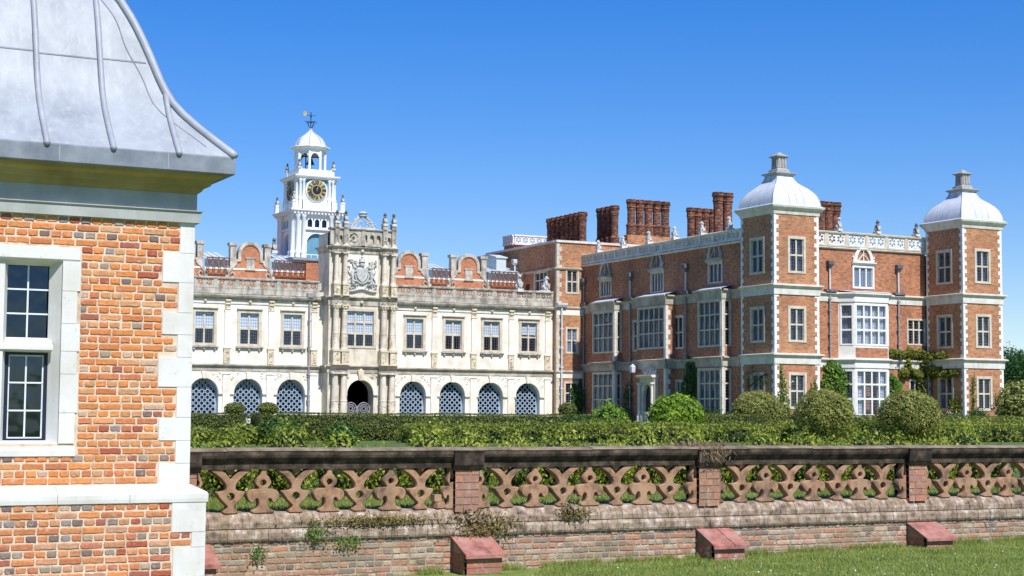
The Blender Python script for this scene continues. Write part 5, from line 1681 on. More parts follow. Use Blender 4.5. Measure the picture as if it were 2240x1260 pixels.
def climber(T, blobs, size, mat, label, dens=160, stems=(), name='climbing_plant', thick=0.3):
    P_, N_ = [], []
    for (u, z, ru, rz) in blobs:
        n = int(math.pi * ru * rz * dens)
        a = rng.uniform(0, 2 * math.pi, n)
        q = np.sqrt(rng.uniform(0, 1, n)) * (1 + 0.18 * np.sin(a * 5 + u) + 0.12 * np.sin(a * 9 + z))
        uu, zz = u + ru * q * np.cos(a), z + rz * q * np.sin(a)
        d = (np.abs(rng.normal(0, 0.5, n)) + 0.25 * (1 + np.sin(uu * 5) * np.cos(zz * 5))) * thick * np.clip(1.3 - q, 0.2, 1)
        P_.append(np.array([T(x, y, w) for x, y, w in zip(uu, d + 0.03, zz)]))
        nn = np.array(T(0, 1, 0)) - np.array(T(0, 0, 0))
        N_.append(np.tile(nn + np.array([0, 0, 0.5]), (n, 1)))
    p, n = np.concatenate(P_), np.concatenate(N_)
    ok = p[:, 2] > 0.02
    r = root(name, T(blobs[0][0], 0, 0), label, 'climber', 'plants trained on the house walls')
    link('foliage', leaf_mesh(name, p[ok], n[ok], size, mat, 0.75), None, r)
    if stems:
        s = MB(T)
        for st_ in stems:
            s.tube([(a, 0.12, b) for a, b in st_], [0.07 - 0.04 * i / max(1, len(st_) - 1) for i in range(len(st_))], 5)
        P('stem', s, 'bark', r)
    return r
TW, TS, TT1, TT2 = WF(71.8), SF(102.6), SF(98.1), SF(98.1)
climber(TW, [(109.2, 3.6, 1.2, 2.0), (109.8, 1.6, 1.4, 1.6), (108.2, 4.4, 0.8, 0.9)], 0.16, 'bush', 'dark ivy covering the shaded wall between the doorway and the next bay', 320, [[(109.2, 0), (109.1, 2), (109.3, 4)]])
climber(SF(126.8), [(71.2, 2.4, 0.75, 1.5), (71.0, 1.0, 0.9, 1.2)], 0.16, 'bush', 'dark shrub growing up the inner corner beside the brick corner block', 320, [[(71.2, 0), (71.1, 1.6)]], thick=0.6)
climber(TS, [(80.85, 3.7, 1.25, 1.55), (81.0, 2.2, 1.3, 1.4), (80.3, 4.9, 0.6, 0.5), (81.0, 1.0, 1.1, 0.9)], 0.2, 'vine', 'bright green leafy climber on the wall just right of the nearer tower', 380, [[(80.8, 0), (80.7, 2), (80.9, 4)]], thick=0.55)
climber(TS, [(86.7, 3.0, 0.75, 1.3), (87.1, 1.5, 0.85, 1.2), (86.4, 4.0, 0.4, 0.5)], 0.2, 'vine', 'leafy green climber between the canted bay and the far tower', 340, [[(86.8, 0), (86.7, 2), (86.6, 3.6)]], thick=0.55)
wist = [(84.4 + 0.55 * i, 6.15 + 0.12 * math.sin(i * 2.1), 0.5, 0.32 + 0.08 * math.sin(i * 3)) for i in range(11)]
wist += [(87.6 + 0.5 * i, 4.6 + 0.2 * math.sin(i * 1.7), 0.45, 0.4) for i in range(5)] + [(88.0, 5.4, 0.35, 0.5), (89.6, 5.5, 0.3, 0.6), (89.4, 3.2, 0.35, 0.9)]
climber(TS, wist, 0.2, 'wist', 'yellow-green wisteria trained along the wall band by the far tower', 300, [[(89.6, 0), (89.5, 2), (89.7, 4), (89.6, 6)], [(89.6, 6), (87, 6.1), (84.5, 6.2)]], thick=0.55)
climber(WF(90.0), [(101.6, 5.9, 0.8, 0.35), (100.4, 6.0, 0.7, 0.3), (101.4, 4.7, 0.9, 0.55), (100.0, 4.5, 0.8, 0.4), (99.0, 4.6, 0.5, 0.3), (99.1, 1.6, 0.6, 1.0)], 0.2, 'wist', 'wisteria strands hanging on the shaded side of the far tower', 260, [[(101.9, 0), (101.8, 3), (101.6, 6)]], thick=0.5)
climber(TT1, [(72.45, 2.9, 0.35, 1.2), (72.6, 1.4, 0.5, 1.1), (72.3, 4.3, 0.14, 0.6)], 0.14, 'vine', 'climbing rose with cream flowers left of the nearer tower ground window', 190, [[(72.5, 0), (72.4, 2), (72.3, 4.6)]])
climber(TT1, [(75.4, 2.6, 0.25, 1.2), (75.0, 2.7, 0.18, 0.9)], 0.14, 'vine', 'thin climber right of the nearer tower ground window', 130, [[(75.3, 0), (75.4, 3.6)]])
climber(TT2, [(90.8, 2.6, 0.22, 1.4), (90.7, 0.9, 0.4, 0.8), (90.9, 3.9, 0.14, 0.5)], 0.14, 'vine', 'slender climber at the left corner of the far tower', 140, [[(90.8, 0), (90.8, 4.2)]])
climber(WF(71.75), [(100.9, 4.0, 0.9, 0.7), (101.4, 2.6, 0.3, 1.6), (99.4, 3.8, 0.8, 0.5)], 0.13, 'bush', 'sparse dark climber on the shaded side of the nearer tower', 55, [[(101.4, 0), (101.3, 3.2)], [(101.3, 3.2), (99.2, 4.2)]])
climber(WF(71.8), [(118.9, 1.7, 0.8, 1.7), (118.7, 3.2, 0.6, 0.9)], 0.14, 'bush', 'dark climber in the shade between the first bay and the doorway', 120, [[(118.9, 0), (118.8, 3)]])
# rose flowers belong to the rose
rs = [o for o in bpy.data.objects if o.type == 'EMPTY' and str(o.get('label', '')).startswith('climbing rose')][0]
pp = np.stack([rng.normal(72.5, 0.3, 60), 98.1 - rng.uniform(0.2, 0.45, 60), rng.uniform(0.6, 3.8, 60)], 1)
link('flowers', leaf_mesh('flowers', pp, np.tile([0, -1.0, 0.4], (60, 1)), 0.13, 'rose', 0.9), None, rs)

def bush(c, r, n, size, mat, label, name='shrub', cat='shrub', group='garden shrubs', rough=0.12, f=3.0, aspect=0.6, zmin=0.02, core=0.82, up=0.0):
    p, d = ball_points(c, r, n, rough, f, zmin)
    rr = np.array(r, float) * np.ones(3) * core
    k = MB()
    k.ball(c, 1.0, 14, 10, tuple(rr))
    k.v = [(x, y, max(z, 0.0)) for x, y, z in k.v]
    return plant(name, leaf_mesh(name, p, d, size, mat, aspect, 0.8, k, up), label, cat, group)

# ------------------------------------------------------------------ hedges
def hedge(x0, x1, y0, y1, z1, dens, size, mat, label, rough, extra=(), name='clipped_hedge', up=0.0, group='garden hedges', z0=0.02, f=1.5):
    p, n = hedge_points(x0, x1, y0, y1, z0, z1, dens, rough, f)
    if up:                                  # gaps between the upright stems on the faces
        w = np.sin(p[:, 0] * 7.3 + 2.2 * np.sin(p[:, 0] * 2.9) + p[:, 2] * 1.1)
        keep = (n[:, 2] > 0.9) | (w > -0.25) | (rng.random(len(p)) < 0.18) | (p[:, 2] > z1 - 0.15)
        p, n = p[keep], n[keep]
    k = MB()
    i = 0.05 + rough
    k.box(x0 + i, x1 - i, y0 + i, y1 - i, 0.0, z1 - i)
    for (c, r, cnt) in extra:
        q, d = ball_points(c, r, cnt, 0.03)
        p, n = np.concatenate([p, q]), np.concatenate([n, d])
        k.ball(c, 1.0, 12, 8, tuple(np.array(r) * 0.88))
    if up:                                  # untrimmed shoots standing above the top
        q = int((x1 - x0) * 55)
        sx = rng.uniform(x0, x1, q)
        s = np.stack([sx, rng.uniform(y0, y1, q), z1 + rough + rng.random(q) ** 2 * 0.10 * (1 + np.sin(sx * 1.9))], 1)
        p, n = np.concatenate([p, s]), np.concatenate([n, np.tile([0, -0.6, 0.6], (q, 1))])
    return plant(name, leaf_mesh(name, p, n, size, mat, 0.6, 0.8, k, up), label, 'hedge', group)

hedge(12.0, 20.4, 63.4, 65.0, 1.1, 420, 0.07, 'yew', 'dark clipped yew hedge left of the gap, with one dome finial', 0.018, [((20.0, 63.9, 1.28), (0.42, 0.42, 0.26), 900)], f=0.9)
hedge(20.95, 36.8, 63.4, 65.0, 1.12, 420, 0.07, 'yew', 'long dark clipped yew hedge right of the gap, before the stone range', 0.018, [((21.4, 63.9, 1.3), (0.42, 0.42, 0.26), 900), ((35.55, 64.2, 1.36), (0.42, 0.42, 0.32), 1000)], f=0.9)
hedge(42.0, 72.0, 64.5, 66.0, 1.17, 300, 0.08, 'yew', 'low straight hedge in front of the brick wing', 0.02, f=0.9)
def row2_hedge(x0, x1, y0, h, label):
    hedge(x0, x1, y0, y0 + 1.3, h, 330, 0.11, 'privet', label, 0.085, up=1.6, f=2.6)
row2_hedge(25.2, 31.2, 58.0, 0.62, 'bright privet hedge block left of the shaped shrubs')
row2_hedge(31.5, 37.5, 57.6, 0.68, 'bright privet hedge block in the middle of the garden')
row2_hedge(37.8, 43.2, 57.8, 0.66, 'privet hedge block left of the large round holly')
row2_hedge(44.2, 48.3, 59.4, 0.74, 'short privet hedge between the two nearer round hollies')
row2_hedge(48.6, 62.0, 57.0, 0.72, 'long privet hedge at the far right of the garden')
row2_hedge(50.0, 64.0, 60.6, 0.9, 'second privet hedge behind the long one at the far right')

# round hollies
bush((43.5, 56.0, 1.18), (1.28, 1.2, 1.08), 11000, 0.085, 'holly', 'large rounded variegated holly, right of the nearer tower window', 'topiary_ball', 'topiary', 'round clipped hollies', 0.05)
bush((48.7, 56.6, 1.2), (1.42, 1.3, 1.1), 11000, 0.085, 'holly', 'large rounded holly in front of the wisteria wall', 'topiary_ball', 'topiary', 'round clipped hollies', 0.05)
bush((47.5, 66.4, 1.35), (1.3, 1.2, 1.0), 11000, 0.08, 'holly', 'rounded holly before the nearer tower, behind the hedge line', 'topiary_ball', 'topiary', 'round clipped hollies', 0.045)
bush((39.9, 62.0, 1.0), (1.25, 1.15, 1.05), 5000, 0.15, 'lime', 'bright lime green round bush left of the ivy', 'topiary_ball', 'topiary', 'round clipped hollies', 0.08)
bush((64.8, 66.0, 1.7), (1.7, 1.4, 1.4), 5000, 0.16, 'holly', 'pale green round shrub at the right edge', 'topiary_ball', 'topiary', 'round clipped hollies', 0.08)
# loose shrubs
bush((18.6, 58.0, 0.3), (1.0, 0.8, 0.36), 2600, 0.12, 'privet', 'loose light green shrub in front of the left hedge', rough=0.16, up=1.0)
bush((19.6, 57.2, 0.45), (0.75, 0.7, 0.5), 2400, 0.11, 'bush', 'rounded dark green shrub in front of the left hedge end', rough=0.12)
bush((21.0, 54.5, 0.32), (0.6, 0.5, 0.42), 2200, 0.1, 'bush', 'dark green shrub just right of the hedge gap', rough=0.14)
bush((16.6, 59.0, 0.3), (1.1, 0.8, 0.36), 2200, 0.12, 'privet', 'light green shrub near the pavilion corner', rough=0.16, up=1.0)
bush((36.1, 61.5, 0.6), (0.75, 0.7, 1.0), 2400, 0.13, 'lime', 'pointed pale green bush between the yew hedge and the doorway', rough=0.18, up=1.0)
bush((34.9, 62.2, 0.5), (0.8, 0.6, 0.62), 1800, 0.12, 'bush', 'feathery grey-green shrub at the end of the yew hedge', rough=0.18, up=1.0)
bush((37.4, 62.0, 0.35), (0.8, 0.6, 0.5), 1600, 0.12, 'privet', 'low spreading shrub below the doorway steps', rough=0.18, up=1.0)
bush((90.6, 97.3, 0.8), (0.9, 0.7, 0.9), 1500, 0.18, 'bush', 'green shrub at the foot of the far tower', rough=0.2)
bush((87.6, 101.6, 0.7), (1.0, 0.6, 0.8), 1500, 0.18, 'bush', 'leafy shrub below the ground floor window by the far tower', rough=0.2)
bush((71.0, 105.2, 0.7), (0.7, 2.2, 0.9), 2200, 0.16, 'bush', 'shaded shrub below the bay beside the nearer tower', rough=0.2)
bush((70.0, 117.8, 0.6), (0.7, 2.0, 0.8), 2200, 0.16, 'bush', 'shaded shrub left of the doorway', rough=0.2)

# box shrubs close behind the balustrade, each one a bush of upright sprigs
xs_ = list(np.arange(5.3, 20.5, 0.74))
where = {0: 'behind the balustrade next to the pavilion'}
for i, x in enumerate(xs_):
    h = 0.90 + 0.09 * math.sin(i * 2.3) + random.uniform(-0.09, 0.09)
    if 8.7 < x < 9.2 or 14.9 < x < 15.4:
        h *= 0.82
    y = 21.6 + random.uniform(-0.15, 0.2) + 0.02 * (x - 5)
    bay = 'left' if x < 8.6 else ('second' if x < 12.2 else ('third' if x < 15.8 else 'right'))
    k = sum(1 for q in xs_[:i] if ('left' if q < 8.6 else ('second' if q < 12.2 else ('third' if q < 15.8 else 'right'))) == bay)
    bush((x, y, h * 0.46), (0.40, 0.38, h * 0.56), 1500, 0.062, 'box', 'yellow-green box shrub behind the %s balustrade bay, %s from the left' % (bay, ['first', 'second', 'third', 'fourth', 'fifth', 'sixth', 'seventh', 'eighth'][k]), 'box_shrub', 'shrub', 'box shrubs behind the balustrade', 0.16, 4.0, 0.5, 0.02, 0.75, 1.4)
for i, x in enumerate(np.arange(6.0, 24, 1.15)):
    y = 24.4 + random.uniform(-0.3, 0.3)
    bush((x, y, 0.3), (0.6, 0.5, 0.32 + random.uniform(-0.05, 0.08)), 1000, 0.075, 'privet' if i % 2 else 'box', 'low leafy shrub of the second row behind the balustrade, %s from the left' % ('first second third fourth fifth sixth seventh eighth ninth tenth eleventh twelfth thirteenth fourteenth fifteenth sixteenth'.split()[i]), 'box_shrub', 'shrub', 'second row of box shrubs', 0.18, 4.0, 0.5, 0.02, 0.75, 1.4)

# ------------------------------------------------------------------ trees at the right
def tree(x, y, h, rx, label, mat='tree', seed=3, n=9000):
    rr = random.Random(seed)
    r = root('broadleaf_tree', (x, y, 0), label, 'tree', 'trees beyond the house')
    t = MB()
    th = h * 0.35
    t.tube([(x, y, 0), (x + 0.1, y, th * 0.5), (x, y + 0.1, th), (x + 0.1, y, h * 0.75)], [0.38, 0.3, 0.24, 0.06], 8)
    cl = []
    for k in range(22):
        a = rr.uniform(0, 6.28)
        q = rr.uniform(0.25, 0.95)
        z = h * rr.uniform(0.28, 0.9)
        w = rx * q * math.sqrt(max(0.1, 1 - ((z - h * 0.55) / (h * 0.5)) ** 2))
        c = (x + w * math.cos(a), y + w * math.sin(a), z)
        cl.append((c, rr.uniform(0.9, 1.6) * rx / 4))
        t.tube([(x, y, th * rr.uniform(0.6, 1.3)), ((x + c[0]) / 2, (y + c[1]) / 2, (th + c[2]) / 2 + 0.3), c], [0.12, 0.08, 0.03], 5)
    P('trunk', t, 'bark', r)
    pts, nr = [], []
    for c, q in cl:
        p, d = ball_points(c, (q * 1.1, q * 1.1, q * 0.85), n // 22, 0.22, 3.0)
        pts.append(p); nr.append(d + np.array([0, 0, 0.3]))
    link('crown', leaf_mesh('crown', np.concatenate(pts), np.concatenate(nr), 0.28, mat, 0.6), None, r)
tree(117.5, 121.0, 7.6, 4.6, 'dark green broadleaf tree behind the far tower at the right edge', n=12000)
tree(124.0, 127.0, 8.2, 5.0, 'darker tree standing behind the first one at the right edge', seed=8, n=12000)
hedge(97.5, 101, 103, 106, 2.6, 130, 0.2, 'tree', 'tall dark hedge beside the far tower', 0.08)

# timber rail in front of the canted bay
tr = root('timber_rail', (82, 95.5, 0), 'low dark red timber rail with flowers below the canted bay', 'rail')
for x in (79.0, 80.8, 82.6, 84.4, 86.2):
    P('post', MB().box(x - 0.05, x + 0.05, 95.45, 95.55, 0, 1.55), 'wood', tr)
P('top_rail', MB().box(78.8, 86.4, 95.42, 95.58, 1.55, 1.68), 'wood', tr)
P('lower_rail', MB().box(78.8, 86.4, 95.46, 95.54, 1.05, 1.15), 'wood', tr)
p, n = hedge_points(79.0, 86.2, 94.4, 95.2, 0.02, 1.25, 120, 0.12)
plant('flower_bed', leaf_mesh('flower_bed', p, n, 0.15, 'bush', 0.7), 'green flower bed in front of the timber rail', 'flower bed')
bl_ = [o for o in bpy.data.objects if o.name == 'flower_bed'][0]
pp = np.stack([rng.uniform(79, 86.2, 160), rng.uniform(94.3, 95.2, 160), rng.uniform(1.0, 1.5, 160)], 1)
link('blossoms', leaf_mesh('blossoms', pp, np.tile([0, -1.0, 0.6], (160, 1)), 0.12, 'rose', 0.9), None, bl_)

# ------------------------------------------------------------------ bricks
def brick_mesh(seed, L, H, D):
    """irregular hand-made brick: worn front face proud of its bed, D deep; origin at the front centre (frame x, z; front at -y)"""
    rr = random.Random(seed)
    pts = []
    nh, nv = (5, 2) if L > 0.16 else (3, 2)
    w, h = L / 2, H / 2
    for i in range(nh):
        pts.append((-w + L * i / nh, -h))
    for i in range(nv):
        pts.append((w, -h + H * i / nv))
    for i in range(nh):
        pts.append((w - L * i / nh, h))
    for i in range(nv):
        pts.append((-w, h - H * i / nv))
    j = 0.0035
    ring = [(x + rr.uniform(-j, j) - (0.003 if abs(x) == w and abs(z) == h else 0) * (1 if x > 0 else -1), z + rr.uniform(-j, j)) for x, z in pts]
    inn = [(x * (1 - 0.012 / w) + rr.uniform(-0.002, 0.002), z * (1 - 0.010 / h) + rr.uniform(-0.002, 0.002)) for x, z in ring]
    n = len(ring)
    vs = [(x, D, z) for x, z in ring] + [(x, 0.006 + rr.uniform(0, 0.004), z) for x, z in ring] + [(x, rr.uniform(-0.003, 0.001), z) for x, z in inn]
    fs = []
    for i in range(n):
        k = (i + 1) % n
        fs.append((i, k, n + k, n + i))
        fs.append((n + i, n + k, 2 * n + k, 2 * n + i))
    fs.append(tuple(2 * n + i for i in range(n)))
    me = bpy.data.meshes.new('brick')
    me.from_pydata(vs, [], fs)
    me.update()
    return me

def bond(u0, u1, z0, z1, ch, blocked, headers_first=False, sl=0.226, hl=0.112, gap=0.011, jit=0.006):
    """English bond: rows of stretchers and headers with the blocked rectangles left out"""
    out = []
    nrow = int(round((z1 - z0) / ch))
    for r_ in range(nrow):
        za, zb = z0 + r_ * ch, z0 + (r_ + 1) * ch
        head = (r_ % 2 == 0) == headers_first
        step = hl if head else sl
        u = u0 - random.uniform(0, step * 0.6)
        dz = random.uniform(-0.002, 0.002)
        while u < u1:
            L = step + random.uniform(-jit, jit)
            a, b = max(u + gap / 2, u0), min(u + L - gap / 2, u1)
            u += L
            segs = [(a, b)]
            for (p, q, c, d) in blocked:
                if zb > c + 0.012 and za < d - 0.012:
                    ns = []
                    for (s, t) in segs:
                        if t <= p or s >= q:
                            ns.append((s, t))
                        else:
                            if s < p - 0.004: ns.append((s, p - 0.006))
                            if t > q + 0.004: ns.append((q + 0.006, t))
                    segs = ns
            for s, t in segs:
                if t - s > 0.03:
                    out.append((s, t, za + gap / 2 + dz, zb - gap / 2 + dz, head))
    return out

def lay(par, bricks, face_y, mat1, matN, colour, limit=300, rank=None, depth=0.05, proud=0.008):
    """single brick objects for those that show largest, the rest joined"""
    VS = {}
    order = sorted(bricks, key=rank or (lambda b: -(b[1] - b[0])))
    sizes = {'s': (0.215, 0.064), 'h': (0.101, 0.064)}
    for k in sizes:
        VS[k] = [brick_mesh(i * 7 + (3 if k == 's' else 5), *sizes[k], depth) for i in range(7)]
        for me in VS[k]:
            me.materials.append(M[mat1])
    rv_, rf_, rc_ = [], [], []
    for i, (a, b, c, d, head) in enumerate(order):
        k = 's' if (b - a) > 0.155 else 'h'
        me = random.choice(VS[k])
        sx, sz = (b - a) / sizes[k][0], (d - c) / sizes[k][1]
        pr = face_y - proud + random.uniform(-0.003, 0.003)
        col = colour(head, (a + b) / 2, (c + d) / 2)
        if i < limit:
            o = bpy.data.objects.new('brick', me)
            COL.objects.link(o)
            o.parent = par
            if par.type == 'EMPTY' and par.parent is None:
                o.matrix_parent_inverse = Matrix.Translation(-par.location)
            o.location = ((a + b) / 2, pr, (c + d) / 2)
            o.scale = (sx, 1, sz)
            o.color = (*col, 1)
        else:
            base = len(rv_)
            for v in me.vertices:
                rv_.append((v.co.x * sx + (a + b) / 2, v.co.y + pr, v.co.z * sz + (c + d) / 2))
                rc_.append((*col, 1))
            rf_ += [tuple(base + q for q in p.vertices) for p in me.polygons]
    if rv_:
        me = bpy.data.meshes.new('remaining_bricks')
        me.from_pydata(rv_, [], rf_)
        at = me.color_attributes.new('brick_colour', 'FLOAT_COLOR', 'POINT')
        at.data.foreach_set('color', np.array(rc_, np.float32).ravel())
        me.update()
        link('remaining_bricks', me, matN, par, kind='stuff')

def pav_colour(head, u, z):
    t = random.random()
    low = z < 0.27
    if head and t < (0.36 if low else 0.15):
        return random.choice([(0.27, 0.21, 0.17), (0.36, 0.29, 0.22), (0.21, 0.15, 0.13), (0.29, 0.25, 0.23), (0.46, 0.34, 0.24)])
    if t > 0.90:
        return random.choice([(0.42, 0.11, 0.06), (0.38, 0.13, 0.09), (0.60, 0.40, 0.28)])
    c = random.choice([(0.66, 0.25, 0.085), (0.68, 0.28, 0.10), (0.62, 0.22, 0.085), (0.64, 0.30, 0.13), (0.58, 0.21, 0.095), (0.70, 0.26, 0.08), (0.60, 0.32, 0.16)])
    if low:
        c = (c[0] * 0.92, c[1] * 0.95, c[2] * 1.15)
    k = random.uniform(0.88, 1.1)
    return tuple(x * k for x in c)

# ------------------------------------------------------------------ the pavilion in the foreground
PXC, PYC, PH = 2.82, 18.63, 1.93
PX0, PX1, PY0, PY1 = PXC - PH, PXC + PH, PYC - PH, PYC + PH
pav = root('garden_pavilion', (PXC, PYC, -0.8), 'orange brick garden pavilion with white stone quoins and a curved lead roof', 'pavilion')
T = SF(PY0)
WL, WR, WZ0, WZ1 = 2.235, 3.40, 0.86, 2.70          # window opening
m = MB(T)
wall_open(m, PX0, PX1, 0.44, 3.6, [(WL, WR, WZ0, WZ1)], 0.3)
P('mortar_bed', m, 'mortar', pav)
m = MB()
m.quad([(PX1 - 0.02, PY0 + 0.05, -0.8), (PX1 - 0.02, PY1, -0.8), (PX1 - 0.02, PY1, 3.6), (PX1 - 0.02, PY0 + 0.05, 3.6)])
m.quad([(PX0 + 0.02, PY0 + 0.05, -0.8), (PX0 + 0.02, PY1, -0.8), (PX0 + 0.02, PY1, 3.6), (PX0 + 0.02, PY0 + 0.05, 3.6)])
m.quad([(PX0, PY1, -0.8), (PX1, PY1, -0.8), (PX1, PY1, 3.6), (PX0, PY1, 3.6)])
P('side_wall', m, 'brickG', pav)
P('interior', MB().box(PX0 + 0.35, PX1 - 0.35, PY0 + 0.75, PY1 - 0.3, -0.7, 3.5), 'dark', pav)
# quoins
qz = [0.44, 0.655, 0.89, 1.13, 1.445, 1.755, 1.99, 2.22, 2.535, 2.845, 3.17]
wd = [0.32, 0.15, 0.33, 0.15, 0.35, 0.155, 0.32, 0.155, 0.325, 0.15]
block = []
for i in range(len(qz) - 1):
    w = wd[i]
    m = MB(T).box(PX1 - w, PX1 + 0.004, -0.45 + w * 0.4, 0.012, qz[i] + 0.002, qz[i + 1] - 0.002)
    P('quoin', m, 'pavstone', pav)
    m = MB(T).box(PX0 - 0.004, PX0 + w, -0.45 + w * 0.4, 0.012, qz[i] + 0.002, qz[i + 1] - 0.002)
    P('quoin', m, 'pavstone', pav)
    block += [(PX1 - w, PX1 + 0.1, qz[i], qz[i + 1]), (PX0 - 0.1, PX0 + w, qz[i], qz[i + 1])]
block.append((2.05, 3.585, 0.735, 2.842))
up_b = bond(PX0, PX1, 0.445, 3.165, 0.0755, block)
# plinth below the band
PY_ = PY0 - 0.14
Tp = SF(PY_)
P('plinth_mortar_bed', MB(Tp).box(PX0 - 0.13, PX1 + 0.13, -0.14, 0, -0.85, 0.27), 'mortar', pav)
pq = [(-0.85, -0.56, 0.36), (-0.56, -0.17, 0.36), (-0.17, 0.0, 0.145), (0.0, 0.27, 0.36)]
pq = [(-0.85, -0.38, 0.33), (-0.38, -0.16, 0.33), (-0.16, -0.01, 0.145), (-0.01, 0.25, 0.345)]
pq = [(-0.85, -0.50, 0.34), (-0.50, -0.20, 0.33), (-0.20, -0.045, 0.14), (-0.045, 0.265, 0.35)]
block2 = []
for a, b, w in pq:
    P('quoin', MB(Tp).box(PX1 + 0.14 - w, PX1 + 0.144, -0.4, 0.012, a + 0.002, b - 0.002), 'pavstone', pav)
    P('quoin', MB(Tp).box(PX0 - 0.144, PX0 - 0.14 + w, -0.4, 0.012, a + 0.002, b - 0.002), 'pavstone', pav)
    block2 += [(PX1 + 0.14 - w, PX1 + 0.3, a, b), (PX0 - 0.3, PX0 - 0.14 + w, a, b)]
lo_b = bond(PX0 - 0.14, PX1 + 0.14, -0.72, 0.26, 0.0755, block2, True)
vis = lambda b: (0 if b[0] > 2.72 else 1, -(b[1] - b[0]) * (b[3] - b[2]))
lay(pav, up_b, PY0, 'brick1', 'brickN', pav_colour, 190, vis)
lay(pav, lo_b, PY_, 'brick1', 'brickN', pav_colour, 110, vis)
band = [(0, 0.262), (0.16, 0.262), (0.165, 0.30), (0.165, 0.345), (0.15, 0.365), (0.03, 0.43), (0.0, 0.442)]
cuts = [PX0, 1.6, 2.5, 3.38, 4.1, PX1]
for a, b in zip(cuts[:-1], cuts[1:]):
    P('plinth_band', MB(T).prof(a + (0.002 if a > PX0 else 0), b - (0.002 if b < PX1 else 0), band, 1 if a == PX0 else 0, 1 if b == PX1 else 0), 'pavstone', pav)
for sgn in (1, -1):
    Tq = (lambda u, n, z: (PX1 + n, u, z)) if sgn > 0 else (lambda u, n, z: (PX0 - n, u, z))
    P('plinth_band', MB(Tq).prof(PY0, PY1, band, 1, 1), 'pavstone', pav)
# window surround, built of jamb stones
for side_ in (-1, 1):
    jz = [0.86, 1.17, 1.56, 1.79, 2.07, 2.40, 2.70]
    jw = [0.155, 0.18, 0.16, 0.185, 0.15, 0.18]
    for i in range(6):
        m = MB(T)
        if side_ > 0:
            m.ext([[(WR - 0.0, jz[i] + 0.002), (WR + jw[i], jz[i] + 0.002), (WR + jw[i], jz[i + 1] - 0.002), (WR - 0.0, jz[i + 1] - 0.002)]], -0.05, 0.014)
            m.quad([(WR + 0.02, 0.014, jz[i]), (WR - 0.10, -0.16, jz[i]), (WR - 0.10, -0.16, jz[i + 1]), (WR + 0.02, 0.014, jz[i + 1])])
        else:
            m.ext([[(WL - jw[i], jz[i] + 0.002), (WL, jz[i] + 0.002), (WL, jz[i + 1] - 0.002), (WL - jw[i], jz[i + 1] - 0.002)]], -0.05, 0.014)
            m.quad([(WL - 0.02, 0.014, jz[i]), (WL + 0.10, -0.16, jz[i]), (WL + 0.10, -0.16, jz[i + 1]), (WL - 0.02, 0.014, jz[i + 1])])
        P('jamb_stone', m, 'pavstone', pav)
P('window_lintel', MB(T).prof(WL - 0.17, WR + 0.17, [(-0.05, 2.702), (-0.0, 2.702), (0.014, 2.72), (0.016, 2.842), (-0.05, 2.842)]).quad([(WL - 0.02, 0.012, 2.715), (WR + 0.02, 0.012, 2.715), (WR - 0.1, -0.16, 2.655), (WL + 0.1, -0.16, 2.655)]), 'pavstone', pav)
P('window_sill', MB(T).prof(WL - 0.17, WR + 0.17, [(-0.2, 0.735), (0.02, 0.735), (0.022, 0.79), (-0.02, 0.865), (-0.2, 0.90)]), 'pavstone', pav)
# mullions and transom with splayed sides
MC = (WL + WR) / 2
wf = MB(T)
wf.prof(0, 0, [(0, 0), (0, 0), (0, 0)]) if False else None
def vbar(m_, u, h, z0, z1):
    m_.add([(u - h, -0.17, z0), (u - 0.025, -0.04, z0), (u + 0.025, -0.04, z0), (u + h, -0.17, z0), (u - h, -0.17, z1), (u - 0.025, -0.04, z1), (u + 0.025, -0.04, z1), (u + h, -0.17, z1)],
           [(0, 1, 5, 4), (1, 2, 6, 5), (2, 3, 7, 6), (0, 3, 2, 1), (4, 5, 6, 7), (3, 0, 4, 7)])
vbar(wf, MC, 0.075, WZ0, WZ1)
wf.prof(WL + 0.07, WR - 0.07, [(-0.165, 1.775), (-0.02, 1.80), (-0.02, 1.83), (-0.165, 1.925)])
wn_ = P('window', wf, 'pavstone', pav)
for u0_, u1_ in ((WL + 0.095, MC - 0.07), (MC + 0.07, WR - 0.095)):
    for zz0, zz1, dark_ in ((1.92, 2.66, False), (0.88, 1.785, True)):
        g_ = MB(T)
        a, b, c, d = u0_, u1_, zz0, zz1
        nb = -0.185 if not dark_ else -0.17
        if dark_:
            g_.ext([[(a - 0.01, c - 0.02), (b + 0.01, c - 0.02), (b + 0.01, d + 0.02), (a - 0.01, d + 0.02)], [(a + 0.035, c + 0.03), (b - 0.035, c + 0.03), (b - 0.035, d - 0.035), (a + 0.035, d - 0.035)]], nb - 0.03, nb + 0.02)
            P('casement', g_, 'navy', wn_)
            a, b, c, d = a + 0.035, b - 0.035, c + 0.03, d - 0.035
        us_, zs_ = split(a, b, 2), split(c, d, 3)
        br_ = MB(T)
        br_.box(us_[1] - 0.008, us_[1] + 0.008, nb - 0.02, nb + 0.01, c, d)
        for z_ in zs_[1:-1]:
            br_.box(a, b, nb - 0.018, nb + 0.008, z_ - 0.008, z_ + 0.008)
        if dark_:
            br_.ext([[(a, c), (b, c), (b, d), (a, d)], [(a + 0.014, c + 0.014), (b - 0.014, c + 0.014), (b - 0.014, d - 0.014), (a + 0.014, d - 0.014)]], nb - 0.022, nb + 0.004)
        P('glazing_bars', br_, 'whitebar', wn_)
        for i in range(2):
            for j in range(3):
                tl = random.uniform(-0.004, 0.004)
                P('pane', MB(T).quad([(us_[i], nb - 0.01 + tl, zs_[j]), (us_[i + 1], nb - 0.01 - tl, zs_[j]), (us_[i + 1], nb - 0.01 - tl, zs_[j + 1]), (us_[i], nb - 0.01 + tl, zs_[j + 1])]), 'darkglass' if not dark_ else 'glass', wn_)
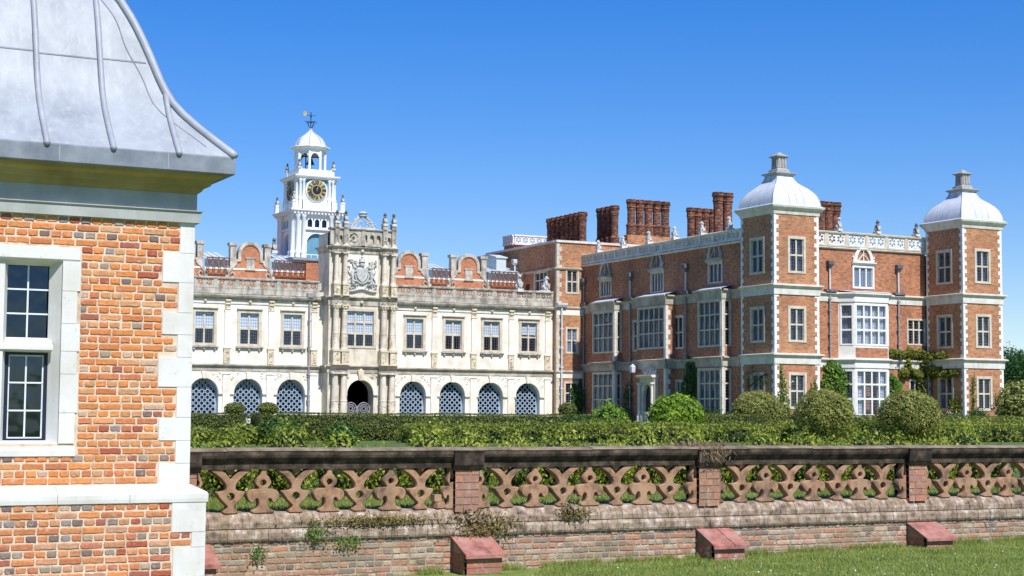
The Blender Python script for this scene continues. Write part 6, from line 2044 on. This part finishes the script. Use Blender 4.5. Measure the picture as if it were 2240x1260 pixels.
# frieze and cornice
FR = [(0, 3.165), (0.05, 3.165), (0.055, 3.27), (0.075, 3.285), (0.02, 3.30), (0.02, 3.47), (0.06, 3.50), (0.075, 3.535), (0.13, 3.55), (0.145, 3.60), (0.22, 3.625), (0.24, 3.675), (0, 3.70)]
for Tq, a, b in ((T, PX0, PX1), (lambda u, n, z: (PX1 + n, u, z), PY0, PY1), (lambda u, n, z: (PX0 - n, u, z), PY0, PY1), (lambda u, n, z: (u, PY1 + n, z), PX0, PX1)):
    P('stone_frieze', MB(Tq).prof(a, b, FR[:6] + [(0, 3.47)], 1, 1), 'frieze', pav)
    P('stone_cornice', MB(Tq).prof(a, b, [(0, 3.472)] + [(p_[0], p_[1] + 0.002) for p_ in FR[5:]], 1, 1), 'ochre', pav)
# lead roof
RP = [(2.25, 3.845), (2.222, 3.88), (2.087, 4.015), (1.931, 4.181), (1.81, 4.32), (1.72, 4.45), (1.655, 4.58), (1.60, 4.72), (1.553, 4.86), (1.505, 5.0), (1.455, 5.14), (1.40, 5.28), (1.335, 5.43), (1.25, 5.60), (1.13, 5.78), (0.97, 5.97), (0.78, 6.13), (0.56, 6.28), (0.36, 6.42), (0.22, 6.6), (0.13, 6.85), (0.05, 7.1)]
rt = MB()
rt.sq(PXC, PYC, RP)
roof = P('lead_roof', rt, 'lead', pav)
autosmooth(roof, 40)
fa = MB()
fa.sq(PXC, PYC, [(2.16, 3.66), (2.252, 3.66), (2.262, 3.67), (2.262, 3.835), (2.25, 3.85), (2.16, 3.86)])
P('lead_fascia', fa, 'leadband', roof)
def roof_at(z):
    for (s0, z0_), (s1, z1_) in zip(RP[:-1], RP[1:]):
        if z0_ <= z <= z1_:
            return s0 + (s1 - s0) * (z - z0_) / (z1_ - z0_)
    return RP[-1][0]
for off in (-1.66, -1.0, -0.335, 0.325, 0.985, 1.66):
    pts = [(s_, z_) for s_, z_ in RP if s_ > abs(off) + 0.03]
    zt_ = None
    for z_ in split(3.9, 6.9, 120):
        if roof_at(z_) <= abs(off) + 0.02:
            zt_ = z_
            break
    pts.append((abs(off) + 0.02, zt_))
    for face in range(2):
        rl = MB()
        q = [((PXC + off, PYC - s_ - 0.015, z_ + 0.005) if face == 0 else (PXC + s_ + 0.015, PYC + off, z_ + 0.005)) for s_, z_ in pts]
        rl.tube(q, 0.031, 8)
        rl.ball(q[0], 0.036, 8, 6)
        P('lead_roll', rl, 'leadroll', roof, True)
for sx in (-1, 1):
    for sy in (-1, 1):
        rl = MB()
        rl.tube([(PXC + sx * (s_ + 0.008), PYC + sy * (s_ + 0.008), z_ + 0.008) for s_, z_ in RP], 0.045, 8)
        P('hip_roll', rl, 'leadroll', roof, True)
# overlapping sheet joints: thin raised laps across the bays and along the hips
bays = [-2.2, -1.66, -1.0, -0.335, 0.325, 0.985, 1.66]
lapz = [4.86, 4.90, 4.915, 4.90, 4.885, 4.87]
lp_ = MB()
for i in range(5):
    a, b = bays[i + 1], bays[i + 2] if i + 2 < len(bays) else 1.66
    z_ = 4.90 + 0.01 * ((i * 7) % 3)
    s_ = roof_at(z_)
    a, b = max(a, -s_), min(b, s_ - 0.06)
    if b > a:
        s2 = roof_at(z_ - 0.012)
        lp_.add([(PXC + a, PYC - s_ - 0.001, z_ + 0.004), (PXC + b, PYC - s_ - 0.001, z_ + 0.004), (PXC + b, PYC - s2 - 0.006, z_ - 0.012), (PXC + a, PYC - s2 - 0.006, z_ - 0.012)], [(0, 1, 2, 3)])
        lp_.add([(PXC + a, PYC - s2 - 0.006, z_ - 0.012), (PXC + b, PYC - s2 - 0.006, z_ - 0.012), (PXC + b, PYC - s2 + 0.01, z_ - 0.014), (PXC + a, PYC - s2 + 0.01, z_ - 0.014)], [(0, 1, 2, 3)])
hp = [(s_ - 0.20 - 0.02 * math.sin(z_ * 9), s_, z_) for z_ in split(3.95, 5.9, 60) for s_ in (roof_at(z_),)]
for p, q in zip(hp[:-1], hp[1:]):
    lp_.add([(PXC + p[0], PYC - p[1] - 0.006, p[2]), (PXC + q[0], PYC - q[1] - 0.006, q[2]), (PXC + q[0] + 0.012, PYC - q[1] - 0.004, q[2]), (PXC + p[0] + 0.012, PYC - p[1] - 0.004, p[2])], [(0, 1, 2, 3)])
P('sheet_lap', lp_, 'leadband', roof)
vn = MB()
for xx in (PXC - 0.7, PXC + 0.45, PXC + 1.55):
    vn.box(xx - 0.005, xx + 0.005, PYC - 2.266, PYC - 2.262, 3.675, 3.83)
P('fascia_joint', vn, 'leadroll', roof)

# ------------------------------------------------------------------ garden wall with pierced balustrade
GY = 18.2
gw = root('garden_balustrade_wall', (11, GY, -0.8), 'old brick garden wall with terracotta pierced balustrade and dark stone rail', 'wall')
T = SF(GY)
GX0, GX1 = 4.6, 22.6
PIERS = [5.1, 8.66, 12.22, 15.78, 19.34]
P('mortar_bed', MB(T).box(GX0, GX1, -0.36, 0, -0.95, -0.15), 'gmortar', gw)
def g_colour(head, u, z):
    t = random.random()
    if t < 0.30:
        c = random.choice([(0.26, 0.21, 0.17), (0.34, 0.28, 0.22), (0.21, 0.17, 0.145)])
    elif t < 0.5:
        c = random.choice([(0.46, 0.34, 0.23), (0.50, 0.39, 0.29)])
    else:
        c = random.choice([(0.44, 0.22, 0.14), (0.48, 0.25, 0.16), (0.40, 0.22, 0.155), (0.46, 0.29, 0.20)])
    k = random.uniform(0.85, 1.15)
    return tuple(x * k for x in c)
gb_ = bond(GX0, 19.0, -0.93, -0.30, 0.0715, [], True)
lay(gw, gb_, GY, 'gbrick1', 'gbrickN', g_colour, 300, lambda b: (0 if (5.4 < b[0] < 17.6 and b[3] > -0.80) else 1, b[0] * 0.5 - (b[1] - b[0]) * 10), 0.05, 0.007)
# two weathered courses of bricks on edge: square one below, rounded one above
for (za, zb, n0_, n1_, rnd) in ((-0.30, -0.15, -0.35, 0.035, False), (-0.15, 0.03, -0.34, 0.02, True)):
    segs = []
    u = GX0
    rest = MB(T)
    cnt = 0
    while u < 19.2:
        L = 0.078 + random.uniform(-0.006, 0.008)
        e = random.uniform(-0.006, 0.006)
        if rnd:
            pr = [(n0_, za + 0.002), (n1_ + e, za + 0.002), (n1_ + 0.004 + e, za + 0.06), (n1_ - 0.03 + e, za + 0.12), (n1_ - 0.08, zb - 0.012), (n1_ - 0.16, zb), (n0_, zb)]
        else:
            pr = [(n0_, za + 0.002), (n1_ + e, za + 0.004), (n1_ + 0.012 + e, za + 0.03), (n1_ + 0.012 + e, zb - 0.05), (n1_ - 0.015, zb - 0.012), (n1_ - 0.08, zb), (n0_, zb)]
        if 5.4 < u < 17.7 and cnt < 150:
            P('edge_brick', MB(T).prof(u + 0.0015, u + L - 0.0015, pr), 'coping', gw)
            cnt += 1
        else:
            rest.prof(u + 0.0015, u + L - 0.0015, pr)
        u += L
    P('remaining_edge_bricks', rest, 'coping', gw, kind='stuff')
# rail in stones
rcuts = [4.6, 5.6, 6.9, 8.1, 9.2, 10.4, 11.2, 11.75, 12.8, 13.9, 15.2, 16.2, 17.3, 18.6, 20.0, 21.3, 22.6]
for a, b in zip(rcuts[:-1], rcuts[1:]):
    dz = random.uniform(-0.004, 0.004)
    RPF = [(-0.33, 0.525 + dz), (-0.02, 0.525 + dz), (-0.015, 0.60 + dz), (0.01, 0.625 + dz), (0.05, 0.66 + dz), (0.062, 0.69 + dz), (0.062, 0.735 + dz), (-0.33, 0.738 + dz)]
    s_ = P('rail_stone', MB(T).prof(a + 0.002, b - 0.002, RPF), 'rail', gw)
    P('rail_top', MB(T).prof(a + 0.002, b - 0.002, [(-0.35, 0.7385 + dz), (0.07, 0.7385 + dz), (0.065, 0.755 + dz), (-0.02, 0.772 + dz), (-0.3, 0.772 + dz)]), 'railtop', s_)
# piers of brick
for px in PIERS:
    pr = P('pier', MB(T).box(px - 0.16, px + 0.16, -0.30, 0.02, 0.03, 0.525), 'gmortar', gw)
    pc = MB(T)
    pc.prof(px - 0.2, px + 0.2, [(0.02, 0.49), (0.05, 0.50), (0.09, 0.56), (0.10, 0.70), (0.115, 0.735), (0.02, 0.738)])
    P('pier_cap', pc, 'rail', pr)
    for r_ in range(6):
        z_ = -0.055 + r_ * 0.0905 if False else -0.02 + r_ * 0.0905
        k = 2 if r_ % 2 else 3
        us_ = [px - 0.165 + 0.33 * q / k for q in range(k + 1)]
        if k == 3:
            us_ = [px - 0.165, px - 0.05, px + 0.165]
        else:
            us_ = [px - 0.165, px + 0.06, px + 0.165]
        for a, b in zip(us_[:-1], us_[1:]):
            o = P('brick', MB(T).box(a + 0.005, b - 0.005, -0.28, 0.028 + random.uniform(-0.003, 0.003), z_ + 0.006, z_ + 0.085), 'gbrick1', pr)
            c = random.choice([(0.40, 0.20, 0.13), (0.46, 0.22, 0.14), (0.36, 0.20, 0.15)])
            o.color = (*c, 1)
# balusters
def mirror(h):
    return h + [(-a, b) for a, b in reversed(h) if a > 1e-6]
HA = [(0.0, 0.0), (0.085, 0.0), (0.09, 0.018), (0.042, 0.055), (0.045, 0.085), (0.095, 0.125), (0.15, 0.175), (0.186, 0.222), (0.175, 0.238), (0.105, 0.243), (0.064, 0.262), (0.058, 0.30), (0.075, 0.34), (0.13, 0.395), (0.195, 0.44), (0.26, 0.472), (0.272, 0.495), (0.185, 0.495), (0.115, 0.465), (0.05, 0.415), (0.0, 0.368)]
HB = [(0.0, 0.0), (0.138, 0.0), (0.142, 0.02), (0.085, 0.036), (0.056, 0.075), (0.052, 0.115), (0.068, 0.158), (0.098, 0.168), (0.125, 0.152), (0.14, 0.125), (0.168, 0.122), (0.208, 0.155), (0.22, 0.205), (0.188, 0.245), (0.12, 0.262), (0.06, 0.266), (0.056, 0.285), (0.098, 0.325), (0.102, 0.355), (0.068, 0.405), (0.03, 0.44), (0.026, 0.495), (0.0, 0.495)]
def poly(h):
    L = [(a, b) for a, b in h]
    return smooth_loop(L + [(-a, b) for a, b in reversed(L[1:-1])] if L[-1][0] == 0 else mirror(L), 2)
def bal_mesh(h, hz, hr, nm):
    me = outline([[(a * 0.84, b) for a, b in poly(h)], circle(0, hz, hr * 0.95, 14)], 0.055, 0.008)
    co = np.empty(len(me.vertices) * 3)
    me.vertices.foreach_get('co', co)
    co = co.reshape(-1, 3)
    me.vertices.foreach_set('co', np.stack([co[:, 0], co[:, 2], co[:, 1]], 1).ravel())
    me.materials.append(M['terra'])
    me.name = nm
    me.update()
    return me
MA, MBb = bal_mesh(HA, 0.182, 0.056, 'scroll_baluster'), bal_mesh(HB, 0.340, 0.046, 'fleur_baluster')
for pa, pb in zip(PIERS[:-1], PIERS[1:]):
    a0, b0 = pa + 0.18, pb - 0.18
    st_ = (b0 - a0) / 8
    for k in range(9):
        u = a0 + st_ * k
        fl_ = k % 2 == 0
        if k == 0:
            u += 0.02
        o = bpy.data.objects.new('fleur_baluster' if fl_ else 'scroll_baluster', MBb if fl_ else MA)
        COL.objects.link(o)
        o.parent = gw
        o.matrix_parent_inverse = Matrix.Translation(-gw.location)
        o.location = (u + random.uniform(-0.008, 0.008), GY + 0.10, 0.029)
        o.scale = (random.uniform(0.97, 1.03) * (0.6 if k in (0, 8) else 1), 1, 1)
        o.rotation_euler = (0, random.uniform(-0.015, 0.015), random.uniform(-0.03, 0.03))
    for k in range(4):                      # small drop between the arms under the rail
        u = a0 + st_ * (2 * k + 1)
        P('rail_drop', MB(T).ext([[(u - 0.06, 0.526), (u + 0.06, 0.526), (u + 0.03, 0.49), (u, 0.478), (u - 0.03, 0.49)]], -0.17, -0.06), 'terra', gw)
# two broken pieces of brick resting on the wall beside the pier
for (x, y, z, w, rz) in ((8.33, GY + 0.1, 0.03, 0.13, 0.4), (8.98, GY + 0.1, 0.03, 0.1, -0.5), (8.30, GY + 0.1, 0.115, 0.1, 0.1)):
    o = P('broken_brick', MB().box(-w / 2, w / 2, -0.05, 0.05, 0, 0.08), 'terra')
    o.location = (x, y, z + 0.002)
    o.rotation_euler.z = rz
    tag(o, {8.33: 'lower loose brick lying left of the first visible pier', 8.98: 'broken brick lying right of the first visible pier', 8.30: 'upper loose brick resting on another left of the pier'}[x], 'brick')
# buttresses with sloping tile caps
for px in PIERS[:-1]:
    uo = px + 0.06
    zg = lawn_z(uo, 17.8) - 0.05
    bt = P('buttress', MB(T).box(uo - 0.235, uo + 0.235, 0.0, 0.40, zg, -0.50).prof(uo - 0.235, uo + 0.235, [(0.0, -0.50), (0.40, -0.50), (0.0, -0.33)]), 'gmortar', gw)
    nr = int((-0.51 - zg) / 0.078)
    for r_ in range(nr):
        zt = -0.512 - r_ * 0.078
        cu_ = [uo - 0.24, uo - 0.02, uo + 0.24] if r_ % 2 else [uo - 0.24, uo - 0.13, uo + 0.09, uo + 0.24]
        for a, b in zip(cu_[:-1], cu_[1:]):
            o = P('brick', MB(T).box(a + 0.005, b - 0.005, 0.34, 0.406 + random.uniform(-0.002, 0.003), zt - 0.069, zt), 'gbrick1', bt)
            o.color = (*random.choice([(0.50, 0.17, 0.10), (0.46, 0.16, 0.11), (0.40, 0.18, 0.15)]), 1)
        for a, b in ((0.02, 0.2), (0.21, 0.335)):
            o = P('brick', MB(T).box(uo - 0.242, uo - 0.2, a, b, zt - 0.069, zt), 'gbrick1', bt)
            o.color = (0.40, 0.16, 0.10, 1)
    cp_ = P('tile_cap', MB(T).prof(uo - 0.24, uo + 0.24, [(0.02, -0.36), (0.44, -0.545), (0.44, -0.528), (0.02, -0.343)]), 'gmortar', bt)
    tb = [uo - 0.272, uo + random.uniform(-0.03, 0.08), uo + 0.272]
    for a, b in zip(tb[:-1], tb[1:]):
        e, q = random.uniform(-0.006, 0.006), random.uniform(-0.008, 0.008)
        _tile = MB(T)
        _tile.add([(a + 0.0015, 0.455 + q, -0.53 + e), (b - 0.0015, 0.455 + q, -0.53 + e * 0.4), (b - 0.0015, 0.455 + q, -0.506 + e * 0.4), (a + 0.0015, 0.455 + q, -0.506 + e), (a + 0.003, 0.02, -0.342 + e), (b - 0.003, 0.02, -0.342), (b - 0.003, 0.02, -0.312), (a + 0.003, 0.02, -0.312 + e)],
                [(0, 1, 2, 3), (3, 2, 6, 7), (7, 6, 5, 4), (0, 4, 5, 1), (0, 3, 7, 4), (1, 5, 6, 2)])
        P('tile', _tile, 'tile', cp_)
    P('tile_drip', MB(T).box(uo - 0.275, uo + 0.275, 0.43, 0.46, -0.548, -0.522), 'tile', cp_)

# plants rooted in the wall
def wallplant(x, z, rx, rz, n, mat, label, y=GY - 0.04, size=0.035, up=0.8):
    p = np.stack([rng.normal(x, rx * 0.5, n), y - np.abs(rng.normal(0, 0.03, n)), z + rng.normal(0, rz * 0.5, n)], 1)
    plant('wall_plant', leaf_mesh('wall_plant', p, np.tile([0, -1.0, 0.6], (n, 1)), size, mat, 0.5, 0.9, None, up), label, 'plant', 'plants growing in the old wall')
wallplant(7.4, -0.08, 0.8, 0.06, 900, 'moss', 'yellow-brown stonecrop mat along the coping left of the first pier')
wallplant(8.95, -0.20, 0.42, 0.14, 900, 'moss', 'tufted stonecrop hanging above the first tile-capped buttress')
wallplant(8.8, -0.08, 0.3, 0.1, 160, 'dry', 'dry brown stems among the stonecrop by the first pier', size=0.06)
wallplant(10.15, -0.06, 0.22, 0.1, 420, 'moss', 'stonecrop tuft with dry stems on the coping of the second bay')
wallplant(10.1, 0.0, 0.16, 0.1, 90, 'dry', 'thin dry stems above the stonecrop of the second bay', size=0.06, up=2)
wallplant(6.7, -0.22, 0.16, 0.1, 160, 'vine', 'small green weed hanging on the wall near the pavilion')
wallplant(6.0, -0.42, 0.1, 0.1, 90, 'vine', 'tiny weed low on the wall near the pavilion')
wallplant(7.1, -0.32, 0.2, 0.08, 140, 'vine', 'thin green weed between wall courses left of the first buttress')
p = np.stack([rng.normal(12.15, 0.24, 420), GY + 0.1 + rng.normal(0, 0.08, 420), 0.76 + np.abs(rng.normal(0, 0.035, 420))], 1)
plant('dry_grass_tuft', leaf_mesh('dry_grass_tuft', p, np.tile([0, -1.0, 0.2], (420, 1)), 0.08, 'dry', 0.14, 0.9, None, 2.0), 'dry brown grass tuft on top of the rail above the middle pier', 'plant')
p = np.stack([rng.normal(12.27, 0.12, 200), GY - 0.1 + rng.normal(0, 0.02, 200), 0.67 + rng.normal(0, 0.05, 200)], 1)
plant('dry_grass_tuft', leaf_mesh('dry_grass_tuft', p, np.tile([0, -1.0, 0.2], (200, 1)), 0.09, 'dry', 0.14, 0.9, None, 2.0), 'dry grass hanging over the face of the middle pier cap', 'plant')

# ------------------------------------------------------------------ grass
def grass(name, x0, x1, y0, y1, n, hgt, zf, label, mask=None):
    x, y = rng.uniform(x0, x1, n), rng.uniform(y0, y1, n)
    if mask is not None:
        ok = mask(x, y)
        x, y = x[ok], y[ok]
    n = len(x)
    z = np.array([zf(a, b) for a, b in zip(x, y)])
    a = rng.uniform(0, 6.28, n)
    h = hgt * rng.uniform(0.5, 1.4, n) * (1 + 0.35 * np.sin(x * 3.1) * np.cos(y * 2.7))
    w = 0.0045 + 0.003 * rng.random(n)
    lean = rng.normal(0, 0.45, (n, 2)) * h[:, None]
    V = np.empty((n, 3, 3))
    V[:, 0] = np.stack([x - w * np.cos(a), y - w * np.sin(a), z - 0.004], 1)
    V[:, 1] = np.stack([x + w * np.cos(a), y + w * np.sin(a), z - 0.004], 1)
    V[:, 2] = np.stack([x + lean[:, 0], y + lean[:, 1], z + h], 1)
    me = bpy.data.meshes.new(name)
    me.vertices.add(n * 3)
    me.vertices.foreach_set('co', V.astype(np.float32).ravel())
    me.loops.add(n * 3)
    me.loops.foreach_set('vertex_index', np.arange(n * 3, dtype=np.int32))
    me.polygons.add(n)
    me.polygons.foreach_set('loop_start', np.arange(0, n * 3, 3, dtype=np.int32))
    me.polygons.foreach_set('loop_total', np.full(n, 3, np.int32))
    me.materials.append(M['blade'])
    me.update()
    o = bpy.data.objects.new(name, me)
    COL.objects.link(o)
    tag(o, label, 'grass')
    o['kind'] = 'stuff'
grass('lawn_grass', 6.5, 20.0, 12.5, 18.25, 230000, 0.038, lawn_z, 'short mown grass of the lower lawn in front of the wall', lambda x, y: x > 0.9 * y - 6.5)
grass('terrace_grass', 4.9, 22.0, 18.55, 21.6, 60000, 0.05, lambda a, b: 0.0, 'strip of grass between the balustrade and the box shrubs')
grass('wall_foot_grass', 8.0, 18.6, 18.02, 18.2, 9000, 0.085, lambda a, b: lawn_z(a, b), 'longer grass left along the foot of the garden wall', lambda x, y: np.sin(x * 5.1) + np.sin(x * 11.7) > -0.6)
n = 120
x, y = rng.uniform(9, 18, n), rng.uniform(13.5, 17.6, n)
p = np.stack([x, y, np.array([lawn_z(a, b) for a, b in zip(x, y)]) + 0.035], 1)
d = plant('daisies', leaf_mesh('daisies', p, np.tile([0, -0.3, 1.0], (n, 1)), 0.022, 'daisy', 0.9, 0.3), 'scattered white daisies in the lower lawn', 'flowers')
d['kind'] = 'stuff'
